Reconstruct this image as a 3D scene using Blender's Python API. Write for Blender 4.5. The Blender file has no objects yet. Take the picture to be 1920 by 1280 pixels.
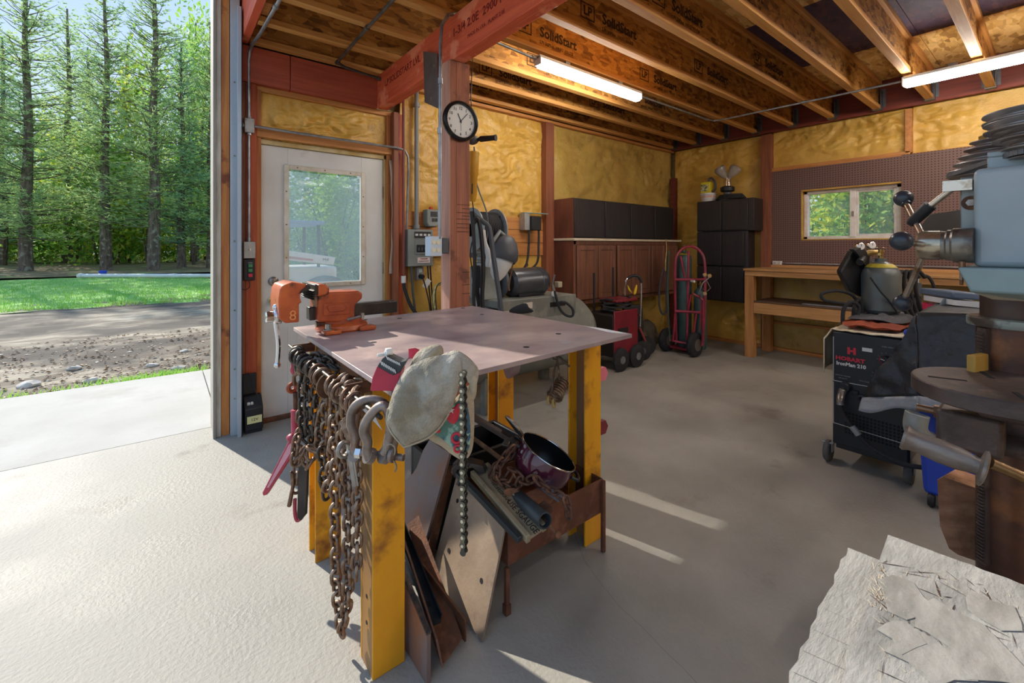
import bpy, math, random
from mathutils import Vector, Matrix, noise, Euler
random.seed(7)
SC = bpy.context.scene
COL = SC.collection
H, F, HY = 1.28, 820.0, 463.0
AC, AS = math.cos(math.radians(51.5)), math.sin(math.radians(51.5))

# ---------------------------------------------------------------- camera, sky, sun, exposure
cam_d = bpy.data.cameras.new('camera'); cam = bpy.data.objects.new('camera', cam_d); COL.objects.link(cam)
cam.location = (0, 0, H); cam.rotation_euler = (math.pi/2, 0, math.radians(-38.5))
cam_d.sensor_width = 36; cam_d.lens = 36*F/1920; cam_d.shift_y = -(640-HY)/1920; cam_d.clip_start = .05; cam_d.clip_end = 300
SC.camera = cam
SC.view_settings.view_transform = 'Standard'; SC.view_settings.look = 'None'
SC.view_settings.gamma = 1; SC.view_settings.use_curve_mapping = False
SC.view_settings.exposure = EXPOSURE = 0.38
w = bpy.data.worlds.new('sky'); SC.world = w; w.use_nodes = True
nt = w.node_tree; nt.nodes.clear()
tc = nt.nodes.new('ShaderNodeTexCoord'); sx = nt.nodes.new('ShaderNodeSeparateXYZ'); rp = nt.nodes.new('ShaderNodeValToRGB')
bg = nt.nodes.new('ShaderNodeBackground'); wo = nt.nodes.new('ShaderNodeOutputWorld')
rp.color_ramp.elements[0].position = 0; rp.color_ramp.elements[0].color = (.72, .84, .97, 1)
rp.color_ramp.elements[1].position = .7; rp.color_ramp.elements[1].color = (.28, .50, .86, 1)
nt.links.new(tc.outputs['Generated'], sx.inputs[0]); nt.links.new(sx.outputs['Z'], rp.inputs[0])
nt.links.new(rp.outputs[0], bg.inputs[0]); nt.links.new(bg.outputs[0], wo.inputs[0]); bg.inputs[1].default_value = 0.95
SUN_AZ = Vector((.28, -.96)); SUN_EL = math.radians(33.5)
sd = bpy.data.lights.new('sun', 'SUN'); sun = bpy.data.objects.new('sun', sd); COL.objects.link(sun)
sd.energy = 5.2; sd.angle = math.radians(.6); sd.color = (1, .93, .82)
sun.rotation_euler = Vector((SUN_AZ.x*math.cos(SUN_EL), SUN_AZ.y*math.cos(SUN_EL), -math.sin(SUN_EL))).to_track_quat('-Z', 'Y').to_euler()
TUBE_POWER = 38.0

# ---------------------------------------------------------------- helpers
V = Vector
def at(px, py, t):
    """World point at depth t (metres along the view axis) under a surveyed photo point."""
    u, v = (px-960)/F, (HY-py)/F
    return V(((AC+u*AS)*t, (AS-u*AC)*t, H+v*t))
def sr(h):
    h = h.lstrip('#'); o = []
    for i in (0, 2, 4):
        c = int(h[i:i+2], 16)/255
        o.append(c/12.92 if c <= .04045 else ((c+.055)/1.055)**2.4)
    return (*o, 1)
class MB:
    def __init__(s): s.v = []; s.f = []
    def add(s, vs, fs):
        n = len(s.v); s.v += [V(p) for p in vs]; s.f += [tuple(i+n for i in f) for f in fs]; return s
    def box(s, a, b):
        x0, y0, z0 = a; x1, y1, z1 = b
        if x0 > x1: x0, x1 = x1, x0
        if y0 > y1: y0, y1 = y1, y0
        if z0 > z1: z0, z1 = z1, z0
        return s.add([(x0,y0,z0),(x1,y0,z0),(x1,y1,z0),(x0,y1,z0),(x0,y0,z1),(x1,y0,z1),(x1,y1,z1),(x0,y1,z1)],
                     [(0,3,2,1),(4,5,6,7),(0,1,5,4),(1,2,6,5),(2,3,7,6),(3,0,4,7)])
    def cbox(s, c, sz, R=None):
        n = len(s.v); hx, hy, hz = sz[0]/2, sz[1]/2, sz[2]/2
        s.box((-hx,-hy,-hz), (hx,hy,hz)); R = R or Matrix.Identity(3)
        for i in range(n, len(s.v)): s.v[i] = V(c)+R@s.v[i]
        return s
    def bar(s, p, q, w, h, up=(0,0,1)):
        p, q = V(p), V(q); d = (q-p).normalized(); r = d.cross(V(up))
        if r.length < 1e-4: r = d.cross(V((1,0,0)))
        r.normalize(); u = r.cross(d)
        return s.add([p+r*a*w/2+u*b*h/2 for a, b in ((-1,-1),(1,-1),(1,1),(-1,1))]+[q+r*a*w/2+u*b*h/2 for a, b in ((-1,-1),(1,-1),(1,1),(-1,1))],
                     [(0,1,2,3),(7,6,5,4),(0,4,5,1),(1,5,6,2),(2,6,7,3),(3,7,4,0)])
    def tube(s, pts, r, n=10, closed=False, caps=True):
        pts = [V(p) for p in pts]; m = len(pts); rs = r if isinstance(r, (list, tuple)) else [r]*m
        N = len(s.v); prev = None
        for i, p in enumerate(pts):
            if closed: d = pts[(i+1) % m]-pts[i-1]
            else: d = pts[min(i+1, m-1)]-pts[max(i-1, 0)]
            if d.length < 1e-9: d = V((0,0,1))
            d.normalize()
            if prev is None:
                a = V((0,0,1)) if abs(d.z) < .9 else V((1,0,0)); u = d.cross(a).normalized()
            else:
                u = prev-d*prev.dot(d)
                u = u.normalized() if u.length > 1e-6 else d.cross(V((0,0,1))).normalized()
            prev = u; w_ = d.cross(u)
            for k in range(n):
                a = 2*math.pi*k/n; s.v.append(p+(u*math.cos(a)+w_*math.sin(a))*rs[i])
        for i in range(m if closed else m-1):
            j = (i+1) % m
            for k in range(n):
                s.f.append((N+i*n+k, N+i*n+(k+1) % n, N+j*n+(k+1) % n, N+j*n+k))
        if caps and not closed:
            s.f.append(tuple(N+k for k in range(n))[::-1]); s.f.append(tuple(N+(m-1)*n+k for k in range(n)))
        return s
    def cyl(s, p, q, r, n=20, r2=None): return s.tube([p, q], [r, r if r2 is None else r2], n)
    def lathe(s, c, prof, axis=(0,0,1), n=28, cap=True):
        """prof: (radius, distance along axis)"""
        ax = V(axis).normalized(); a = V((0,0,1)) if abs(ax.z) < .9 else V((1,0,0)); u = ax.cross(a).normalized(); w_ = ax.cross(u)
        N = len(s.v); c = V(c); m = len(prof)
        for r, h in prof:
            for k in range(n):
                t = 2*math.pi*k/n; s.v.append(c+ax*h+(u*math.cos(t)+w_*math.sin(t))*r)
        for i in range(m-1):
            for k in range(n): s.f.append((N+i*n+k, N+i*n+(k+1) % n, N+(i+1)*n+(k+1) % n, N+(i+1)*n+k))
        if cap:
            s.f.append(tuple(N+k for k in range(n))[::-1]); s.f.append(tuple(N+(m-1)*n+k for k in range(n)))
        return s
    def ball(s, c, r, n=16, sc=(1,1,1)):
        N = len(s.v); c = V(c)
        k = n//2
        s.v.append(c-V((0,0,r*sc[2])))
        for i in range(1, k):
            ph = -math.pi/2+math.pi*i/k
            for j in range(n):
                th = 2*math.pi*j/n; s.v.append(c+V((r*sc[0]*math.cos(ph)*math.cos(th), r*sc[1]*math.cos(ph)*math.sin(th), r*sc[2]*math.sin(ph))))
        s.v.append(c+V((0,0,r*sc[2]))); top = len(s.v)-1
        for j in range(n): s.f.append((N, N+1+(j+1) % n, N+1+j))
        for i in range(k-2):
            for j in range(n):
                a = N+1+i*n; s.f.append((a+j, a+(j+1) % n, a+n+(j+1) % n, a+n+j))
        a = N+1+(k-2)*n
        for j in range(n): s.f.append((a+j, a+(j+1) % n, top))
        return s
    def prism(s, pts, ext):
        """closed polygon (3-D points) extruded by the vector ext"""
        pts = [V(p) for p in pts]; n = len(pts); e = V(ext)
        nrm = V((0,0,0))
        for i in range(n): nrm += pts[i].cross(pts[(i+1) % n])
        if nrm.dot(e) > 0: pts = pts[::-1]
        N = len(s.v); s.v += pts+[p+e for p in pts]
        s.f.append(tuple(N+i for i in range(n))); s.f.append(tuple(N+n+i for i in range(n))[::-1])
        for i in range(n):
            j = (i+1) % n; s.f.append((N+j, N+i, N+n+i, N+n+j))
        return s
    def ring(s, c, R, r, axis=(0,0,1), n=24, m=8):
        ax = V(axis).normalized(); a = V((0,0,1)) if abs(ax.z) < .9 else V((1,0,0)); u = ax.cross(a).normalized(); w_ = ax.cross(u)
        return s.tube([V(c)+(u*math.cos(2*math.pi*i/n)+w_*math.sin(2*math.pi*i/n))*R for i in range(n)], r, m, closed=True)
    def grid(s, fn, nu, nv):
        N = len(s.v)
        for j in range(nv+1):
            for i in range(nu+1): s.v.append(V(fn(i/nu, j/nv)))
        for j in range(nv):
            for i in range(nu):
                a = N+j*(nu+1)+i; s.f.append((a, a+1, a+nu+2, a+nu+1))
        return s
    def puff(s, outline, nrm, T, rings=7, amp=.004, seed=0, sub=3):
        """soft cushion-like body: closed outline, thickness T each side"""
        pts = []
        o = [V(p) for p in outline]; n0 = len(o)
        for i in range(n0):
            for k in range(sub):
                t = k/sub; p0, p1, p2, p3 = o[i-1], o[i], o[(i+1) % n0], o[(i+2) % n0]
                pts.append(.5*((2*p1)+(p2-p0)*t+(2*p0-5*p1+4*p2-p3)*t*t+(3*p1-p0-3*p2+p3)*t*t*t))
        c = sum(pts, V((0,0,0)))/len(pts); nrm = V(nrm).normalized(); n = len(pts)
        for sg in (1, -1):
            N = len(s.v); s.v.append(c+nrm*T*sg)
            for k in range(1, rings+1):
                f = k/rings; h = T*math.sqrt(max(0, 1-f*f))
                for p in pts:
                    q = c+(p-c)*f; w_ = (noise.noise(q*34+V((seed,0,0)))+1.4*noise.noise(V((q.x*22,q.y*22,q.z*9))+V((seed,3,0)))+.5*abs(noise.noise(q*60)))*amp*(1.2-f*.5)
                    s.v.append(q+nrm*(sg*h+w_))
            for j in range(n):
                a, b = N+1+j, N+1+(j+1) % n
                s.f.append((N, a, b) if sg > 0 else (N, b, a))
                for k in range(rings-1):
                    a0, b0 = N+1+k*n+j, N+1+k*n+(j+1) % n
                    s.f.append((a0, a0+n, b0+n, b0) if sg > 0 else (a0, b0, b0+n, a0+n))
        return s
    def mesh(s, name):
        me = bpy.data.meshes.new(name); me.from_pydata([tuple(p) for p in s.v], [], s.f); me.validate(); me.update(); return me
def part(name, mb, mt, parent=None, bevel=0, smooth=True, ang=35, kind=None, solid=0, me=None, label=None, seg=2):
    me = me or mb.mesh(name)
    if mt is not None and not me.materials: me.materials.append(mt)
    o = bpy.data.objects.new(name, me); COL.objects.link(o)
    if smooth:
        me.shade_smooth()
        try: me.set_sharp_from_angle(angle=math.radians(ang))
        except Exception: pass
    if solid:
        m = o.modifiers.new('solid', 'SOLIDIFY'); m.thickness = solid; m.offset = 0
    if bevel:
        m = o.modifiers.new('bevel', 'BEVEL'); m.width = bevel; m.segments = seg; m.limit_method = 'ANGLE'; m.angle_limit = math.radians(40)
    if parent is not None: adopt(o, parent)
    if kind: o['kind'] = kind
    if label: o['label'] = label
    return o
def wloc(o):
    p = V((0,0,0))
    while o: p += o.location; o = o.parent
    return p
BASE = {}
def adopt(o, parent):
    o.parent = parent; b = BASE.get(parent.name, V((0,0,0)))
    o.matrix_parent_inverse = Matrix.Translation(-b)
def thing(name, label, cat, loc, group=None):
    o = bpy.data.objects.new(name, None); COL.objects.link(o); o.location = loc; o.empty_display_size = .1
    BASE[o.name] = V(loc); tag(o, label, cat, group); return o
def tag(o, label, cat, group=None):
    o['label'] = label; o['category'] = cat
    if group: o['group'] = group
    return o
def struct(o): o['kind'] = 'structure'; return o
def inst(name, me, M, parent):
    o = bpy.data.objects.new(name, me); COL.objects.link(o)
    if parent is not None: adopt(o, parent)
    o.matrix_basis = M; return o
def text(s, size, org, xd, yd, mt, parent, name='lettering', align='CENTER', ext=.0006, sx=1.0, bold=0):
    cu = bpy.data.curves.new('t', 'FONT'); cu.body = s; cu.size = size; cu.align_x = align; cu.align_y = 'CENTER'; cu.extrude = ext
    cu.offset = bold; cu.resolution_u = 2
    to = bpy.data.objects.new('t', cu); COL.objects.link(to)
    dg = bpy.context.evaluated_depsgraph_get(); me = bpy.data.meshes.new_from_object(to.evaluated_get(dg)); bpy.data.objects.remove(to)
    xd, yd = V(xd).normalized(), V(yd).normalized(); zd = xd.cross(yd)
    M = Matrix(((xd.x*sx,yd.x,zd.x,org[0]),(xd.y*sx,yd.y,zd.y,org[1]),(xd.z*sx,yd.z,zd.z,org[2]),(0,0,0,1)))
    me.transform(M); me.materials.clear(); me.materials.append(mt)
    o = bpy.data.objects.new(name, me); COL.objects.link(o)
    if parent is not None: adopt(o, parent)
    return o
def smooth_path(pts, k=6):
    o = [V(p) for p in pts]; r = []
    for i in range(len(o)-1):
        p0 = o[max(i-1, 0)]; p1 = o[i]; p2 = o[i+1]; p3 = o[min(i+2, len(o)-1)]
        for j in range(k):
            t = j/k; r.append(.5*((2*p1)+(p2-p0)*t+(2*p0-5*p1+4*p2-p3)*t*t+(3*p1-p0-3*p2+p3)*t*t*t))
    r.append(o[-1]); return r
def hose(pts, r, k=6, n=8): return MB().tube(smooth_path(pts, k), r, n)

# ---------------------------------------------------------------- materials
MC = {}
def mat(name, c1, c2=None, rough=.6, metal=0, ns=6, st=(1,1,1), lo=.35, hi=.65, bump=0, bs=40, bst=None, c3=None, s3=3, lo3=.55, hi3=.62, det=6, alpha=None, emis=None, es=0, transl=0, coat=0, rough2=None, spec=.5, dist=0.0):
    if name in MC: return MC[name]
    m = bpy.data.materials.new(name); m.use_nodes = True; nt = m.node_tree; b = nt.nodes['Principled BSDF']
    L = nt.links.new; N = nt.nodes.new
    b.inputs['Base Color'].default_value = sr(c1); b.inputs['Roughness'].default_value = rough; b.inputs['Metallic'].default_value = metal
    b.inputs['Specular IOR Level'].default_value = spec
    if coat: b.inputs['Coat Weight'].default_value = coat
    tc = N('ShaderNodeTexCoord')
    def mp(stv):
        x = N('ShaderNodeMapping'); x.inputs['Scale'].default_value = stv; L(tc.outputs['Object'], x.inputs['Vector']); return x.outputs[0]
    def nz(sc, stv, d=det, di=0.0):
        x = N('ShaderNodeTexNoise'); x.inputs['Scale'].default_value = sc; x.inputs['Detail'].default_value = d; x.inputs['Distortion'].default_value = di
        x.inputs['Roughness'].default_value = .6; L(mp(stv), x.inputs['Vector']); return x.outputs['Fac']
    col = None
    if c2:
        r = N('ShaderNodeValToRGB'); r.color_ramp.elements[0].position = lo; r.color_ramp.elements[1].position = hi
        r.color_ramp.elements[0].color = sr(c1); r.color_ramp.elements[1].color = sr(c2)
        f = nz(ns, st, det, dist); L(f, r.inputs[0]); col = r.outputs[0]
        if rough2 is not None:
            mr = N('ShaderNodeMapRange'); mr.inputs[1].default_value = lo; mr.inputs[2].default_value = hi; mr.inputs[3].default_value = rough; mr.inputs[4].default_value = rough2
            L(f, mr.inputs[0]); L(mr.outputs[0], b.inputs['Roughness'])
    if c3:
        r3 = N('ShaderNodeValToRGB'); r3.color_ramp.elements[0].position = lo3; r3.color_ramp.elements[1].position = hi3
        r3.color_ramp.elements[0].color = (0,0,0,1); r3.color_ramp.elements[1].color = (1,1,1,1); L(nz(s3, (1,1,1), 8), r3.inputs[0])
        mx = N('ShaderNodeMix'); mx.data_type = 'RGBA'; L(r3.outputs[0], mx.inputs['Factor'])
        if col: L(col, mx.inputs['A'])
        else: mx.inputs['A'].default_value = sr(c1)
        mx.inputs['B'].default_value = sr(c3); col = mx.outputs['Result']
    if col: L(col, b.inputs['Base Color'])
    if bump:
        bp = N('ShaderNodeBump'); bp.inputs['Strength'].default_value = bump; bp.inputs['Distance'].default_value = .01
        L(nz(bs, bst or (1,1,1), 5), bp.inputs['Height']); L(bp.outputs[0], b.inputs['Normal'])
    if emis:
        b.inputs['Emission Color'].default_value = sr(emis); b.inputs['Emission Strength'].default_value = es
    if alpha is not None:
        tr = N('ShaderNodeBsdfTransparent'); ms = N('ShaderNodeMixShader'); ms.inputs[0].default_value = alpha
        L(tr.outputs[0], ms.inputs[1]); L(b.outputs[0], ms.inputs[2]); L(ms.outputs[0], nt.nodes['Material Output'].inputs[0])
    if transl:
        tl = N('ShaderNodeBsdfTranslucent'); ms = N('ShaderNodeMixShader'); ms.inputs[0].default_value = transl
        if col: L(col, tl.inputs[0])
        else: tl.inputs[0].default_value = sr(c1)
        L(b.outputs[0], ms.inputs[1]); L(tl.outputs[0], ms.inputs[2]); L(ms.outputs[0], nt.nodes['Material Output'].inputs[0])
    MC[name] = m; return m
def osb(name, base, flakes, sc=14, st=(1,1,1), rough=.7):
    """strand board: stretched voronoi flakes, two layers, each flake its own tone"""
    if name in MC: return MC[name]
    m = bpy.data.materials.new(name); m.use_nodes = True; nt = m.node_tree; b = nt.nodes['Principled BSDF']; L = nt.links.new; N = nt.nodes.new
    tc = N('ShaderNodeTexCoord'); outs = []
    for k, (rz, s2) in enumerate((((.4,.5,.5), 1.0), ((-.7,-.6,-.9), 1.4))):
        mp = N('ShaderNodeMapping'); mp.inputs['Rotation'].default_value = rz; mp.inputs['Scale'].default_value = (sc*s2*st[0], sc*s2*2.6*st[1], sc*s2*2.6*st[2])
        L(tc.outputs['Object'], mp.inputs['Vector']); v = N('ShaderNodeTexVoronoi'); v.feature = 'F1'; v.inputs['Scale'].default_value = 1
        L(mp.outputs[0], v.inputs['Vector']); outs.append(v)
    sp = N('ShaderNodeSeparateColor'); L(outs[0].outputs['Color'], sp.inputs[0]); sp2 = N('ShaderNodeSeparateColor'); L(outs[1].outputs['Color'], sp2.inputs[0])
    mx = N('ShaderNodeMath'); mx.operation = 'ADD'; L(sp.outputs[0], mx.inputs[0]); L(sp2.outputs[1], mx.inputs[1])
    hf = N('ShaderNodeMath'); hf.operation = 'MULTIPLY'; hf.inputs[1].default_value = .5; L(mx.outputs[0], hf.inputs[0])
    r = N('ShaderNodeValToRGB'); e = r.color_ramp.elements; e[0].position = .1; e[0].color = sr(flakes[0]); e[1].position = .9; e[1].color = sr(flakes[-1])
    for i, c in enumerate(flakes[1:-1]): q = e.new(.1+.8*(i+1)/(len(flakes)-1)); q.color = sr(c)
    L(hf.outputs[0], r.inputs[0]); L(r.outputs[0], b.inputs['Base Color']); b.inputs['Roughness'].default_value = rough
    bp = N('ShaderNodeBump'); bp.inputs['Strength'].default_value = .35; bp.inputs['Distance'].default_value = .006; L(hf.outputs[0], bp.inputs['Height']); L(bp.outputs[0], b.inputs['Normal'])
    MC[name] = m; return m
def wood(name, c1, c2, ax='z', rough=.6, c3=None, fine=1.0, bump=.15):
    st = {'x': (.9, 14, 14), 'y': (14, .9, 14), 'z': (14, 14, .9)}[ax]
    return mat(name, c1, c2, rough=rough, ns=2.2*fine, st=st, lo=.32, hi=.68, bump=bump, bs=5*fine, bst=tuple(3*k for k in st), c3=c3, s3=4, dist=.5)
# shared materials
M_conc = mat('concrete', '#a7a398', '#88847b', rough=.75, ns=1.6, lo=.3, hi=.72, bump=.35, bs=60, c3='#6f665c', s3=2.3, lo3=.60, hi3=.78, rough2=.5)
M_drive = mat('broom_concrete', '#c2beb6', '#aeaaa0', rough=.85, ns=1.1, lo=.3, hi=.7, bump=.5, bs=26, bst=(1, 5, 1), c3='#a7a194', s3=1.3, lo3=.55, hi3=.75)
M_seam = mat('seam', '#5c574f', rough=.9)
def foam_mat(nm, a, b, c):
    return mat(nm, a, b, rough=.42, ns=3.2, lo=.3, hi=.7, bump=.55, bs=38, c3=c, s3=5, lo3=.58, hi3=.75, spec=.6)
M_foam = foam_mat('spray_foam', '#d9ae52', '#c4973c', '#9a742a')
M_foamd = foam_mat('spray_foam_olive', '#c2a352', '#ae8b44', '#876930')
M_fir = wood('fir', '#c98c4c', '#a96a33', 'x'); M_firy = wood('fir_y', '#c98c4c', '#a96a33', 'y'); M_firz = wood('fir_z', '#bd7a3c', '#8f4f26', 'z')
M_flange = wood('joist_flange', '#d39c55', '#b57a3a', 'x')
M_post = wood('post_wood', '#ad6a4a', '#8a4e36', 'z', c3='#73412e'); M_postp = wood('post_edge', '#cf9d86', '#b07862', 'z')
M_stud = wood('stud_brown', '#96593a', '#77432c', 'z')
M_orange = wood('jamb_wood', '#b9552a', '#8f3f1f', 'z'); M_jamb = wood('outer_jamb', '#d08a44', '#a65f2b', 'z', c3='#7d3f22')
M_red = wood('lvl_red_y', '#e26a44', '#c44e30', 'y', bump=.1, c3='#ec8a66'); M_redx = wood('lvl_red_x', '#bb5a3e', '#9a4630', 'x', bump=.1); M_reddk = wood('rim_red', '#7f3322', '#5f2519', 'y', bump=.1)
M_web = osb('joist_web', '#a06a2a', ['#6b4319', '#9a6628', '#b57c35', '#c99346', '#87541f'], sc=9)
M_deck = osb('deck_osb', '#c09850', ['#9a7238', '#c89c54', '#dcb46a', '#ecca86', '#b58a46'], sc=7)
M_deckp = osb('deck_osb_purple', '#3c2a44', ['#2a1f33', '#46324c', '#3a2a42', '#5c4048', '#302238'], sc=7)
M_galv = mat('galvanised', '#a9adb0', '#8b8f93', rough=.38, metal=.75, ns=12, lo=.4, hi=.6)
M_track = mat('track_steel', '#b9c4cb', '#a3afb8', rough=.45, metal=.35, ns=3, st=(1,1,.2))
M_ink = mat('stamp_ink', '#3b2412', rough=.8); M_inkred = mat('stamp_ink_red', '#7a1f16', rough=.8)
M_black = mat('black_plastic', '#1b1c1f', rough=.5); M_rubber = mat('rubber', '#1d1d1f', '#2a2a2c', rough=.8, ns=20)
M_white = mat('white_paint', '#dcdcd8', '#cfcdc6', rough=.5, ns=3); M_chrome = mat('chrome', '#d8d8d8', rough=.15, metal=1)
M_steel = mat('bare_steel', '#a7a29b', '#7d766d', rough=.35, metal=.8, ns=9, c3='#6d4c38', s3=6, lo3=.6, hi3=.75)
M_rust = mat('rusty_steel', '#7d5238', '#54382a', rough=.7, metal=.35, ns=7, c3='#9a6a48', s3=9, lo3=.52, hi3=.68, bump=.3, bs=60)
M_chain = mat('chain_steel', '#8d6f58', '#5b4435', rough=.45, metal=.6, ns=16, c3='#a5907c', s3=22, lo3=.5, hi3=.65, bump=.2, bs=90)
M_chaind = mat('chain_dark', '#5d5349', '#3d342d', rough=.4, metal=.65, ns=16, c3='#857a6d', s3=22, lo3=.55, hi3=.7, bump=.2, bs=90)
M_yel = mat('yellow_paint', '#eba61e', '#d4901a', rough=.5, ns=3, st=(1,1,.3), c3='#8a5220', s3=7, lo3=.52, hi3=.7, bump=.1, bs=50, spec=.4)

# ---------------------------------------------------------------- floor and ground
bx = lambda a, b: MB().box(a, b)
fl = struct(part('floor', MB().box((.27, -4.2, -.15), (6.1, 3.765, 0)).box((-7, -6, -.15), (.27, 3.765, 0)), M_conc))
# long wandering crack
cr = smooth_path([(1.05,.1,0),(1.2,.55,0),(1.27,.95,0),(1.34,1.2,0),(1.5,1.45,0)], 10)
part('crack', MB().tube([p+V((noise.noise(p*9)*.01, noise.noise(p*7+V((5,0,0)))*.01, -.0006)) for p in cr], .0011, 4), M_seam, fl)
wk = struct(part('walkway', bx((-9, 3.775, -.15), (.308, 5.57, -.001)), M_drive))
w2 = struct(part('walkway', bx((.316, 3.775, -.15), (2.4, 5.57, -.001)), M_drive))
sb = struct(part('ground_base', bx((-40, -20, -.3), (60, 70, -.07)), mat('dirt_dark', '#6e5f50', rough=.95)))
def gz(x, y):
    k = min(1, max(0, (y-5.6)/1.5)); return -.04+k*(.05*noise.noise(V((x*.35, y*.35, 0)))+.025*noise.noise(V((x*2, y*2, 3)))+.03*noise.noise(V((x*.8, y*2.6, 7))))+.004*max(0, y-14)
M_soil = mat('soil', '#b5a892', '#716555', rough=.95, ns=1.3, st=(1, 3.2, 1), lo=.38, hi=.6, bump=1.0, bs=9, bst=(1,3,1), c3='#554c43', s3=.5, lo3=.42, hi3=.55, det=10, dist=.6)
struct(part('ground_soil', MB().grid(lambda u, v: (-7+22*u, 5.5+9*v, gz(-7+22*u, 5.5+9*v)), 170, 100), M_soil, ang=180))
M_grass = mat('lawn', '#76a850', '#9cc866', rough=.9, ns=1.1, lo=.35, hi=.65, bump=.8, bs=16, c3='#a2a860', s3=1.4, lo3=.56, hi3=.72)
struct(part('ground_lawn', MB().grid(lambda u, v: (-14+34*u, 13.2+12*v+.5*noise.noise(V((u*34*.4, 0, 0))), gz(-14+34*u, 13.2+12*v)+.03*v+.0), 60, 30), M_grass, ang=180))
M_duff = mat('pine_duff', '#8a7452', '#6b5a3c', rough=.95, ns=2.4, c3='#7d8a45', s3=.9, lo3=.52, hi3=.62, bump=.8, bs=9)
struct(part('ground_forest', MB().grid(lambda u, v: (-30+80*u, 24.6+40*v, .12+.1*noise.noise(V((u*20, v*12, 0)))+.4*v), 60, 30), M_duff, ang=180))
# grass blades: stuff
mb = MB()
for i in range(14000):
    x = random.uniform(-7, 4); y = 13.3+10.5*random.random()**1.4; z = gz(x, y); h = random.uniform(.04, .11); a = random.random()*6.3; l = V((random.uniform(-.04,.04), random.uniform(-.04,.04), h))
    d = V((math.cos(a), math.sin(a), 0))*.012; p = V((x, y, z)); mb.add([p-d, p+d, p+l], [(0,1,2)])
tag(part('grass_blades', mb, mat('grass_blade', '#7fb84e', '#a6d068', rough=.7, ns=.7, transl=.4), smooth=False, kind='stuff'), 'short green lawn grass between the bare soil and the pines', 'grass')
# litter on the soil: leaves, chips, tufts of weed
mb = MB(); mb2 = MB()
for i in range(2600):
    x = random.uniform(-3.2, 1.3); y = 5.62+3.2*random.random()**1.6; z = gz(x, y)+.006; s = random.uniform(.008, .03); a = random.random()*6.3
    c, q = math.cos(a)*s, math.sin(a)*s; e = random.uniform(.2, 1.0)*s
    mb.add([(x+c, y+q, z), (x-q*.6, y+c*.6, z+e*.4), (x-c, y-q, z+.003), (x+q*.6, y-c*.6, z+e)], [(0,1,2,3)])
tag(part('leaf_litter', mb, mat('litter', '#b9a48c', '#8f6a48', rough=.8, ns=9, c3='#e3ddd2', s3=11, lo3=.58, hi3=.62), smooth=False, kind='stuff'), 'scattered dry leaves and chips along the walkway edge', 'leaves')
for i in range(900):
    x = random.choice((random.gauss(-.2, .3), random.gauss(.1, .25), random.gauss(-1.4, .5))); y = 5.6+abs(random.gauss(0, .12)); h = random.uniform(.02, .07); p = V((x, y, gz(x, y)-.003)); d = V((.006, .003, 0)); mb2.add([p-d, p+d, p+V((random.uniform(-.03,.03), random.uniform(-.03,.03), h))], [(0,1,2)])
tag(part('weeds', mb2, MC['grass_blade'], smooth=False, kind='stuff'), 'thin green weeds sprouting along the concrete edge', 'weeds')
for i, (x, y, s) in enumerate(((-.55, 5.9, .06), (-.1, 6.3, .05), (.12, 5.95, .055), (-1.0, 6.1, .07), (-.75, 6.6, .05), (.2, 6.9, .045))):
    b = MB().ball((x, y, gz(x, y)+s*.2), s, 10, (1.3, .9, .5)); b.v = [p+V((noise.noise(p*18), noise.noise(p*18+V((3,0,0))), noise.noise(p*18+V((0,7,0)))))*s*.3 for p in b.v]
    tag(part('stone', b, mat('stone', '#cfc9bf', '#a49b8e', rough=.9, ns=14)), 'pale stone half buried in the bare soil by the walkway', 'stone', 'pale stones in the soil')

# ---------------------------------------------------------------- walls
def foam(name, org, ud, vd, nd, W, Hh, mt, parent, seed=0, amp=.035, ridge=1.0, res=.022, droop=.0):
    """sprayed foam between studs, a real lumpy surface; ud along the wall, vd up, nd into the room"""
    org, ud, vd, nd = V(org), V(ud), V(vd), V(nd); nu, nv = max(8, int(W/res)), max(8, int(Hh/res))
    def f(u, v):
        x, y = u*W, v*Hh
        n1 = noise.fractal(V((x*1.8+seed, y*2.6, seed)), 1, 2, 4); n2 = noise.noise(V((x*4+seed, y*16+3*n1, 2)))
        n3 = abs(noise.noise(V((x*9+seed, y*26+4*n1, 9)))); mk = max(0, noise.noise(V((x*1.3+seed*2, y*1.7, 4)))+.25)
        e = min(1, min(x, W-x, y, Hh-y)/.05); e2 = 1-min(1, (Hh-y)/.16)
        h = amp*(.5+.8*n1)+mk*ridge*(.034*n2-.040*n3)+.012*noise.noise(V((x*30, y*30, seed)))*mk+e2*.02*noise.noise(V((x*22, y*6, seed+1)))
        h = h*(.25+.75*e)+(1-e)*.012
        return org+ud*x+vd*y+nd*h
    o = part(name, MB().grid(f, nu, nv), mt, parent, ang=180); return o
X1 = V((1,0,0)); Y1 = V((0,1,0)); Z1 = V((0,0,1))
# wall A (left of the picture's middle, runs along X at y = 3.6)
wl = MB().box((.27, 3.74, 0), (.56, 3.8, 3.2)).box((1.5, 3.74, 0), (6.1, 3.8, 3.2)).box((.56, 3.74, 2.07), (1.5, 3.8, 3.2))
WA = struct(part('wall_left', wl, wood('sheathing', '#a98a52', '#8c6f3e', 'x')))
def st(name, a, b, m, par=None, bev=.003): return part(name, bx(a, b), m, par or WA, bevel=bev)
st('corner_stud', (.42, 3.6, 0), (.452, 3.74, 2.45), M_stud); st('jack_stud', (.452, 3.6, .0), (.522, 3.66, 2.45), M_orange)
st('jack_stud', (.522, 3.615, 0), (.552, 3.74, 2.42), M_firz)
st('stud', (1.54, 3.56, 0), (1.585, 3.74, 2.44), M_stud); st('stud', (1.587, 3.6, 0), (1.638, 3.74, 2.44), M_orange)
st('stud', (1.5, 3.62, 0), (1.538, 3.74, 2.42), M_firz)
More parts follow.
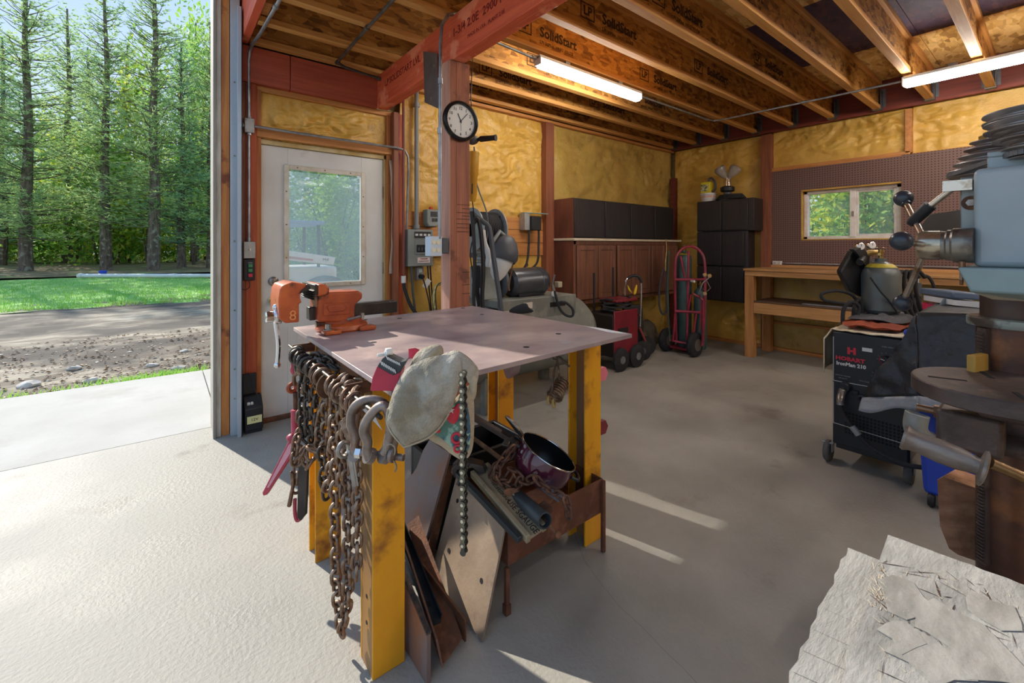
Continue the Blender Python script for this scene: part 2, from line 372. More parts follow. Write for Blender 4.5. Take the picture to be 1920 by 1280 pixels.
st('stud', (3.336, 3.58, 0), (3.46, 3.74, 2.68), M_stud)
st('header_board', (.43, 3.58, 2.449), (.735, 3.66, 2.705), M_redx); st('header_board', (.739, 3.58, 2.449), (1.405, 3.66, 2.705), M_redx)
st('header_board', (1.5, 3.6, 2.55), (1.64, 3.66, 2.705), M_redx)
st('trimmer', (.522, 3.6, 2.075), (1.54, 3.7, 2.15), M_fir); st('trimmer', (.522, 3.62, 2.41), (1.54, 3.7, 2.449), M_fir)
foam('foam', (.54, 3.665, 2.15), X1, Z1, -Y1, 1.0, .27, M_foam, WA, 3, .035, 3.0, .010)
foam('foam', (1.64, 3.68, 1.6), X1, Z1, -Y1, 1.7, 1.1, M_foam, WA, 11, .05, 1.9, .016)
foam('foam', (1.64, 3.68, 0), X1, Z1, -Y1, 1.7, 1.2, M_foam, WA, 15, .04, .8, .03)
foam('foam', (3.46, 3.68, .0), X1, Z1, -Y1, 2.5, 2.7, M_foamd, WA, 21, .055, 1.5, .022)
for z0, z1 in ((1.19, 1.325), (1.328, 1.463), (1.466, 1.6)): st('nailer_board', (1.64, 3.635, z0), (3.336, 3.675, z1), M_fir)
st('top_plate', (1.64, 3.6, 2.68), (5.95, 3.74, 2.712), M_fir)
st('nailer_strip', (1.64, 3.625, .55), (1.70, 3.66, 1.19), M_firz)
# wall B (far wall, runs along Y at x = 5.92)
wbm = MB().box((6.06, -4.1, 0), (6.12, .985, 3.2)).box((6.06, 1.97, 0), (6.12, 3.8, 3.2)).box((6.06, .985, 0), (6.12, 1.97, 1.33)).box((6.06, .985, 1.98), (6.12, 1.97, 3.2))
WB = struct(part('wall_back', wbm, MC['sheathing']))
stb = lambda n, a, b, m: part(n, bx(a, b), m, WB, bevel=.003)
stb('stud', (5.9, 2.25, 0), (6.06, 2.37, 2.69), M_stud); stb('stud', (5.88, 3.55, 0), (5.96, 3.62, 2.3), M_reddk)
stb('stud', (5.93, .945, 2.24), (6.06, 1.0, 2.69), M_fir); stb('nailer_board', (5.93, .96, 2.215), (6.0, 2.25, 2.26), M_firy); stb('nailer_board', (5.96, -1.6, 2.2), (6.0, .95, 2.235), M_firy)
stb('sill_plate', (5.93, -4, 0), (6.06, 3.6, .04), M_firy)
stb('nailer_board', (5.95, 2.37, 1.44), (5.99, 3.2, 1.475), M_firy)
stb('nailer_board', (5.96, -3, .33), (6.0, 2.25, .36), M_firy)
foam('foam', (6.0, 3.6, 0), -Y1, Z1, -X1, 1.23, 2.7, M_foam, WB, 31, .04, 1.3, .022)
foam('foam', (6.0, 2.25, 2.25), -Y1, Z1, -X1, 1.25, .46, M_foam, WB, 37, .035, 1.9, .016)
foam('foam', (6.0, .945, 2.22), -Y1, Z1, -X1, 2.6, .49, M_foam, WB, 43, .035, 2.0, .018)
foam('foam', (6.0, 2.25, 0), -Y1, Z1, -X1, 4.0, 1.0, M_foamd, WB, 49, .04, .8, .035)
# pegboard: holes are a 1-inch grid, drawn by the material (3 px each)
mp_ = bpy.data.materials.new('pegboard'); mp_.use_nodes = True; nt = mp_.node_tree; b = nt.nodes['Principled BSDF']; N = nt.nodes.new; L = nt.links.new
tcp = N('ShaderNodeTexCoord'); sxp = N('ShaderNodeSeparateXYZ'); L(tcp.outputs['Object'], sxp.inputs[0]); fr = []
for a in ('Y', 'Z'):
    m1 = N('ShaderNodeMath'); m1.operation = 'MULTIPLY'; m1.inputs[1].default_value = 39.37; L(sxp.outputs[a], m1.inputs[0])
    m2 = N('ShaderNodeMath'); m2.operation = 'FRACT'; L(m1.outputs[0], m2.inputs[0]); m3 = N('ShaderNodeMath'); m3.operation = 'SUBTRACT'; m3.inputs[1].default_value = .5; L(m2.outputs[0], m3.inputs[0])
    m4 = N('ShaderNodeMath'); m4.operation = 'POWER'; m4.inputs[1].default_value = 2; m5 = N('ShaderNodeMath'); m5.operation = 'ABSOLUTE'; L(m3.outputs[0], m5.inputs[0]); L(m5.outputs[0], m4.inputs[0]); fr.append(m4)
ad = N('ShaderNodeMath'); ad.operation = 'ADD'; L(fr[0].outputs[0], ad.inputs[0]); L(fr[1].outputs[0], ad.inputs[1])
lt = N('ShaderNodeMath'); lt.operation = 'LESS_THAN'; lt.inputs[1].default_value = .042; L(ad.outputs[0], lt.inputs[0])
mxp = N('ShaderNodeMix'); mxp.data_type = 'RGBA'; mxp.inputs['A'].default_value = sr('#6d5148'); mxp.inputs['B'].default_value = sr('#241a17'); L(lt.outputs[0], mxp.inputs['Factor']); L(mxp.outputs['Result'], b.inputs['Base Color']); b.inputs['Roughness'].default_value = .6
peg = MB()
for y0, y1, z0, z1 in ((1.93, 2.29, 1.0, 2.215), (-2.6, 1.025, 1.0, 2.225), (1.025, 1.93, 1.0, 1.36), (1.025, 1.93, 1.955, 2.215)): peg.box((5.925, y0, z0), (5.932, y1, z1))
part('pegboard', peg, mp_, WB)
# window 1 in wall B
WN = struct(part('window_1', MB().box((5.93, 1.925, 1.36), (6.14, 1.95, 1.955)).box((5.93, 1.0, 1.36), (6.14, 1.028, 1.955)).box((5.93, 1.0, 1.94), (6.14, 1.95, 1.965)).box((5.93, 1.0, 1.345), (6.14, 1.95, 1.372)), mat('window_foam_edge', '#c9a040', '#a67d2a', rough=.5, ns=6)))
M_vinyl = mat('vinyl', '#e1ddd6', '#c9bdae', rough=.5, ns=7, lo=.45, hi=.7)
fr_ = MB(); X0, X2 = 6.0, 6.08
for y0, y1, z0, z1 in ((1.885, 1.925, 1.372, 1.94), (1.028, 1.075, 1.372, 1.94), (1.028, 1.925, 1.372, 1.405), (1.028, 1.925, 1.905, 1.94)): fr_.box((X0, y0, z0), (X2, y1, z1))
part('window_frame', fr_, M_vinyl, WN, bevel=.004)
part('meeting_rail', MB().box((5.99, 1.42, 1.39), (6.05, 1.475, 1.92)), M_vinyl, WN, bevel=.004)
sh = MB()
for y0, y1, z0, z1 in ((1.075, 1.1, 1.405, 1.905), (1.40, 1.42, 1.405, 1.905), (1.1, 1.40, 1.405, 1.425), (1.1, 1.40, 1.885, 1.905)): sh.box((6.01, y0, z0), (6.045, y1, z1))
part('sash', sh, M_vinyl, WN, bevel=.003); part('window_latch', MB().box((5.98, 1.435, 1.62), (5.99, 1.455, 1.68)), mat('latch', '#8a8378', rough=.5), WN, bevel=.002)
def glass(name, dust, col='#aebfc4', sc=3, lo=.2, hi=.8, st_=(1,1,1)):
    m = bpy.data.materials.new(name); m.use_nodes = True; nt = m.node_tree; nt.nodes.clear(); N = nt.nodes.new; L = nt.links.new
    t = N('ShaderNodeBsdfTransparent'); g = N('ShaderNodeBsdfGlossy'); g.inputs['Roughness'].default_value = .03; d = N('ShaderNodeBsdfDiffuse'); d.inputs[0].default_value = sr(col)
    tl = N('ShaderNodeBsdfTranslucent'); tl.inputs[0].default_value = sr(col); dm = N('ShaderNodeMixShader'); dm.inputs[0].default_value = .5; L(d.outputs[0], dm.inputs[1]); L(tl.outputs[0], dm.inputs[2])
    a = N('ShaderNodeMixShader'); a.inputs[0].default_value = .006; L(t.outputs[0], a.inputs[1]); L(g.outputs[0], a.inputs[2])
    o = N('ShaderNodeOutputMaterial'); c = N('ShaderNodeMixShader'); tc = N('ShaderNodeTexCoord'); mp = N('ShaderNodeMapping'); mp.inputs['Scale'].default_value = st_; nz = N('ShaderNodeTexNoise'); nz.inputs['Scale'].default_value = sc; nz.inputs['Detail'].default_value = 8
    r = N('ShaderNodeMapRange'); r.inputs[1].default_value = .3; r.inputs[2].default_value = .7; r.inputs[3].default_value = dust*lo; r.inputs[4].default_value = dust*hi
    L(tc.outputs['Object'], mp.inputs[0]); L(mp.outputs[0], nz.inputs['Vector']); L(nz.outputs[0], r.inputs[0]); L(r.outputs[0], c.inputs[0]); L(a.outputs[0], c.inputs[1]); L(dm.outputs[0], c.inputs[2]); L(c.outputs[0], o.inputs[0]); return m
M_glass = glass('window_glass', .35); M_dglass = glass('dusty_glass', .42, '#8fa3ae', 3.5, .55, 1.0, (1, 1, .35))
part('pane', MB().box((6.04, 1.475, 1.405), (6.044, 1.885, 1.905)), M_glass, WN); part('pane', MB().box((6.025, 1.1, 1.425), (6.029, 1.40, 1.885)), M_glass, WN)
# walls behind the camera and the door opening
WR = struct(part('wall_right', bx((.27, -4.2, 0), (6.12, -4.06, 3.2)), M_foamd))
for x in (1.5, 2.7, 3.9, 5.1): part('stud', bx((x, -4.06, 0), (x+.05, -3.98, 2.7)), M_stud, WR)
WF = struct(part('wall_front', MB().box((.27, -4.2, 0), (.35, -1.7, 3.2)).box((.27, -1.7, 3.06), (.35, 3.54, 3.2)).box((.303, 3.545, 0), (.349, 3.78, 3.2)), M_jamb))
part('corner_trim', MB().box((.262, 3.535, 0), (.302, 3.83, 3.2)), mat('weathered_trim', '#c9c2b2', '#a89f8c', rough=.8, ns=5, st=(6,6,1)), WF, bevel=.004)
part('weather_strip', MB().box((.256, 3.52, 0), (.27, 3.545, 3.1)), mat('strip_grey', '#8e8b82', rough=.7), WF)
tr = MB().box((.352, 3.5, 0), (.405, 3.545, 3.0)).box((.405, 3.44, .0), (.412, 3.545, 2.9)).box((.385, 3.44, 0), (.412, 3.447, 2.9))
TK = struct(part('trim_1', tr, M_track, bevel=.002))
for z in (.25, .45, .85, 1.32, 1.9, 2.4): part('bolt', MB().cyl((.375, 3.497, z), (.375, 3.502, z), .006, 8), M_steel, TK)
# bottom foam/rust sill below the door and threshold
part('sill_plate', bx((.42, 3.58, 0), (.56, 3.6, .03)), M_stud, WA)

# ---------------------------------------------------------------- ceiling: deck, I-joists, beam, rims
CE = struct(part('ceiling', bx((.27, -4.2, 3.045), (6.12, 3.8, 3.1)), M_fir))
k = 0; yb = [3.8]
xs = [.3, 1.2, 2.42, 3.64, 4.86, 6.1]
y = 3.78
row = 0
while y > -4.1:
    y2 = y-.61 if row % 2 else y-.61
    for j in range(len(xs)-1):
        purple = (j == 3 and -1.5 < y < 2.4) or (j == 2 and row % 4 == 2)
        part('deck_panel', bx((xs[j]+.002, max(y2, -4.15)+.002, 3.025), (xs[j+1]-.002, y-.002, 3.045)), M_deckp if j == 3 and y < 3.3 else M_deck, CE, smooth=False)
    y = y2; row += 1
M_clip = mat('joist_hanger', '#6f7377', '#595d61', rough=.5, metal=.6, ns=8)
YJ = [3.55, 3.2, 2.81, 2.405, 2.0, 1.6, 1.2, .8, .4, 0, -.4, -.8, -1.2, -1.6, -2.0, -2.4, -2.8, -3.2, -3.6]
for i, yj in enumerate(YJ):
    web = part('joist', bx((.47, yj-.005, 2.75), (5.88, yj+.005, 2.99)), M_web, CE)
    part('flange', bx((.47, yj-.03, 2.715), (5.88, yj+.03, 2.753)), M_flange, web, bevel=.002); part('flange', bx((.47, yj-.03, 2.985), (5.88, yj+.03, 3.024)), M_flange, web, bevel=.002)
    part('joist_hanger', MB().box((5.80, yj-.036, 2.713), (5.884, yj-.031, 2.9)).box((5.80, yj+.031, 2.713), (5.884, yj+.036, 2.9)).box((5.80, yj-.036, 2.708), (5.884, yj+.036, 2.713)).box((5.878, yj-.06, 2.74), (5.882, yj+.06, 2.93)), M_clip, web)
    if yj > .3:
        for x0 in ((2.15, 3.6) if i < 6 else (2.6,)):
            x = x0+.22*((i*7) % 3)
            o = V((x, yj-.0062, 2.87))
            text('LP', .085, o+V((-.13, 0, 0)), X1, Z1, M_ink, web, align='CENTER', bold=.002)
            fb = MB()
            for a, b in (((-.20, -.055), (-.06, -.047)), ((-.20, .047), (-.06, .055)), ((-.20, -.055), (-.192, .055)), ((-.068, -.055), (-.06, .055))): fb.box((x+a[0], yj-.0062, 2.87+a[1]), (x+b[0], yj-.005, 2.87+b[1]))
            part('printed_box', fb, M_ink, web, smooth=False)
            text('SolidStart', .10, o+V((.02, 0, 0)), X1, Z1, M_ink, web, align='LEFT', bold=.003)
            text('LPI 20Plus  19/32  11-7/8', .035, o+V((.02, 0, -.075)), X1, Z1, M_ink, web, align='LEFT')
for x in (2.4,): pass
part('rim_board', bx((5.884, -4.1, 2.70), (5.93, 3.62, 3.02)), M_reddk, CE, bevel=.002)
part('rim_board', bx((.42, -4.1, 2.715), (.465, 3.58, 3.02)), M_red, CE, bevel=.002)
BM = part('beam', bx((1.40, -4.1, 2.442), (1.443, 3.578, 2.712)), M_red, CE, bevel=.002)
part('beam_ply', bx((1.4435, -4.1, 2.442), (1.488, 3.575, 2.712)), M_red, BM, bevel=.002)
for yy, s in ((3.1, 'LP SOLIDSTART LVL'), (2.0, '1-3/4 2.0E  2900 Fb  LVL'), (1.2, 'LP SOLIDSTART')):
    text(s, .07, (1.3992, yy, 2.60), -Y1, Z1, M_inkred, BM, bold=.001); 
text('MADE IN USA   PLANT 2.0E', .03, (1.3992, 2.0, 2.52), -Y1, Z1, M_inkred, BM)
# lower ledge at the joist feet along wall A
part('blocking', bx((.47, 3.52, 2.56), (1.40, 3.58, 2.712)), M_redx, CE, bevel=.002) if False else None
part('blocking', bx((.475, 3.0, 2.76), (.52, 3.17, 3.02)), M_fir, CE, bevel=.002)

# ---------------------------------------------------------------- door 1 (in wall A)
M_door = mat('door_paint', '#d8d7d0', '#cbc8bf', rough=.5, ns=2.2, c3='#a89a82', s3=4, lo3=.66, hi3=.8)
DR = struct(part('door_1', MB().box((.555, 3.66, .015), (.735, 3.705, 2.033)).box((1.295, 3.66, .015), (1.482, 3.705, 2.033)).box((.735, 3.66, 1.88), (1.295, 3.705, 2.033)).box((.735, 3.66, .015), (1.295, 3.705, 1.0)), M_door, bevel=.002))
M_gold = mat('door_foam', '#c99a3c', '#9a6a26', rough=.6, ns=14, bump=.5, bs=60)
part('door_frame', MB().box((.537, 3.64, 0), (.556, 3.74, 2.07)).box((1.483, 3.64, 0), (1.502, 3.74, 2.07)).box((.537, 3.64, 2.035), (1.502, 3.74, 2.07)), mat('frame_cream', '#c9b98c', '#ad8f50', rough=.6, ns=6, st=(1,1,.3)), DR, bevel=.003)
foamy = MB()
for p, q in (((.53, 3.64, .1), (.53, 3.64, 2.08)), ((.53, 3.635, 2.08), (1.505, 3.635, 2.08)), ((1.512, 3.64, .1), (1.512, 3.64, 2.08))):
    n = 60; pts = [V(p).lerp(V(q), i/n)+V((noise.noise(V((i*.5, 1, 0)))*.006, 0, noise.noise(V((i*.5, 5, 0)))*.006)) for i in range(n+1)]
    foamy.tube(pts, [.010+.006*noise.noise(V((i*.7, 3, 2))) for i in range(n+1)], 7)
part('foam_bead', foamy, M_gold, DR)
lf = MB()
for a, b in (((.705, 3.645, .965), (.742, 3.66, 1.905)), ((1.288, 3.645, .965), (1.325, 3.66, 1.905)), ((.742, 3.645, 1.868), (1.288, 3.66, 1.905)), ((.742, 3.645, .965), (1.288, 3.66, 1.0))): lf.box(a, b)
LF = part('window_trim', lf, mat('lite_trim', '#ddd6c6', '#c4b79e', rough=.45, ns=9), DR, bevel=.006)
for x, z in [(x, 1.887) for x in (.8, 1.0, 1.2)]+[(x, .983) for x in (.8, 1.0, 1.2)]+[(.723, z) for z in (1.2, 1.45, 1.7)]+[(1.307, z) for z in (1.2, 1.45, 1.7)]:
    part('screw', MB().cyl((x, 3.642, z), (x, 3.6455, z), .005, 8), M_rust, LF)
part('pane', bx((.742, 3.675, 1.0), (1.288, 3.679, 1.868)), M_dglass, DR)
part('door_panel', MB().box((.80, 3.656, .2), (1.0, 3.661, .8)).box((1.06, 3.656, .2), (1.26, 3.661, .8)), M_door, DR, bevel=.004)
for z, nm in ((1.025, 'deadbolt'), (.888, 'door_knob')):
    kb = MB().lathe((.636, 3.66, z), [(.034, 0), (.034, .006), (.02, .012), (.014, .03), (.026, .04), (.03, .052), (.024, .062), (.0, .064)] if nm == 'door_knob' else [(.034, 0), (.034, .012), (.026, .018), (.012, .02), (.01, .03), (0, .031)], (0,-1,0), 22, cap=False)
    part(nm, kb, M_steel if nm == 'deadbolt' else mat('brass_knob', '#b8a878', '#8f7d50', rough=.3, metal=.85, ns=10), DR)
for z in (.45, 1.1, 1.75): part('hinge', MB().cyl((1.487, 3.652, z-.05), (1.487, 3.652, z+.05), .008, 10), M_rust, DR)
part('threshold', bx((.53, 3.6, 0), (1.51, 3.75, .02)), M_rust, DR, bevel=.003)
part('strike_plate', bx((.543, 3.63, .72), (.553, 3.645, 1.14)), M_black, DR)
wp = MB().grid(lambda u, v: (1.515+.02*math.sin(v*3.1)*(1-u)+.03*u, 3.6+.008*math.sin(v*20), 1.05+v*.98), 3, 20)
part('loose_wrap', wp, mat('house_wrap', '#cfc4b4', '#b5a48e', rough=.7, ns=5), DR, solid=.002)
# ---------------------------------------------------------------- trees beyond the lawn
M_bark = mat('pine_bark', '#7b6c5c', '#4c4238', rough=.95, ns=9, st=(1,1,.25), bump=.8, bs=18, c3='#8d8a78', s3=4)
M_pine = mat('pine_needles', '#8fb476', '#c2d792', rough=.6, ns=.8, transl=.6, c3='#d2da78', s3=.9, lo3=.55, hi3=.7)
M_pine2 = mat('pine_needles_blue', '#86b593', '#b2d2a4', rough=.6, ns=.8, transl=.6, c3='#a8c66a', s3=.9, lo3=.58, hi3=.7)
M_leaf = mat('bright_leaves', '#b4cf45', '#dcd858', rough=.6, ns=1.0, transl=.55, c3='#6d9a3a', s3=1.3, lo3=.5, hi3=.56)
M_leaf2 = mat('mid_leaves', '#7fb04a', '#a8cc5c', rough=.6, ns=1.3, transl=.55, c3='#c9b84a', s3=1.6, lo3=.6, hi3=.66)
def pine_meshes(seed, ht, rad, bare, dens=1.0):
    R = random.Random(seed); tk = MB(); fo = MB()
    tk.tube([V((.05*math.sin(i*.9+seed), .05*math.cos(i*1.3), ht*i/10)) for i in range(11)], [.21*(1-i/11)*ht/13+.02 for i in range(11)], 9)
    z = bare
    while z < ht*.99:
        k = (z-bare)/(ht-bare); L0 = rad*(1-k)**.75*(.45+.55*min(1, k*5+.4))+.35
        for b in range(R.randint(4, 6)):
            a = R.random()*6.283; L = L0*R.uniform(.55, 1.1); up = .18+.6*k+R.uniform(-.2, .2); d = V((math.cos(a), math.sin(a), up)).normalized(); p0 = V((0, 0, z+R.uniform(-.2, .2)))
            if L > .8: tk.tube([p0, p0+d*L*.5-V((0,0,.06*L)), p0+d*L*.95], [.028, .016, .006], 4)
            for q in range(int((6+L*8)*dens*(1-.68*k))):
                s = R.uniform(.06, 1.05); c = p0+d*L*s+V((R.gauss(0, .16*L*s+.08), R.gauss(0, .16*L*s+.08), R.gauss(.0, .10)+.05))
                for n in range(5):
                    e = V((d.x*.7+R.gauss(0,.55), d.y*.7+R.gauss(0,.55), R.uniform(-.15,.6))).normalized()*R.uniform(.14, .30); w_ = e.cross(V((R.gauss(0,1),R.gauss(0,1),R.gauss(0,1)))).normalized()*.022
                    fo.add([c-w_, c+w_, c+e], [(0,1,2)])
        z += R.uniform(.30, .50)*(1.0 if k < .6 else .8)
    return tk.mesh('trunk'), fo.mesh('foliage')
PM = [pine_meshes(s, h, r, b, d) for s, h, r, b, d in ((1, 14.5, 3.3, 1.7, 1.25), (2, 15.5, 2.9, 2.2, 1.05), (3, 13.5, 3.4, 1.5, 1.3))]
def leaf_mesh(seed, ht, rad, n, size=.10):
    R = random.Random(seed); fo = MB(); tk = MB()
    for s in range(5):
        a = R.random()*6.28; tk.tube([(0, 0, -.2), (math.cos(a)*rad*.25, math.sin(a)*rad*.25, ht*.45), (math.cos(a)*rad*.55, math.sin(a)*rad*.55, ht*.85)], [.05, .03, .01], 5)
    cl = [V((R.gauss(0, rad*.45), R.gauss(0, rad*.45), ht*R.uniform(.12, .95))) for _ in range(26)]
    for i in range(n):
        c = R.choice(cl)+V((R.gauss(0, rad*.2), R.gauss(0, rad*.2), R.gauss(0, ht*.08))); u = V((R.gauss(0,1), R.gauss(0,1), R.gauss(0,.6))).normalized()*size*R.uniform(.6, 1.2); w_ = u.cross(V((R.gauss(0,1), R.gauss(0,1), R.gauss(0,1)))).normalized()*size*.5
        fo.add([c-u, c-w_, c+u, c+w_], [(0,1,2,3)])
    return tk.mesh('trunk'), fo.mesh('foliage')
LM = [leaf_mesh(11, 3.2, 1.6, 2600), leaf_mesh(12, 5.5, 1.9, 3400), leaf_mesh(13, 2.2, 1.3, 1800)]
def plant(name, label, cat, meshes, mats, x, y, s, rz, group, zz=None, sz=1.0):
    M = Matrix.Diagonal((s, s, s*sz, 1)); M = Matrix.Rotation(rz, 4, 'Z')@M
    z = zz if zz is not None else (.12 if y > 24.6 else 0)
    t = thing(name, label, cat, (x, y, z), group); M.translation = V((x, y, z))
    for nm, me, mt in zip(('trunk', 'foliage'), meshes, mats):
        o = bpy.data.objects.new(nm, me); COL.objects.link(o); adopt(o, t); o.matrix_basis = M
        if not me.materials: me.materials.append(mt)
        o.material_slots[0].link = 'OBJECT'; o.material_slots[0].material = mt
    return t
def gnd(px, t): return at(px, HY+F*(H-.15)/t, t)
pines = [  # photo column, depth, mesh, scale, what sets it apart
    (50, 20.6, 0, 1.08, 'stout pine with the thickest grey trunk, nearest the lawn, left of the others'),
    (198, 21.5, 1, .95, 'slim pine behind the left end of the white pipe'),
    (289, 21.3, 1, 1.05, 'tall straight pine with open crown, behind the middle of the white pipe'),
    (341, 23.0, 2, .92, 'pine with brownish trunk right of the tall straight one'),
    (396, 23.5, 0, .95, 'pine half hidden by the garage jamb'),
    (4, 24.5, 2, 1.0, 'dark pine at the left border behind the stout trunk'),
    (128, 28, 1, 1.1, 'thin pine standing back in the gap right of the stout trunk'),
    (238, 29, 0, 1.05, 'pine in the second row between the slim and the straight pine'),
    (165, 33, 2, 1.25, 'far pine seen through the gap behind the slim pine'),
    (365, 31, 1, 1.15, 'far pine behind the right end of the row'),
    (-60, 21.5, 1, 1.0, 'pine beyond the left border, branches reaching into view'),
    (470, 25, 2, 1.0, 'pine seen through the glass of the white door')]
for px, t_, k, s, lb in pines:
    p = gnd(px, t_)
    plant('pine_tree', lb, 'tree', PM[k], (M_bark, M_pine if k != 2 else M_pine2), p.x, p.y, s*.96, px*.7, 'pines at the edge of the lawn')
for i in range(16):   # sunny understory behind the trunks
    px = -20+i*29+random.uniform(-8, 8); t_ = random.choice((27, 30, 34)); p = gnd(px, t_)
    plant('understory_bush', 'yellow-green leafy bush in the sunny wood behind the pine trunks', 'bush', LM[i % 3], (M_bark, (M_leaf, M_leaf2)[i % 2]), p.x, p.y, random.uniform(1.1, 1.7), i*1.3, 'bushes in the wood behind the pines', sz=random.choice((1.0, 1.5, 2.0)))
for i in range(14):   # tall back row closing the wood
    px = -50+i*44; t_ = 40+3*(i % 3); p = gnd(px, t_)
    plant('woodland_tree', 'hazy leafy tree closing the wood behind the pines', 'tree', LM[1], (M_bark, (M_leaf2, M_pine2, M_leaf)[i % 3]), p.x, p.y, random.uniform(1.3, 2.0), i*1.7, 'trees at the back of the wood')
for i, (px, t_, s) in enumerate(((590, 13, .7), (625, 12, .6), (670, 13.5, .8), (610, 17, 1.1), (650, 18, 1.2), (690, 17, 1.1), (570, 16, .8))):
    p = gnd(px, t_); plant('garden_shrub', 'dark green shrub seen through the dusty glass of the white door', 'bush', LM[i % 2], (M_bark, (M_pine2, M_leaf2)[i % 2]), p.x, p.y, s, i*2.1, 'shrubs behind the white door', 0)
for i, (px, t_, s) in enumerate(((1520, 12, .75), (1560, 13, .62), (1625, 9.5, .85), (1665, 9.0, .9), (1640, 13, 1.1), (1600, 14, .55), (1700, 11, 1.0))):
    p = at(px, HY+F*(H-.15)/t_, t_); plant('garden_bush', 'sunlit bush outside the small pegboard window', 'bush', LM[i % 2], (M_bark, (M_leaf2, M_leaf)[i % 2]), p.x, p.y, s, i*1.9, 'bushes outside the pegboard window', 0)
# long white pipe lying at the edge of the lawn
p0, p1 = at(155, 517, 17.5), at(520, 517, 17.5); pt = thing('drain_pipe', 'long white plastic pipe lying across the far edge of the lawn', 'pipe', (p0.x, p0.y, 0))
part('pipe_body', MB().cyl(p0, p1, .085, 20), M_white, pt); d_ = (p1-p0).normalized(); part('coupling', MB().cyl(p0+d_*3.6, p0+d_*3.75, .096, 20), M_white, pt); part('end_cap', MB().lathe(p0, [(.098, .0), (.098, -.14), (.08, -.18), (0, -.19)], d_, 20), M_white, pt)
for k in (.05, .35, .65, .95):
    q = p0.lerp(p1, k); part('support_block', MB().cbox((q.x, q.y, q.z-.09), (.12, .12, .05)), M_fir, pt)
bk = MB().lathe((-2.0, 24.9, .13), [(.11, 0), (.14, .16), (.13, .17), (.10, .02), (0, .02)], n=16, cap=False); tag(part('blue_bucket', bk, mat('blue_plastic', '#2f52c8', rough=.4)), 'small blue bucket under the stout pine', 'bucket')

# tractor-like loader parked outside the door window
lc = V((1.75, 7.2, 0)); ld = thing('loader', 'white loader with red stripe, seen through the dusty door glass', 'loader', lc)
M_ldw = mat('loader_white', '#e8e6e0', rough=.4)
part('loader_arm', MB().prism([(1.0, 7.0, 1.14), (2.05, 7.0, 1.00), (2.08, 7.0, 1.12), (1.0, 7.0, 1.30)], (0, .12, 0)), M_ldw, ld, bevel=.01)
part('stripe', MB().prism([(1.05, 6.995, 1.16), (1.75, 6.995, 1.07), (1.75, 6.995, 1.10), (1.05, 6.995, 1.20)], (0, .004, 0)), mat('stripe_red', '#c96a5a', rough=.5), ld)
text('M4', .07, (1.93, 6.995, 1.085), X1, Z1, M_ink, ld)
part('hull', MB().box((.95, 7.15, .55), (2.15, 8.2, .98)), M_ldw, ld, bevel=.05)
part('canopy', MB().box((.9, 7.1, 1.62), (1.95, 8.2, 1.68)), mat('canopy_blue', '#7f9cc0', rough=.5), ld, bevel=.01)
for x in (.95, 1.88): 
    for y in (7.2, 8.1): part('roof_post', MB().cyl((x, y, .95), (x, y, 1.64), .025, 8), M_black, ld)
for x in (1.28, 1.95):
    wh = part('wheel', MB().lathe((x, 6.98, .42), [(.18, 0), (.24, .01), (.40, .0), (.42, .04), (.42, .18), (.40, .22), (.1, .22)], (0, 1, 0), 24), M_rubber, ld)
    part('rim', MB().lathe((x, 6.97, .42), [(.0, .0), (.2, .0), (.2, .03), (0, .03)], (0, 1, 0), 16), M_ldw, wh)

# ---------------------------------------------------------------- tube lights and conduits
M_tube = mat('tube_glow', '#ffffff', emis='#fffaf4', es=TUBE_POWER); M_fix = mat('fixture_white', '#d8d8d4', rough=.4)
def tube_light(label, p, q):
    p, q = V(p), V(q); t = thing('strip_light', label, 'light', (p+q)/2, 'strip lights under the joists'); d = (q-p).normalized(); r = d.cross(Z1)
    part('fixture', MB().bar(p+V((0,0,.04)), q+V((0,0,.04)), .062, .025), M_fix, t, bevel=.004)
    part('diffuser', MB().bar(p+V((0,0,-.005))+d*.012, q+V((0,0,-.005))-d*.012, .066, .062), M_tube, t, bevel=.02)
    for e, s in ((p, -1), (q, 1)): part('end_cap', MB().bar(e+V((0,0,.012)), e+d*.012*-s+V((0,0,.012)), .068, .062), M_fix, t, bevel=.004)
    if q.z < 3:
        for e in (p+d*.3, q-d*.3): part('mounting_bracket', MB().bar(e+V((0,0,.05)), e+V((0,0,.075)), .05, .05), M_galv, t)
    return t
tube_light('glowing tube light beside the red beam and clock post', (2.15, 2.405, 2.64), (3.40, 2.405, 2.64))
tube_light('glowing tube light over the drill press', (4.83, .83, 2.64), (4.83, -.40, 2.64))
for p, q in (((4.83, -1.6, 2.64), (4.83, -2.9, 2.64)), ((2.15, -.6, 2.64), (3.4, -.6, 2.64)), ((2.15, -2.6, 2.64), (3.4, -2.6, 2.64)), ((3.9, -1.0, 2.64), (3.9, -2.2, 2.64))): tube_light('added tube light out of view, there to brighten the room', p, q)  # unseen extra tubes, added to raise the room's brightness
def conduit(label, pts, r=.0095, m=None, k=1, cl=(), name='conduit', cat='conduit'):
    t = thing(name, label, cat, pts[0]); P = smooth_path(pts, k) if k > 1 else [V(p) for p in pts]
    part('pipe', MB().tube(P, r, 10), m or M_galv, t)
    for c, d in cl: part('coupling', MB().cyl(V(c)-V(d)*.018, V(c)+V(d)*.018, r*1.45, 12), m or M_galv, t)
    return t
conduit('grey metal conduit running along the joists from tube light to tube light', [(1.5, 2.44, 2.695), (1.75, 2.42, 2.69), (2.14, 2.41, 2.665)], cl=[((2.12, 2.41, 2.668), (1,0,0))])
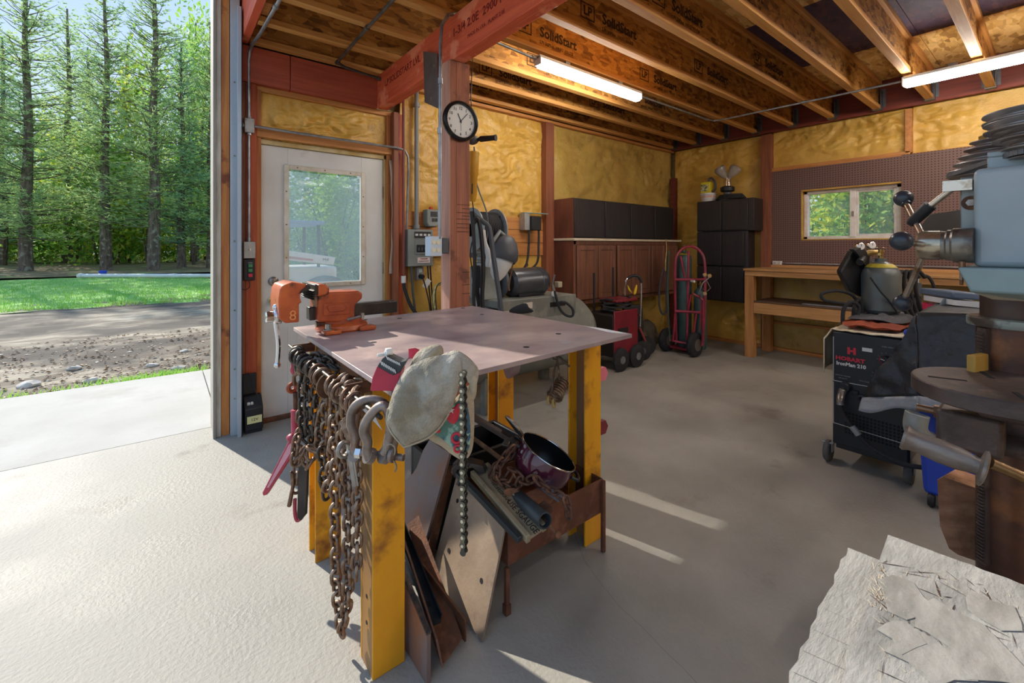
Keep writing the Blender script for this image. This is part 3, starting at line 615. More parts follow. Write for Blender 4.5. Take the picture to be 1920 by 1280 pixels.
conduit('long metal conduit crossing under the joists between the two tube lights', [(3.41, 2.41, 2.665), (4.70, 2.44, 2.69), (4.80, 2.42, 2.69), (4.835, 2.36, 2.69), (4.84, 2.28, 2.69), (4.83, .84, 2.665)], cl=[((4.66, 2.44, 2.69), (1,0,0)), ((4.835, 1.55, 2.68), (0,1,0))])
conduit('silver conduit climbing the clock post to the beam, with a coupling', [(1.30, 2.335, 1.33), (1.305, 2.335, 2.50), (1.315, 2.335, 2.62), (1.36, 2.335, 2.70), (1.45, 2.34, 2.74), (1.6, 2.36, 2.75)], .0105, cl=[((1.302, 2.335, 1.98), (0,0,1)), ((1.304, 2.335, 2.28), (0,0,1))])
conduit('bent silver conduit rising from the junction box to the door opening rim', [(.47, 3.585, 2.18), (.47, 3.585, 2.60), (.472, 3.565, 2.655), (.478, 3.52, 2.685), (.50, 3.3, 2.695), (.515, 2.88, 2.695), (.53, 2.5, 2.695)], .011, cl=[((.515, 2.88, 2.695), (.04,-1,0))])
conduit('silver conduit above the white door bending down beside it', [(.50, 3.55, 2.133), (.8, 3.55, 2.13), (1.55, 3.545, 2.13), (1.63, 3.545, 2.12), (1.665, 3.55, 2.07), (1.675, 3.56, 1.95), (1.675, 3.6, 1.44)], .010)
conduit('short silver conduit dropping from the junction box to the switch box', [(.47, 3.585, 2.10), (.47, 3.585, 1.32)], .009, cl=[((.47, 3.585, 1.33), (0,0,1))])
conduit('grey plastic conduit rising from the breaker panel', [(1.77, 3.6, 1.44), (1.77, 3.6, 2.71)], .019, mat('grey_pvc', '#7f8483', rough=.5), cl=[((1.77, 3.6, 2.55), (0,0,1)), ((1.77, 3.6, 1.46), (0,0,1))])
conduit('brown painted pipe on the stud right of the door with a grey whip below', [(1.62, 3.545, 2.55), (1.62, 3.545, 1.02)], .012, mat('brown_pipe', '#7a4030', rough=.5), cl=[((1.62, 3.545, 1.0), (0,0,1))])
whip = thing('flexible_whip', 'dark grey flexible conduit drooping from the brown pipe to the floor', 'cable', (1.62, 3.5, 1.0))
part('sleeve', hose([(1.62,3.545,1.0),(1.63,3.53,.9),(1.68,3.50,.75),(1.78,3.46,.6),(1.86,3.45,.3),(1.88,3.45,.02)], .016), M_rubber, whip); part('fitting', MB().cyl((1.62,3.545,.97),(1.62,3.545,1.03), .02, 12), M_white, whip)
conduit('black iron pipe slung under the joists near the red beam', [(1.02, 1.6, 2.69), (1.025, 3.0, 2.69), (1.035, 3.42, 2.69), (1.05, 3.46, 2.69), (1.1, 3.475, 2.68), (1.385, 3.50, 2.665)], .011, mat('iron_pipe', '#4a4744', '#6b665f', rough=.5, metal=.6, ns=14), cl=[((1.035, 3.44, 2.69), (0,1,0)), ((1.022, 2.79, 2.69), (0,1,0)), ((1.38, 3.50, 2.665), (1,0,0))], name='iron_pipe', cat='pipe')
# boxes on wall A
M_box = mat('steel_box', '#b3b5b3', '#93958f', rough=.45, metal=.5, ns=9); M_grey = mat('panel_grey', '#868b85', '#7a7f79', rough=.5, ns=3)
def box_thing(nm, label, cat, a, b, m, bev=.004, bn='box_body'):
    t = thing(nm, label, cat, ((a[0]+b[0])/2, (a[1]+b[1])/2, a[2])); part(bn, bx(a, b), m, t, bevel=bev); return t
jb = box_thing('junction_box', 'square metal junction box left above the white door', 'junction box', (.44, 3.55, 2.085), (.50, 3.6, 2.185), M_box)
for x, z in ((.45, 2.10), (.49, 2.10), (.45, 2.17), (.49, 2.17)): part('screw', MB().cyl((x, 3.546, z), (x, 3.551, z), .005, 8), M_steel, jb)
for p, q in (((.43,3.575,2.135),(.442,3.575,2.135)), ((.47,3.575,2.185),(.47,3.575,2.20)), ((.47,3.575,2.07),(.47,3.575,2.085))): part('connector', MB().cyl(p, q, .016, 10), M_galv, jb)
sw = box_thing('light_switch', 'steel toggle switch box on the orange stud left of the door', 'switch', (.435, 3.56, 1.20), (.508, 3.6, 1.318), M_box)
part('toggle', MB().cbox((.472, 3.552, 1.262), (.008, .02, .016)), mat('ivory', '#e8dcb8', rough=.5), sw)
for z in (1.235, 1.29): part('screw', MB().cyl((.472, 3.556, z), (.472, 3.561, z), .004, 8), M_galv, sw)
op = box_thing('door_opener_control', 'black push-button station with two green and one red button', 'control', (.437, 3.575, 1.045), (.507, 3.6, 1.195), M_black)
for z, m in ((1.148, '#3c8a58'), (1.115, '#3c8a58'), (1.08, '#d0324a')): part('button', MB().cbox((.477, 3.571, z), (.026, .012, .023)), mat('btn'+m, m, rough=.4), op, bevel=.002, label='red button' if z < 1.09 else 'green button')
text('OPEN', .011, (.477, 3.5735, 1.168), X1, Z1, M_white, op); part('control_wire', hose([(.472,3.585,1.045),(.474,3.58,1.0),(.45,3.58,.98),(.425,3.58,.99)], .0025), M_black, op)
bt = thing('battery_charger', 'black battery charger box with yellow label on the floor left of the door', 'charger', (.49, 3.55, 0))
part('box_body', MB().prism([(.43, 3.46, .02), (.43, 3.46, .17), (.43, 3.53, .24), (.43, 3.58, .24), (.43, 3.58, .02)], (.11, 0, 0)), M_black, bt, bevel=.006); part('back_plate', bx((.43, 3.57, .24), (.515, 3.59, .385)), M_black, bt, bevel=.004)
part('yellow_label', MB().cbox((.487, 3.457, .095), (.088, .004, .05)), mat('label_yellow', '#dcd79a', rough=.5), bt); text('12V', .028, (.487, 3.4545, .095), X1, Z1, M_ink, bt)
for x in (.455, .475): part('dial', MB().cyl((x, 3.49, .205), (x, 3.478, .195), .009, 12), M_white, bt)
part('cord', hose([(.46,3.565,.40),(.475,3.55,.36),(.49,3.5,.3),(.53,3.47,.19)], .003), M_rubber, bt); part('foot', MB().box((.435,3.47,0),(.535,3.57,.02)), M_black, bt)
bp_ = box_thing('breaker_panel', 'grey breaker panel with dark window and white label, right of the door', 'electrical panel', (1.655, 3.53, 1.11), (1.90, 3.635, 1.435), M_grey, .006)
part('door_bezel', MB().box((1.72,3.524,1.215),(1.872,3.531,1.335)), M_grey, bp_, bevel=.004); part('breaker_window', MB().box((1.735,3.520,1.235),(1.858,3.526,1.30)), M_black, bp_)
for i in range(4): part('breaker', MB().cbox((1.752+i*.03, 3.517, 1.262), (.018, .01, .03)), mat('breaker_grey', '#4a4d50', rough=.4), bp_)
part('top_strip', bx((1.715,3.525,1.36),(1.875,3.531,1.415)), M_black, bp_)
for i in range(4): part('indicator_label', MB().cbox((1.735+i*.04, 3.523, 1.388), (.026,.004,.018)), M_white, bp_)
part('warning_label', bx((1.745,3.526,1.14),(1.865,3.531,1.188)), mat('label_pinkish', '#e3cdc6', rough=.6), bp_); text('DANGER', .018, (1.805,3.5245,1.176), X1, Z1, M_inkred, bp_); text('HAZARDOUS VOLTAGE', .009, (1.805,3.5245,1.155), X1, Z1, M_ink, bp_)
tm = thing('timer_switch', 'small grey timer box with red cap above the breaker panel', 'timer', (1.9, 3.6, 1.47))
part('box_body', MB().prism([(1.845,3.54,1.62),(1.965,3.54,1.62),(1.965,3.54,1.50),(1.945,3.54,1.465),(1.865,3.54,1.465),(1.845,3.54,1.50)], (0,.09,0)), M_grey, tm, bevel=.008); part('red_cap', MB().lathe((1.905,3.585,1.62), [(.018,0),(.018,.02),(.012,.028),(0,.03)], n=14), mat('cap_red', '#b5332a', rough=.4), tm)
part('display', bx((1.88,3.535,1.555),(1.945,3.541,1.60)), M_black, tm); part('button', bx((1.895,3.535,1.51),(1.915,3.541,1.54)), M_black, tm); part('button', bx((1.925,3.535,1.51),(1.945,3.541,1.54)), M_black, tm)
ot = box_thing('wall_outlet', 'steel wall outlet with plug and paper tag below the breaker panel', 'outlet', (1.765, 3.575, .985), (1.825, 3.635, 1.10), M_box)
part('receptacle', MB().cbox((1.795,3.571,1.07),(.03,.008,.03)), M_white, ot); part('plug', MB().cyl((1.795,3.574,1.02),(1.795,3.53,1.015),.022,12), M_black, ot)
part('paper_tag', MB().cbox((1.83,3.52,.955),(.05,.002,.085), Matrix.Rotation(math.radians(35),3,'Y')), mat('paper', '#dedcd4', rough=.8), ot); part('plug_cord', hose([(1.795,3.53,1.01),(1.82,3.51,.9),(1.86,3.51,.7),(1.87,3.52,.4),(1.86,3.5,.02)], .006), M_rubber, ot)
for i, (x, lb) in enumerate(((1.70, 'thick grey cable dropping from the left of the breaker panel'), (1.86, 'thin black cable dropping from the right of the breaker panel'), (1.885, 'second black cable at the right edge of the breaker panel'))):
    tag(part('cable', hose([(x,3.56,1.115),(x+.01,3.55,.9),(x+.03,3.53,.6),(x+.02,3.53,.3),(x+.05,3.5,.01)], .011 if i == 0 else .007), M_rubber if i else mat('grey_cable', '#4b4f50', rough=.5)), lb, 'cable')
yc = thing('extension_cord', 'yellow and white cord looped over a peg by the post foot', 'cord', (1.9, 3.4, .9))
part('cord', hose([(2.0,3.5,.945),(1.93,3.46,.95),(1.87,3.43,.93),(1.845,3.42,.85),(1.86,3.42,.7),(1.87,3.42,.5),(1.86,3.42,.02)], .011), mat('cord_yellow', '#d9cf86', '#7c7a5a', rough=.5, ns=30), yc); part('stripe', hose([(1.99,3.49,.957),(1.93,3.45,.962),(1.88,3.42,.94),(1.858,3.41,.86),(1.873,3.41,.7)], .004), M_black, yc)
# socket on the post (outlet box)
pb = thing('post_outlet', 'pale steel outlet box with four sockets on the clock post', 'outlet', (1.27, 2.33, 1.22))
part('box_body', bx((1.235,2.33,1.225),(1.315,2.40,1.345)), mat('outlet_pale', '#c9d4da', rough=.4), pb, bevel=.005); part('grey_plug', bx((1.318,2.335,1.24),(1.365,2.39,1.335)), mat('dark_grey_plastic', '#4b4d50', rough=.5), pb, bevel=.006)
for x in (1.258, 1.288):
    for z in (1.262, 1.308): part('receptacle', MB().lathe((x,2.332,z), [(.0,.0),(.013,0),(.013,.006),(0,.006)], (0,-1,0), 14), mat('ivory', '#e8dcb8'), pb)
# ---------------------------------------------------------------- clock post
ps = thing('support_post', 'reddish built-up timber post carrying the wall clock behind the welding table', 'post', (1.45, 2.4, 0))
part('post_ply', bx((1.385, 2.35, 0), (1.4255, 2.46, 2.44)), M_post, ps, bevel=.002); part('post_ply', bx((1.426, 2.35, 0), (1.524, 2.46, 2.44)), M_post, ps, bevel=.002)
part('edge_face', MB().box((1.379, 2.352, 0), (1.3852, 2.415, 2.44)).box((1.379, 2.4155, 0), (1.3852, 2.458, 2.44)), M_postp, ps, bevel=.001)
for i, z in enumerate((1.545, 1.52, 1.495, 1.475, 1.455, 1.425, 1.40, 1.375, 1.12, 1.04, .985)):
    part('pencil_mark', bx((1.43 if i in (0,2,4,5,6,7) else 1.47, 2.3475, z), (1.524, 2.351, z+.0025)), M_ink, ps, smooth=False)
cb = thing('gusset_plate', 'grey steel connector plate bolted to the post under the beam', 'bracket', (1.33, 2.5, 2.2))
part('plate', MB().prism([(1.372,2.49,2.52),(1.372,2.68,2.60),(1.372,2.66,2.25),(1.372,2.47,2.16)], (-.006,0,0)), mat('plate_grey', '#8d8682', '#75706c', rough=.35, metal=.7, ns=6), cb, bevel=.001); part('side_flange', MB().prism([(1.372,2.68,2.60),(1.372,2.66,2.25),(1.395,2.66,2.25),(1.395,2.68,2.60)], (0,.004,0)), MC['plate_grey'], cb)
for y, z in ((2.52, 2.45), (2.56, 2.25), (2.63, 2.50)): part('bolt', MB().cyl((1.362,y,z),(1.37,y,z),.012,6), M_steel, cb)
ck = thing('wall_clock', 'round black-rimmed clock with white face on the timber post', 'clock', (1.445, 2.34, 1.95)); cc = V((1.447, 2.35, 2.064)); ny = V((0,-1,0))
part('rim', MB().lathe(cc, [(.10,0),(.122,.003),(.126,.02),(.120,.034),(.110,.038),(.104,.034),(.102,.022),(.102,.01)], ny, 48, cap=False), mat('clock_black', '#16181a', rough=.25), ck)
part('face', MB().lathe(cc+ny*.012, [(0,0),(.104,0),(.104,.004),(0,.004)], ny, 40, cap=False), mat('clock_face', '#e4e2da', rough=.6), ck)
for n in range(1, 13):
    a = math.radians(90-30*n); text(str(n), .026, cc+V((math.cos(a)*.08, -.0165, math.sin(a)*.08)), X1, Z1, M_black, ck, 'numeral', bold=.0004)
tk_ = MB()
for n in range(60):
    a = math.radians(6*n); r0 = .094 if n % 5 else .092; tk_.bar(cc+V((math.cos(a)*r0, -.0165, math.sin(a)*r0)), cc+V((math.cos(a)*.099, -.0165, math.sin(a)*.099)), .001 if n % 5 else .002, .001, up=(0,1,0))
part('minute_track', tk_, M_black, ck, smooth=False)
for nm, deg, L, w_ in (('hour_hand', 90-334, .05, .006), ('minute_hand', 90-42, .075, .004), ('second_hand', 90-178, .06, .0015)):
    a = math.radians(deg); part(nm, MB().bar(cc+V((-math.cos(a)*.012, -.0185, -math.sin(a)*.012)), cc+V((math.cos(a)*L, -.0185, math.sin(a)*L)), .0012, w_, up=(math.sin(a),0,-math.cos(a))), M_black, ck)
part('hub', MB().lathe(cc, [(0,.02),(.006,.02),(.006,.016)], ny, 12, cap=False), M_black, ck)
# ================================================================ against wall A
M_oak = mat('dark_oak', '#82543f', '#62402e', rough=.45, ns=2.2, st=(14,14,.9), bump=.1, bs=8, bst=(30,30,2)); M_oakb = wood('cabinet_black_oak', '#2f2927', '#242020', 'z', rough=.45, bump=.08)
M_oakr = mat('cabinet_side', '#7a4534', '#4a2a20', rough=.5, ns=2, st=(3,3,.6)); M_counter = mat('counter', '#d9cdb4', '#c4b595', rough=.45, ns=4); M_dark = mat('dark_gap', '#141211', rough=.9)
uc = thing('wall_cabinet', 'long black wall cabinet with four doors standing on the counter', 'cabinet', (4.44, 3.45, 1.38))
part('body', bx((3.464, 3.30, 1.378), (5.42, 3.60, 1.815)), M_oakb, uc, bevel=.003); part('side_panel', bx((3.460, 3.285, 1.378), (3.4638, 3.60, 1.815)), M_oakr, uc)
for a, b in ((3.475, 3.98), (3.995, 4.46), (4.475, 4.965), (4.98, 5.415)): part('door', bx((a, 3.282, 1.392), (b, 3.299, 1.803)), M_oakb, uc, bevel=.004)
lcab = thing('base_cabinet', 'dark oak base cabinet hung on the wall with raised panel doors', 'cabinet', (4.5, 3.45, .65))
part('body', bx((3.464, 3.30, .65), (5.50, 3.60, 1.348)), M_oak, lcab, bevel=.003); part('side_panel', bx((3.46, 3.285, .65), (3.4638, 3.6, 1.348)), M_oakr, lcab)
part('face_frame', MB().box((3.464,3.286,.65),(3.50,3.30,1.348)).box((3.464,3.286,1.31),(5.5,3.30,1.348)).box((3.464,3.286,.65),(5.5,3.30,.68)), M_oak, lcab)
for a, b in ((3.505, 3.845), (3.86, 4.165), (4.20, 4.54), (4.555, 4.885), (4.90, 5.20), (5.215, 5.49)):
    d = part('door', MB().box((a,3.268,.70),(a+.055,3.286,1.30)).box((b-.055,3.268,.70),(b,3.286,1.30)).box((a+.055,3.268,.70),(b-.055,3.286,.755)).box((a+.055,3.268,1.245),(b-.055,3.286,1.30)), M_oak, lcab, bevel=.004)
    part('raised_panel', bx((a+.055,3.274,.755),(b-.055,3.283,1.245)), M_oak, d, bevel=.006)
tag(part('countertop', bx((3.45, 3.262, 1.35), (5.58, 3.60, 1.377)), M_counter, bevel=.004), 'long cream countertop between the oak base cabinet and black wall cabinet', 'countertop')
wb2 = thing('wall_outlet', 'grey metal outlet box with black plugs on the wooden boards right of the post', 'outlet', (3.05, 3.6, 1.46))
part('box_body', bx((2.99,3.54,1.46),(3.06,3.635,1.64)), M_box, wb2, bevel=.004); part('black_plug', bx((3.06,3.50,1.46),(3.19,3.60,1.61)), M_black, wb2, bevel=.006); part('bracket', bx((2.99,3.54,1.642),(3.33,3.60,1.65)), mat('verdigris', '#7f9a92', rough=.6), wb2)
for i, (a, b) in enumerate(((3.03, 2.80), (3.17, 2.84))): tag(part('power_cable', hose([(a,3.52,1.46),(a-.02,3.5,1.3),(a-.08,3.47,1.1),(b,3.45,.98),(b-.1,3.3,.9)], .012), M_rubber), ('left', 'right')[i]+' black cable drooping from the outlet box behind the compressor', 'cable')
# hose reel
M_gcast = mat('grey_cast', '#9aa09c', '#7d827e', rough=.5, metal=.2, ns=6); M_dkg = mat('dark_grey', '#55585c', '#46494d', rough=.5, ns=5)
hr = thing('hose_reel', 'hose reel with grey steel flanges and wound black hose behind the post', 'hose reel', (1.93, 2.85, 1.3)); hc = at(905, 432, 3.45)
for dx in (-.11, .11): part('flange', MB().lathe(hc+V((dx,0,0)), [(.05,0),(.165,-.004),(.175,.0),(.175,.008),(.165,.006),(.05,.008)], X1, 36), M_gcast, hr)
part('drum', MB().cyl(hc-V((.11,0,0)), hc+V((.11,0,0)), .07, 20), M_dkg, hr)
wind = [hc+V((-.095+.19*i/170, math.cos(i*.42)*.135, math.sin(i*.42)*.135)) for i in range(171)]
part('wound_hose', MB().tube(wind, .014, 7), M_rubber, hr); part('arm', MB().bar(hc+V((.12,0,0)), hc+V((.12,.05,-.25)), .02, .05).bar(hc+V((.12,.05,-.25)), (hc.x+.1, 3.6, 1.3), .02, .05), M_dkg, hr, bevel=.003)
# angle grinder hanging
ag = thing('angle_grinder', 'yellow grinder with black side handle hanging beside the clock post', 'power tool', (1.62, 2.5, 1.6)); g0 = at(886, 378, 2.93); g1 = at(889, 285, 2.93); g2 = at(886, 262, 2.93); g3 = at(930, 258, 2.86)
part('motor_body', MB().tube([g0, g0.lerp(g1,.1), g0.lerp(g1,.5), g0.lerp(g1,.55), g1], [.018,.026,.028,.034,.034], 16), mat('tool_yellow', '#d9a51c', '#c08a14', rough=.4, ns=8), ag)
part('vent_slot', MB().bar(g0.lerp(g1,.15)+V((-.02,-.022,0)), g0.lerp(g1,.35)+V((-.02,-.022,0)), .006,.006), M_black, ag)
part('gear_head', MB().ball(g2, .042, 14, (1,1,.8)), M_dkg, ag); part('side_handle', MB().tube([g2+V((.03,0,0)), g2.lerp(g3,.3), g2.lerp(g3,.35), g2.lerp(g3,.9), g3], [.012,.012,.020,.017,.022], 14), M_black, ag); part('disc', MB().cyl(g2+V((-.05,.03,.0)), g2+V((-.054,.034,0)), .055, 24), M_steel, ag)
part('hook_cord', MB().tube([g2, g2+V((0,.02,.3)), (g2.x, 2.45, 2.6)], .003, 6), M_black, ag); part('power_cord', hose([g0, at(890, 430, 2.95), at(882, 480, 3.0), at(895, 560, 3.1)], .004), M_black, ag)
tag(part('air_hose', hose([at(889, 275, 2.95), at(893,340,3.0), at(913,400,3.05), at(914,440,3.1), at(905,470,3.15)], .005), mat('hose_grey', '#6d7478', rough=.5)), 'thin grey air hose curving down beside the yellow grinder', 'hose')
# work lamp-like funnel + straps
dl = thing('shop_lamp', 'dark grey dome with a white funnel below, hanging over the compressor', 'lamp', at(945, 500, 3.3)); dc = at(948, 458, 3.35); da = (at(932, 520, 3.3)-dc).normalized()
part('dome', MB().lathe(dc, [(.02,-.07),(.05,-.06),(.085,-.02),(.11,.04),(.118,.10),(.105,.13),(.09,.12)], da, 28, cap=False), M_dkg, dl, solid=.003); part('white_funnel', MB().lathe(dc, [(.095,.10),(.085,.15),(.055,.24),(.03,.28),(0,.28)], da, 24, cap=False), M_white, dl, solid=.002); part('grey_handle', MB().tube([dc-da*.05, dc-da*.05+V((-.07,0,.05)), dc-da*.0+V((-.12,0,.02))], .016, 8), M_gcast, dl)
for i, (pts, r, lb, m) in enumerate(((((886,400),(905,415),(918,430),(925,480),(935,545),(941,588)), .017, 'wide grey-black strap arching from the hose reel down in front of the lamp dome', 'strap_grey'), (((888,418),(896,412),(902,440),(906,500),(904,560),(908,600)), .015, 'black strap hanging between the hose reel and the post', 'strap_black'), (((884,396),(888,440),(890,500),(888,560),(892,600)), .013, 'black cable bundle hanging directly beside the post', 'strap_black'))):
    tag(part('hanging_strap', hose([at(x, y, 3.0-.03*i) for x, y in pts], r), mat(m, '#4d5256' if 'grey' in m else '#202225', rough=.5)), lb, 'strap')
pipe_w = thing('vacuum_wand', 'white ribbed tube hanging in front of the hose reel', 'tube', at(905, 470, 3.05)); part('tube_body', hose([at(905,432,3.1), at(908,455,3.08), at(916,478,3.06), at(914,500,3.05)], .02), M_white, pipe_w)
pump = thing('black_fixture', 'black clamp fixture with wire legs beside the post above the table', 'clamp', at(893, 520, 3.1))
part('clamp_body', MB().prism([at(884,498,3.1),at(902,498,3.1),at(905,530,3.1),at(900,575,3.1),at(887,575,3.1),at(884,530,3.1)], (.05,.06,0)), M_black, pump, bevel=.01)
for a, b in (((884,520),(895,580)), ((900,540),(903,578)), ((903,530),(908,572))): part('wire_leg', MB().cyl(at(*a,3.07), at(*b,3.07), .005, 8), M_galv, pump)
# air compressor
cp = thing('air_compressor', 'large grey air compressor with long tank and round electric motor', 'compressor', (2.5, 2.95, 0)); M_tank = mat('tank_grey', '#77786f', '#62635b', rough=.55, ns=3, c3='#8d8b80', s3=5, lo3=.55, hi3=.7)
T0 = V((1.75, 2.95, .50)); part('tank', MB().lathe(T0, [(0,-.16),(.12,-.15),(.24,-.09),(.31,0),(.315,.02),(.315,1.30),(.31,1.32),(.24,1.42),(.12,1.48),(0,1.495)], X1, 36, cap=False), M_tank, cp)
for x in (1.95, 2.9):
    for y in (2.75, 3.15): part('foot', MB().box((x-.05, y-.03, 0), (x+.05, y+.03, .28)), M_tank, cp, bevel=.004)
pf = part('platform', MB().box((2.02, 2.72, .80), (2.88, 3.2, .86)).box((2.02,2.70,.68),(2.88,2.715,.86)), M_tank, cp, bevel=.006)
part('sticker', bx((2.27,2.697,.78),(2.36,2.70,.83)), mat('sticker_dirty', '#c9beb0', rough=.8), pf); part('sticker', bx((1.9+.16,2.697,.74),(2.13,2.70,.78)), MC['sticker_dirty'], pf)
part('handle_slot', bx((2.56,2.696,.77),(2.74,2.70,.81)), M_dark, pf)
mt_ = part('motor', MB().lathe((2.26, 2.9, .98), [(0,0),(.09,0),(.118,.02),(.122,.05),(.122,.30),(.127,.305),(.127,.34),(.124,.36),(.10,.40),(.05,.415),(0,.418)], X1, 36, cap=False), mat('motor_grey', '#5d5f63', '#4a4c50', rough=.3, metal=.5, ns=5), cp)
part('lifting_eye', MB().ring((2.47, 2.9, 1.125), .014, .004, (0,1,0), 14, 6), M_black, mt_); part('motor_base', MB().box((2.32,2.82,.86),(2.6,2.98,.89)), M_black, mt_, bevel=.004); part('terminal_box', bx((2.62,2.98,1.0),(2.72,3.06,1.08)), M_grey, mt_, bevel=.005)
part('pump_block', MB().box((1.98,2.85,.86),(2.14,3.05,1.12)).lathe((2.06,2.95,1.12), [(.06,0),(.08,.01),(.08,.03),(.06,.04),(.06,.05),(.08,.06),(.08,.08),(.06,.09),(.06,.1),(.08,.11),(.08,.13),(.05,.15)], Z1, 18), M_gcast, cp, bevel=.004)
part('flywheel', MB().lathe((2.17,2.95,1.0), [(.03,0),(.14,0),(.15,.005),(.15,.03),(.14,.035),(.03,.035)], X1, 28), M_dkg, cp)
pg = part('pressure_gauge', MB().lathe(at(1040,551,3.72), [(0,0),(.024,0),(.026,.004),(.026,.02),(0,.02)], (.3,.95,0), 18, cap=False), M_white, cp)
part('regulator', MB().cyl(at(1040,551,3.74), at(1036,534,3.74), .014, 10).cyl(at(1036,534,3.74), at(1040,515,3.74), .009, 8), M_steel, cp)
part('pressure_switch', MB().cbox(at(1047,533,3.85), (.05,.05,.05)), mat('switch_yellowed', '#a89f84', rough=.6), cp, bevel=.005)
part('coiled_hose', hose([at(1040,545,3.72), at(1048,575,3.70), at(1060,590,3.68), at(1073,592,3.68), at(1074,580,3.68), at(1062,568,3.68), at(1050,566,3.68)], .011), M_rubber, cp)
part('copper_line', hose([at(958,470,3.4), at(962,490,3.4), at(955,530,3.4), at(955,545,3.4)], .006), mat('copper', '#8a6a50', rough=.4, metal=.7), cp)
tag(part('shop_rag', MB().puff([at(x, y, 3.36) for x, y in ((955,585),(962,576),(985,568),(990,576),(1000,584),(980,588))], (.6,-.8,.1), .02, seed=3), M_black), 'black rag on the compressor tank', 'rag')
# stick welder with cable coil (red and black), hand truck with chrome frame
sw_ = thing('stick_welder', 'black and red wheeled welding machine with cable coiled on top', 'welder', (3.85, 2.95, 0)); M_rdp = mat('red_paint', '#84212f', '#6a1a26', rough=.4, ns=5)
part('cabinet_body', bx((3.60,2.86,.14),(3.98,3.22,.58)), M_black, sw_, bevel=.015); part('red_side', bx((3.60,2.845,.16),(4.0,2.862,.62)), M_rdp, sw_, bevel=.01); part('red_top', bx((3.66,2.86,.70),(4.02,3.1,.73)), M_rdp, sw_, bevel=.01)
part('handle_post', MB().cyl((3.64,3.15,.5),(3.64,3.15,1.0), .012, 8), M_black, sw_); part('handle_post', MB().cyl((4.0,3.18,.5),(4.0,3.18,1.05), .012, 8), M_black, sw_)
coil = [V((3.82+math.cos(i*.35)*(.19+.015*math.sin(i*1.7)), 3.0+math.sin(i*.35)*.13, .60+.0012*i+.012*math.sin(i*.9))) for i in range(110)]
part('cable_coil', MB().tube(coil, .011, 6), M_rubber, sw_); part('nameplate', bx((3.66,2.838,.36),(3.82,2.845,.44)), M_black, sw_)
for x in (3.68, 3.95): 
    wq = part('wheel', MB().lathe((x,2.80,.12), [(.03,0),(.09,0),(.12,.012),(.12,.04),(.09,.05),(.03,.05)], Y1, 24), M_rubber, sw_); part('hub', MB().lathe((x,2.797,.12), [(0,0),(.04,0),(.04,.004)], Y1, 14), M_galv, wq)
ht = thing('hand_truck', 'small folding hand truck with chrome loop handle and yellow tie', 'hand truck', (4.2, 3.0, 0)); hp = lambda x, y, t=5.0: at(x, y, t)
part('chrome_frame', hose([hp(1172,600),hp(1171,560),hp(1172,535),hp(1175,524),hp(1185,519),hp(1197,521),hp(1202,532),hp(1202,570),hp(1200,612)], .011), M_chrome, ht)
part('grip', hose([hp(1177,522,4.98),hp(1186,517,4.98),hp(1198,519,4.98),hp(1203,530,4.98)], .016), M_black, ht)
part('yellow_tie', MB().puff([hp(1177,534,4.97),hp(1183,545,4.97),hp(1186,549,4.97),hp(1183,548,4.97),hp(1178,543,4.97)], (-.6,-.8,0), .008), mat('tie_yellow', '#d8b21c', rough=.6), ht); part('yellow_tie', MB().puff([hp(1194,533,4.97),hp(1190,541,4.97),hp(1188,551,4.97),hp(1192,551,4.97),hp(1195,540,4.97)], (-.6,-.8,0), .008), MC['tie_yellow'], ht)
part('black_back', MB().prism([hp(1171,572),hp(1205,572),hp(1207,620),hp(1206,652),hp(1176,655),hp(1170,620)], (.06,.08,0)), M_black, ht, bevel=.01)
for x, y in ((1179,593),(1197,590)): part('latch', MB().cbox(hp(x,y,4.96), (.03,.03,.018)), M_chrome, ht)
part('red_strap', hose([hp(1199,614,4.97),hp(1205,628,4.96),hp(1210,640,4.97)], .014), mat('strap_red', '#8f3b35', rough=.6), ht)
for c in ((4.22, 2.93, .11), (4.47, 3.04, .11)):
    wq = part('wheel', MB().lathe(c, [(.03,0),(.085,0),(.11,.012),(.11,.04),(.085,.05),(.03,.05)], (.45,.89,0), 22), M_rubber, ht); part('hub', MB().lathe(V(c)-V((.003,.004,0)), [(0,0),(.035,0),(.035,.004)], (.45,.89,0), 12), M_dkg, wq)
for i, (a, b, m, lb) in enumerate((((3.5,3.32,0),(3.78,3.58,.42), M_dkg, 'dark storage tote on the floor under the left end of the oak cabinet'), ((4.62,3.3,0),(4.86,3.55,.34), mat('dull_tan', '#6f6452', '#5a5142', rough=.8, ns=8), 'tan bag leaning on the wall behind the hand truck'), ((4.95,3.34,0),(5.15,3.55,.30), MC['dull_tan'], 'short tan bag right of the hand truck'), ((4.0,3.36,0),(4.5,3.58,.46), M_black, 'black case standing under the oak cabinet behind the welder'))):
    t = thing(('storage_tote','feed_bag','feed_bag','tool_case')[i], lb, ('tote','bag','bag','case')[i], ((a[0]+b[0])/2,(a[1]+b[1])/2,0)); mb = MB()
    if i in (1,2): part('sack_body', MB().puff([(a[0],a[1],.01),(b[0],a[1],.01),(b[0]+.01,a[1]+.08,.2),(b[0]-.04,a[1]+.12,b[2]),(a[0]+.04,a[1]+.12,b[2]),(a[0]-.01,a[1]+.08,.2)], (0,-1,0), .08, amp=.012, seed=i), m, t)
    else: part('box_body', bx(a, (b[0],b[1],b[2]-.05)), m, t, bevel=.015); part('lid', bx((a[0]-.01,a[1]-.01,b[2]-.05),(b[0]+.01,b[1],b[2])), m, t, bevel=.01)
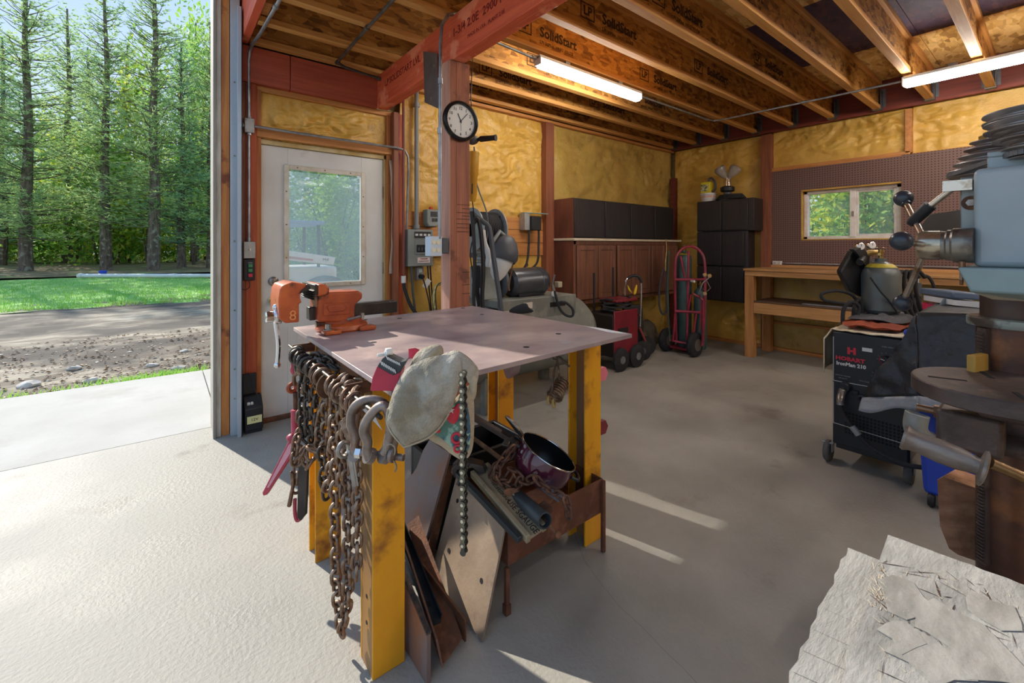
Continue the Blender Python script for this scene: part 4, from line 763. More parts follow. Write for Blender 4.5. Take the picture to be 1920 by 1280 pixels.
# oxy-acetylene cart
oc = thing('gas_cart', 'red two-wheel gas bottle cart with arched frame and two green cylinders', 'gas cart', (4.9, 2.82, 0)); M_crd = mat('cart_red', '#9c3246', '#7c2636', rough=.4, ns=6)
ax_ = (V((4.836,2.633,0))-V((4.851,3.019,0))).normalized(); cA = lambda px, py, t: at(px, py, t)
def tb(pts, r=.014, nm='frame_tube', m=M_crd, k=4): return part(nm, hose(pts, r, k), m, oc)
tb([cA(1268,640,5.25),cA(1266,560,5.22),cA(1266,500,5.2),cA(1270,478,5.2),cA(1282,465,5.2),cA(1297,462,5.18),cA(1312,470,5.16),cA(1321,490,5.12),cA(1322,540,5.1),cA(1320,600,5.08),cA(1317,648,5.06)], .016, 'arched_frame')
for a, b in (((1266,524,5.18),(1322,524,5.08)), ((1266,583,5.18),(1320,586,5.06)), ((1262,639,5.2),(1300,646,5.1)), ((1291,470,5.16),(1288,640,5.14)), ((1276,480,5.18),(1284,520,5.17)), ((1288,590,5.14),(1296,552,5.1)), ((1266,588,5.18),(1262,640,5.2)), ((1306,588,5.1),(1297,644,5.1)), ((1299,550,5.05),(1318,562,5.02)), ((1318,562,5.02),(1318,640,5.05))): part('cross_tube', MB().cyl(cA(*a), cA(*b), .013 if a[1] not in (524,583) else .017, 10), M_crd, oc)
part('bright_plate', MB().cbox(cA(1299,527,5.03), (.02,.09,.022), Matrix.Rotation(-.67,3,'Z')), M_white, oc)
for (c, lb) in (((4.851,3.03,.14),0), ((4.836,2.66,.145),0)):
    wq = part('wheel', MB().lathe(V(c), [(.05,-.04),(.10,-.045),(.135,-.03),(.145,0),(.135,.03),(.10,.045),(.05,.04)], ax_, 28), M_rubber, oc); part('rim', MB().lathe(V(c), [(0,-.047),(.07,-.044),(.075,.0),(.07,.044),(0,.047)], ax_, 18, cap=False), mat('rim_dark', '#6d675f', rough=.5, metal=.4), wq)
part('axle', MB().cyl((4.851,3.05,.14),(4.836,2.62,.145), .012, 10), M_crd, oc); part('base_plate', bx((4.84,2.70,.05),(5.12,3.0,.075)), M_crd, oc)
def gas_bottle(name, label, c, r, h, m, neck=None, valve=True):
    t = thing(name, label, 'gas cylinder', c); c = V(c); sh = r*.85
    part('shell', MB().lathe(c, [(r*.85,0),(r,.02),(r,h-sh),(r*.92,h-sh*.65),(r*.7,h-sh*.3),(r*.42,h-sh*.08),(r*.3,h),(r*.3,h+.02),(0,h+.02)], Z1, 32, cap=False), m, t)
    if neck: part('neck_band', MB().lathe(c, [(r*.82,h-sh*.44),(r*.72,h-sh*.29),(r*.56,h-sh*.16),(r*.52,h-sh*.18),(r*.68,h-sh*.33),(r*.78,h-sh*.47)], Z1, 28, cap=False), neck, t)
    if valve:
        part('valve', MB().cyl(c+V((0,0,h+.01)), c+V((0,0,h+.075)), .013, 12).cyl(c+V((-.035,0,h+.045)), c+V((.03,0,h+.045)), .009, 10), mat('brass', '#b89a58', '#8f7440', rough=.35, metal=.8, ns=20), t)
        part('handwheel', MB().ring(c+V((0,0,h+.085)), .024, .0045, Z1, 18, 6).cyl(c+V((-.024,0,h+.085)), c+V((.024,0,h+.085)), .003, 6).cyl(c+V((0,-.024,h+.085)), c+V((0,.024,h+.085)), .003, 6), M_chrome, t)
    return t
M_cyl = mat('cylinder_green', '#48615f', '#3a4f4e', rough=.4, ns=4); M_cyl2 = mat('cylinder_grey', '#5b625f', '#4a504e', rough=.35, ns=4); M_ydirt = mat('neck_yellow', '#b8a832', '#8f8428', rough=.5, ns=20)
gas_bottle('gas_cylinder', 'tall green oxygen cylinder standing in the red cart', (4.95, 2.86, .077), .085, 1.14, M_cyl, M_ydirt)
gas_bottle('gas_cylinder', 'shorter dark green cylinder in the right half of the red cart', (4.97, 2.665, .077), .072, .72, M_cyl)
rg = thing('gas_regulator', 'chrome gauges and knobs at the right of the red gas cart', 'regulator', at(1318, 530, 4.98))
for x, y in ((1322,515),(1331,517),(1322,550)): part('gauge', MB().lathe(at(x,y,4.93), [(0,0),(.02,0),(.024,.004),(.024,.02),(0,.02)], (.62,.78,0), 16, cap=False), M_chrome, rg)
part('manifold', MB().tube([at(1312,545,4.98), at(1318,530,4.96), at(1330,520,4.95)], .007, 8).tube([at(1316,550,4.98), at(1327,545,4.93), at(1332,540,4.93), at(1324,524,4.93)], .005, 6), M_steel, rg); part('torch_hose', hose([at(1312,552,4.98), at(1314,590,4.98), at(1312,620,4.98)], .006), M_rdp, rg)
for i, (pts, m, lb) in enumerate((([(1254,470),(1252,520),(1253,580),(1256,640)], '#51604f', 'green-grey hose hanging left of the gas cart'), ([(1246,500),(1238,530),(1236,570),(1242,588),(1250,580),(1249,540),(1249,480)], '#3c3a3d', 'dark hose looped in a long bight left of the gas cart'), ([(1250,452),(1250,490),(1247,512),(1250,560),(1252,600)], '#7a3a34', 'thin reddish torch hose on the end of the oak cabinet'))):
    tag(part('gas_hose', hose([at(x, y, 5.35) for x, y in pts], .012 if i < 2 else .006), mat('hose'+m, m, rough=.6)), lb, 'hose')
tw = thing('brass_torch', 'brass torch wand hanging at the end of the counter', 'torch', at(1249, 470, 5.4)); part('wand', MB().tube([at(1249,448,5.3), at(1250,470,5.3), at(1248,492,5.3)], [.005,.007,.013], 8), MC['brass'], tw); part('torch_handle', MB().cyl(at(1248,492,5.3), at(1248,508,5.3), .014, 8), MC['brass'], tw)

# ================================================================ against wall B
bc = thing('storage_cabinet', 'tall black wall cabinet of three stacked double-door units', 'cabinet', (5.76, 2.7, .58))
for (z0, z1, y0, xb) in ((1.485, 1.885, 2.335, 5.88), (1.035, 1.48, 2.43, 5.88), (.585, 1.03, 2.43, 5.88)):
    part('body', bx((5.62, y0, z0), (xb, 3.055, z1)), M_oakb, bc, bevel=.003)
    for a, b in (((y0+.02 if y0 > 2.4 else 2.40), 2.715), (2.725, 3.05)): part('door', bx((5.602, a, z0+.012), (5.619, b, z1-.012)), M_oakb, bc, bevel=.004)
part('side_strip', bx((5.618, 2.40, .585), (5.625, 2.43, 1.48)), mat('cab_edge', '#38343a', rough=.4), bc)  # narrow edge strip in a paler tone than the doors
tb2 = thing('bucket', 'low white tub with faint orange label on the black cabinet', 'tub', (5.76, 2.97, 1.885)); part('tub_body', MB().lathe((5.76,2.97,1.887), [(0,0),(.085,0),(.10,.09),(.106,.095),(.106,.115),(0,.118)], Z1, 28, cap=False), M_white, tb2)
part('orange_label', MB().lathe((5.76,2.97,1.887), [(.0875,.02),(.0985,.078)], Z1, 28, cap=False), mat('label_orange', '#e0997c', '#e8c9b8', rough=.6, ns=30), tb2)
yj = thing('oil_jug', 'yellow jug with dark label standing on the white tub', 'jug', (5.76, 2.97, 2.006)); M_yj = mat('jug_yellow', '#d8c92c', rough=.4)
part('jug_body', bx((5.70,2.925,2.007),(5.82,3.055,2.155)), M_yj, yj, bevel=.01); part('dark_label', bx((5.695,2.95,2.03),(5.70,3.045,2.12)), mat('label_dark', '#3c4a36', '#d9d4a0', rough=.6, ns=30), yj); part('jug_handle', hose([(5.76,2.93,2.02),(5.76,2.885,2.05),(5.76,2.885,2.14),(5.76,2.925,2.2),(5.76,2.96,2.2),(5.76,2.97,2.16)], .014), M_dkg, yj)
dl2 = thing('flood_lamp', 'double-headed flood lamp with two bulbs on a stand atop the black cabinet', 'lamp', (5.76, 2.70, 1.885)); lc_ = at(1362, 355, 5.72)
part('cord_pile', MB().tube([V((5.72+.09*math.cos(i*.5), 2.66+.19*math.sin(i*.5)*(1-.003*i), 1.90+.0006*i)) for i in range(90)], .008, 6), M_rubber, dl2)
part('base', MB().lathe((5.74,2.71,1.888), [(0,0),(.10,0),(.10,.05),(.07,.06),(.05,.07),(.05,.10),(0,.10)], Z1, 24, cap=False), M_dkg, dl2); part('base_ring', MB().lathe((5.74,2.71,1.97), [(0,.03),(.075,.03),(.085,.04),(.085,.085),(.06,.10),(0,.10)], Z1, 24, cap=False), M_black, dl2); part('neck', MB().cyl((5.74,2.71,2.06),(5.74,2.71,2.17), .05, 16, .04), M_chrome, dl2)
M_bulb = mat('bulb_glass', '#a79e94', '#8b8075', rough=.2, ns=5)
for s_, c in ((1, (5.70,2.76,2.25)), (-1, (5.74,2.62,2.27))):
    a = (V(c)-V((5.74,2.71,2.15))).normalized(); part('bulb', MB().lathe((5.74,2.71,2.15), [(.0,.0),(.028,.0),(.03,.05),(.045,.08),(.07,.15),(.072,.18),(.05,.205),(0,.21)], a, 22, cap=False), M_bulb, dl2)
# workbench
wk_ = thing('workbench', 'long pine workbench with lower shelf under the pegboard', 'workbench', (5.6, 1.3, 0)); M_pine_y = wood('bench_pine_y', '#c99a62', '#a87642', 'y'); M_pine_z = wood('bench_pine_z', '#c68f55', '#9f6a38', 'z')
part('top_board', MB().box((5.31,.0,1.005),(5.90,2.325,1.03)), M_pine_y, wk_, bevel=.003); part('front_rail', bx((5.325,.0,.945),(5.365,2.315,1.003)), M_pine_y, wk_, bevel=.003)
part('shelf_board', bx((5.34,.03,.645),(5.88,2.24,.66)), mat('shelf_dark', '#6b5240', '#54402f', rough=.7, ns=3, st=(6,1,6)), wk_, bevel=.002); part('shelf_rail', bx((5.325,.0,.52),(5.365,2.218,.64)), M_pine_y, wk_, bevel=.003)
for y in (2.22, .02):
    for x in (5.325, 5.80): part('leg', bx((x,y,0),(x+.09,y+.095,.943)), M_pine_z, wk_, bevel=.003)
part('back_rail', bx((5.86,.1,.94),(5.9,2.22,1.0)), M_pine_y, wk_)
tag(part('back_strip', bx((5.90,.0,1.03),(5.925,2.25,1.062)), M_pine_y, bevel=.002), 'pine strip along the back of the workbench below the pegboard', 'trim board')
conduit('thin conduit running low along the pegboard above the workbench', [(5.912, 2.13, 1.083), (5.912, .0, 1.088)], .008)
po = box_thing('wall_outlet', 'small white duplex outlet low on the left end of the pegboard', 'outlet', (5.90, 2.13, 1.063), (5.925, 2.235, 1.108), M_white, .004)
for y in (2.16, 2.205): part('receptacle', MB().cbox((5.898,y,1.085),(.006,.024,.026)), mat('ivory'+'2', '#b9b3a4'), po)
tag(part('metal_strip', bx((5.40,.9,.661),(5.46,1.75,.672)), M_galv, bevel=.001), 'flat shiny metal strip on the lower workbench shelf', 'metal strip')
# ================================================================ wire-feed welder on its cart, with shielding gas cylinder
mw = thing('wire_feed_welder', 'black wire-feed welder cabinet on casters beside the blue bin', 'welder', (3.35, .67, 0))
M_wbk = mat('welder_black', '#1f2226', '#292c31', rough=.4, ns=3); M_pan = mat('welder_panel', '#23282d', '#1c2126', rough=.35, ns=2); M_wl = mat('panel_line', '#b9b9b6', rough=.5); M_wr = mat('logo_red', '#c8283a', rough=.5); M_gt = mat('panel_grey_text', '#8d8f92', rough=.6)
part('cabinet_body', MB().box((3.09,.50,.13),(3.75,.845,.785)), M_wbk, mw, bevel=.012)
fp = part('front_panel', MB().box((3.078,.505,.13),(3.09,.84,.785)), M_pan, mw, bevel=.006)
ln = MB()
for a, b in (((.835,.498),(.51,.505)), ((.835,.755),(.835,.498)), ((.835,.25),(.835,.49)), ((.835,.25),(.51,.235))): ln.bar((3.0765,a[0],a[1]),(3.0765,b[0],b[1]), .003, .003)
part('trim_line', ln, M_wl, fp, smooth=False)
fy = -Y1
text('H', .05, (3.0765,.748,.683), fy, Z1, M_wr, fp, 'logo', bold=.003, sx=1.15)
text('HOBART', .030, (3.0765,.756,.635), fy, Z1, M_wr, fp, sx=1.15, bold=.0012)
text('IronMan 210', .028, (3.0765,.752,.604), fy, Z1, M_white, fp, bold=.001, sx=.95)
part('white_sticker', MB().box((3.0755,.655,.695),(3.078,.70,.715)), M_white, fp)
text('WIRE FEED SPEED', .010, (3.0765,.575,.735), fy, Z1, M_gt, fp); text('CC/CV DC WELDER', .008, (3.0765,.79,.535), fy, Z1, M_gt, fp); text('30% DUTY', .009, (3.0765,.79,.52), fy, Z1, M_gt, fp); text('VOLTAGE', .010, (3.0765,.69,.525), fy, Z1, M_gt, fp)
for cy, cz in ((.595,.665),(.62,.565)):
    kb = part('knob', MB().lathe((3.078,cy,cz), [(0,-.022),(.018,-.022),(.021,-.018),(.024,0)], X1, 20, cap=False), M_black, fp); part('pointer', MB().bar((3.054,cy+.002,cz),(3.054,cy+.02,cz+.006), .003,.003), M_white, kb)
    for n in range(9):
        a = math.radians(210-n*30); text(str(n+1), .008, (3.0765, cy-math.cos(a)*.038, cz+math.sin(a)*.038), fy, Z1, M_gt, fp, 'numeral')
part('red_dial_arc', MB().tube([V((3.0765,.595-math.cos(math.radians(a))*.030,.665+math.sin(math.radians(a))*.030)) for a in range(150, 300, 12)], .0012, 4), M_wr, fp)
gr = MB()
for i in range(16):
    for j in range(7): gr.cbox((3.0768,.775-i*.0165,.325-j*.0185-(i*.0006)), (.002,.010,.011))
part('vent_grille', gr, M_dark, fp, smooth=False, kind='stuff')
part('gun_socket', MB().lathe((3.078,.775,.475), [(.03,0),(.03,-.02),(.022,-.035),(0,-.035)], X1, 20, cap=False), M_black, fp)
part('power_switch', MB().cbox((3.07,.73,.455),(.012,.03,.02)), M_black, fp, bevel=.002); part('lead_socket', MB().lathe((3.078,.70,.43), [(.02,0),(.02,-.014),(.01,-.016),(.01,0)], X1, 16, cap=False), M_black, fp)
part('undercarriage', MB().box((3.10,.52,.10),(4.0,.83,.128)), M_wbk, mw, bevel=.005)
for (x, y, r, w_) in ((3.12,.872,.062,.03), (3.16,.515,.058,.035), (3.9,.88,.10,.04), (3.9,.47,.10,.04)):
    ca = part('caster_fork', MB().box((x-.02,y-.025,r),(x+.02,y-.018,.115)).box((x-.02,y+.018,r),(x+.02,y+.025,.115)).box((x-.025,y-.03,.11),(x+.03,y+.03,.118)), M_galv, mw, bevel=.002)
    part('wheel', MB().lathe((x,y,r), [(0,-w_/2),(r*.4,-w_/2),(r*.9,-w_/2),(r,-w_/4),(r,w_/4),(r*.9,w_/2),(0,w_/2)], Y1, 24, cap=False), mat('wheel_grey', '#4b4a48', '#66635f', rough=.7, ns=14), ca)
part('rear_frame', MB().cyl((3.98,.80,.12),(3.98,.80,.95), .014, 10).cyl((3.98,.60,.12),(3.98,.60,.95), .014, 10).cyl((3.98,.60,.95),(3.98,.80,.95), .014, 10), M_wbk, mw)
gun = thing('welding_gun_cable', 'black welding gun cable with a coiled spring grip hanging off the welder front', 'cable', (3.0,.72,.3))
gp = [V((3.045,.775,.475)), V((3.03,.785,.44)), V((3.02,.785,.38)), V((3.02,.765,.32)), V((3.01,.74,.29)), V((3.01,.70,.24)), V((3.0,.65,.20)), V((3.0,.58,.17)), V((3.0,.50,.155)), V((3.02,.40,.17))]
gs = smooth_path(gp, 8); part('cable', MB().tube(gs, .012, 10), M_rubber, gun)
sp_ = [gs[int(6+i*.055)] if int(6+i*.055) < len(gs) else gs[-1] for i in range(0)]
cs = MB()
for i in range(24):
    p = gs[4+i//2] if i % 2 == 0 else (gs[4+i//2]+gs[5+i//2])/2; d = (gs[6+i//2]-gs[4+i//2]); cs.ring(p, .016, .0035, d, 14, 6)
part('strain_spring', cs, M_steel, gun, kind='stuff'); part('coupling', MB().cyl(gs[34], gs[40], .017, 12), M_gcast, gun)
wl_ = thing('towel', 'cream cloth draped over the top and left side of the welder', 'cloth', (3.3,.7,.79)); M_crm = mat('cream_cloth', '#d9ccb2', '#c9b897', rough=.9, ns=8, bump=.4, bs=80)
part('cloth', MB().grid(lambda u, v: ((3.07+v*.55+.01*math.sin(u*9), .88-u*.40, .797+.006*noise.noise(V((u*8,v*8,0)))) if u > .09 else (3.07+v*.5, .88+.012*math.sin(v*12)+.02*(1-u/.09)*v, .797-(1-u/.09)*.26*(1-.35*v))), 44, 14), M_crm, wl_, solid=.006)
wl2 = thing('shop_rag', 'rust orange rag under the grey gas cylinder on the welder', 'rag', (3.4,.7,.81)); part('cloth', MB().puff([(3.11,.80,.822),(3.12,.70,.828),(3.14,.58,.822),(3.3,.53,.825),(3.6,.56,.825),(3.62,.8,.825),(3.35,.83,.823)], (0,0,1), .018, amp=.016, seed=5), mat('rag_rust', '#a04a2a', '#7d3a24', rough=.9, ns=8, bump=.5, bs=50), wl2)
wl3 = thing('shop_rag', 'grey crumpled rag around the foot of the grey gas cylinder', 'rag', (3.4,.7,.85)); part('cloth', MB().puff([(3.2,.80,.853),(3.22,.68,.857),(3.26,.56,.852),(3.5,.54,.86),(3.66,.62,.855),(3.62,.78,.855)], (0,0,1), .017, amp=.014, seed=8), mat('rag_grey', '#5d5c60', '#413f42', rough=.9, ns=9, bump=.5, bs=50), wl3)
gas_bottle('gas_cylinder', 'fat grey gas cylinder with dirty yellow neck band standing on the welder', (3.46, .695, .876), .097, .315, M_cyl2, M_ydirt)
rg2 = thing('gas_regulator', 'twin-gauge brass regulator beside the neck of the grey cylinder', 'regulator', at(1625, 470, 2.7))
for x, y in ((1615,462),(1636,460)):
    g_ = part('gauge', MB().lathe(at(x,y,2.72), [(0,0),(.020,0),(.023,.002),(.025,.006),(.025,.022),(0,.024)], (.72,.69,0), 22, cap=False), M_chrome, rg2); q = at(x,y,2.716); part('dial', MB().lathe(q, [(0,-.0005),(.0195,-.0005),(.0195,.002)], (.72,.69,0), 18, cap=False), M_white, g_); part('needle', MB().bar(q-V((.002,.002,0)), q+V((-.002,-.002,.014)), .002,.002), M_black, g_)
part('regulator_body', MB().tube([at(1615,478,2.75), at(1630,474,2.75), at(1655,472,2.77)], [.016,.02,.012], 12), MC['brass'], rg2); part('knob', MB().cyl(at(1618,484,2.72), at(1612,492,2.68), .02, 14), M_black, rg2)
hm = thing('welding_helmet', 'black welding helmet hooked on the left of the grey cylinder', 'helmet', at(1600, 510, 2.75))
def helm(u, v):
    a = -1.2+2.4*u; zz = 1.27-.31*v; r = .095*(1-.25*v**2); c = at(1610, 510, 2.86); ax = V((-.80,.45,0)); bx_ = V((-.45,-.80,0))
    w2_ = .02*math.sin(v*math.pi)
    return V((c.x, c.y, 0))+ax*(math.cos(a)*(r+w2_)-.02+.06*(v-.4))+bx_*(math.sin(a)*r*1.0)+V((0,0,zz-.035*math.cos(a)*v))
part('shell', MB().prism([at(1576,510,2.74),at(1600,468,2.74),at(1612,478,2.76),at(1629,510,2.78),at(1615,558,2.76),at(1594,546,2.74)], (.09,.05,0)), M_black, hm, bevel=.012); part('visor_hood', MB().prism([at(1600,467,2.70),at(1618,462,2.72),at(1632,480,2.74),at(1629,508,2.74),at(1612,480,2.70)], (.06,.04,0)), M_black, hm, bevel=.006); part('headband', MB().tube([V((at(1622,480,2.9).x+.07*math.cos(a), at(1622,480,2.9).y+.07*math.sin(a), 1.20+.02*math.sin(a))) for a in [k*.35 for k in range(18)]], .006, 6, closed=True), M_dkg, hm)
part('white_strap', MB().tube([at(1605,492,2.78), at(1622,482,2.76), at(1636,470,2.76)], .010, 6), M_gcast, hm)
for i, (pts, r, lb) in enumerate(((((1618,588),(1600,555),(1570,545),(1542,550),(1545,562),(1575,568),(1600,572)), .010, 'black cable looping out left of the welder toward the workbench'), (((1580,606),(1582,580),(1595,566),(1610,575),(1606,600)), .011, 'black cable bent over the top left corner of the welder'), (((1600,604),(1602,575),(1612,560),(1616,580),(1612,604)), .011, 'second black cable arch left of the grey cylinder'), (((1632,520),(1650,545),(1672,570),(1690,600)), .005, 'thin black strap running diagonally across the grey cylinder'), (((1650,598),(1625,601),(1618,606),(1640,612),(1655,606)), .006, 'short black cord lying at the foot of the grey cylinder'))):
    tag(part('cable', hose([at(x, y, (2.72,2.66,2.70,2.60,2.58)[i]) for x, y in pts], r), M_rubber), lb, 'cable')
for i, px in enumerate((1693, 1703, 1713, 1724)):
    tag(part('coiled_cable', hose([at(px+10, 520, 2.95), at(px-4, 508, 2.93), at(px-7, 540, 2.92), at(px+2, 575, 2.92), at(px+14, 600, 2.92)], .012), M_rubber), 'black cable strand right of the grey cylinder, %s from the left' % ('first','second','third','fourth')[i], 'cable')
tag(part('cable', hose([at(1728,516,2.95), at(1742,520,2.94), at(1752,540,2.93), at(1756,565,2.93)], .010), M_rubber), 'black cable arching right of the cable bundle behind the drill press handle', 'cable')
bh = thing('bench_machine', 'dark hooded machine on a chrome post behind the drill press spokes', 'machine', at(1755, 470, 3.3))
part('hood', MB().prism([at(1718,448,3.3),at(1728,420,3.3),at(1742,402,3.3),at(1800,393,3.3),at(1830,400,3.3),at(1830,485,3.3),at(1722,482,3.3)], (.16,-.13,0)), mat('hood_black', '#26292e', '#31353a', rough=.4, ns=4), bh, bevel=.015); part('teal_edge', MB().prism([at(1722,445,3.28),at(1740,440,3.28),at(1740,480,3.28),at(1722,478,3.28)], (.02,-.016,0)), mat('teal', '#1f3b3a', rough=.5), bh)
part('chrome_post', MB().cyl(at(1727,482,3.3), at(1721,530,3.3), .016, 14), M_chrome, bh); part('stand', MB().cyl(at(1721,530,3.3), V((at(1721,530,3.3).x, at(1721,530,3.3).y, 0)), .022, 12).lathe(V((at(1721,530,3.3).x, at(1721,530,3.3).y, 0)), [(.16,0),(.16,.02),(.03,.04)], Z1, 20), M_dkg, bh)
# tarp-covered bench with box and cup on it
tb3 = thing('covered_bench', 'low steel bench hidden under a black tarp behind the drill press', 'bench', (3.3, .1, 0)); part('bench_top', bx((2.86,-.55,.93),(3.5,.42,.955)), M_dkg, tb3)
for x in (2.88, 3.44):
    for y in (-.53, .02): part('leg', bx((x,y,0),(x+.04,y+.04,.93)), M_dkg, tb3)
M_tarp = mat('tarp', '#26272a', '#1b1c1f', rough=.42, ns=5, bump=.6, bs=22, c3='#3d4146', s3=9, lo3=.6, hi3=.75, spec=.5); M_tarph = mat('tarp_hem', '#9a9ea2', '#83878b', rough=.35, ns=8, bump=.4, bs=30)
tp = thing('tarp', 'black and silver tarp draped over the bench, flap hanging before the welder', 'tarp', (2.9, .1, .9))
def wr(p, a=.014): return p+V((noise.noise(p*7), noise.noise(p*7+V((9,0,0))), noise.noise(p*6+V((0,9,0)))*.4))*a+V((noise.noise(p*20), noise.noise(p*21), 0))*a*.5
A0, A1, A2, A3 = at(1718,586,2.10), at(1900,592,1.85), at(1900,765,1.78), at(1724,742,2.02)
part('front_drape', MB().grid(lambda u, v: wr(A0.lerp(A1,u).lerp(A3.lerp(A2,u),v)), 34, 24), M_tarp, tp, solid=.003)
B0, B1, B2 = at(1718,586,2.10), at(1616,745,2.25), at(1724,742,2.02)
part('side_flap', MB().grid(lambda u, v: wr(B0.lerp(B1.lerp(B2,u),max(v,.02))+V((-.05*math.sin(math.pi*v)*(1-u)*.5, .0, 0)), .022), 24, 30), M_tarp, tp, solid=.003)
part('silver_hem', MB().grid(lambda u, v: wr(B1.lerp(B2,u).lerp(at(1610,769,2.25).lerp(at(1722,769,2.02),u)-V((0,0,.012*math.sin(u*7))),v),.008), 20, 4), M_tarph, tp, solid=.003)
part('silver_hem', MB().grid(lambda u, v: wr(A3.lerp(A2,u).lerp(at(1722,769,2.02).lerp(at(1900,800,1.78),u),v),.008), 20, 4), M_tarph, tp, solid=.003)
part('top_cover', MB().grid(lambda u, v: wr(A0.lerp(A1,u).lerp(V((3.52,.43,.968)).lerp(V((3.4,-.35,.968)),u),v),.006), 24, 10), M_tarp, tp, solid=.003)
gb = thing('tool_case', 'blue-grey tool case holding a white sheet on the tarp-covered bench', 'case', at(1790, 575, 2.35))
part('case_body', MB().prism([at(1752,584,2.35),at(1766,560,2.35),at(1784,554,2.35),at(1784,586,2.35)], (.24,-.06,0)), mat('case_grey', '#858e92', '#747c80', rough=.4, ns=4), gb, bevel=.01); part('case_lid', MB().prism([at(1786,547,2.3),at(1850,551,2.2),at(1850,564,2.2),at(1786,560,2.3)], (.2,.16,0)), mat('lid_blue', '#5d6b7c', rough=.35), gb, bevel=.008)
part('white_sheet', MB().prism([at(1787,562,2.3),at(1848,567,2.2),at(1848,578,2.2),at(1787,572,2.3)], (.18,.14,0)), M_white, gb); part('metal_tray', MB().prism([at(1787,576,2.3),at(1836,581,2.2),at(1838,588,2.2),at(1787,586,2.3)], (.18,.14,0)), M_steel, gb, bevel=.003)
tag(part('red_cup', MB().lathe(at(1746,580,2.45)-V((0,0,.0)), [(0,0),(.036,0),(.040,.035),(.037,.035),(.033,.004),(0,.004)], Z1, 20, cap=False), mat('cup_red', '#c92a4c', rough=.4)), 'red plastic cup on the tarp left of the blue-grey case', 'cup')
# blue bin
bb = thing('recycling_bin', 'blue plastic wheeled bin behind the drill press table', 'bin', (3.05,.2,0)); M_blue = mat('bin_blue', '#2d50c4', '#2444ad', rough=.4, ns=2)
part('bin_body', MB().add([(2.95,.43,.06),(3.2,.43,.06),(3.2,.17,.06),(2.95,.17,.06),(2.89,.47,.86),(3.26,.47,.86),(3.26,.13,.86),(2.89,.13,.86)], [(0,1,2,3),(7,6,5,4),(0,4,5,1),(1,5,6,2),(2,6,7,3),(3,7,4,0)]), M_blue, bb, bevel=.02); part('rim', MB().box((2.87,.10,.84),(3.28,.49,.87)), M_blue, bb, bevel=.01)
for y in (.40,.20): part('wheel', MB().lathe((2.96,y,.035), [(0,-.012),(.03,-.012),(.035,0),(.03,.012),(0,.012)], Y1, 16, cap=False), M_black, bb)
eb = thing('steel_elbow', 'grey curved duct elbow hanging below the tarp hem', 'duct', at(1716, 800, 2.1)); part('duct', MB().tube(smooth_path([at(1720,775,2.0), at(1716,800,2.0), at(1726,818,2.0), at(1742,826,2.02)], 6), .042, 16, caps=False), M_gcast, eb, solid=.003)

# ================================================================ drill press
dp = thing('drill_press', 'big blue-grey drill press with round column, step pulleys and three-spoke feed', 'drill press', (2.05,.07,0))
M_blu = mat('machine_blue', '#a3b0b3', '#92a1a5', rough=.38, ns=3, c3='#c9cfc9', s3=9, lo3=.68, hi3=.72); M_bluc = mat('machine_blue_chipped', '#8fa3a3', '#7c9191', rough=.45, ns=4, c3='#cdc7b4', s3=7, lo3=.55, hi3=.58)
M_col = mat('column_rust', '#6e4a36', '#4a3a36', rough=.4, metal=.5, ns=4, st=(1,1,3), c3='#8f5f3c', s3=7, lo3=.52, hi3=.68); M_cast = mat('cast_brown', '#6a5a52', '#4e423d', rough=.5, metal=.4, ns=8, c3='#85705f', s3=12, lo3=.55, hi3=.7, bump=.2, bs=60)
cx, cy = 2.05, .095
part('column', MB().cyl((cx,cy,.05),(cx,cy,1.035), .079, 40), M_col, dp); part('upper_column', MB().cyl((cx,cy,1.0),(cx,cy,1.18), .070, 36), mat('column_dark', '#5c4c44', '#463a35', rough=.4, metal=.5, ns=6), dp)
part('collar', MB().lathe((cx,cy,1.035), [(.079,0),(.098,0),(.10,.004),(.10,.024),(.096,.028),(.07,.028)], Z1, 36), mat('collar_chip', '#9aa39c', '#5a5148', rough=.4, metal=.4, ns=14, lo=.45, hi=.55), dp)
ra = V((-.75,.66,0)).normalized(); rb = MB(); rx, ry = cx+ra.x*.084, cy+ra.y*.084
rk = part('rack', MB().bar((rx,ry,.30),(rx,ry,1.03), .026, .014, up=(ra.x,ra.y,0)), M_cast, dp)
te = MB()
for i in range(70): te.cbox((rx+ra.x*.010, ry+ra.y*.010, .31+i*.0102), (.02,.008,.005), Matrix.Rotation(math.atan2(ra.x,-ra.y),3,'Z'))
part('rack_teeth', te, M_cast, rk, kind='stuff')
part('base', MB().box((1.62,-.16,.0),(2.30,.30,.05)).lathe((cx,cy,.05), [(.12,0),(.12,.05),(.085,.09)], Z1, 30), M_cast, dp, bevel=.01)
# table and arm
tc_ = V((1.785,.10,.905)); tbp = part('work_table', MB().lathe(tc_, [(0,0),(.182,0),(.185,-.004),(.185,-.04),(.18,-.044),(.06,-.046),(.05,-.07),(0,-.07)], Z1, 48, cap=False), M_cast, dp)
for a in (0, 90, 180, 270):
    d = V((math.cos(math.radians(a+20)), math.sin(math.radians(a+20)), 0)); part('table_slot', MB().bar(tc_+d*.07+V((0,0,.0004)), tc_+d*.15+V((0,0,.0004)), .012, .0012), M_dark, tbp, smooth=False)
part('table_arm', MB().prism([(1.80,.03,.80),(1.80,.03,.855),(2.0,.0,.855),(2.0,.0,.78)], (0,.12,0)), M_cast, dp, bevel=.01)
part('arm_collar', MB().lathe((cx,cy,.68), [(.08,0),(.105,.0),(.11,.01),(.11,.15),(.105,.16),(.08,.16)], Z1, 36), M_cast, dp)
part('clamp_block', MB().box((1.80,.10,.69),(1.98,.235,.80)), M_cast, dp, bevel=.012); part('clamp_bolt', MB().cyl((1.86,.23,.775),(1.86,.285,.775), .011, 12).cyl((1.86,.23,.775),(1.86,.245,.775),.02,6), MC['copper'], dp)
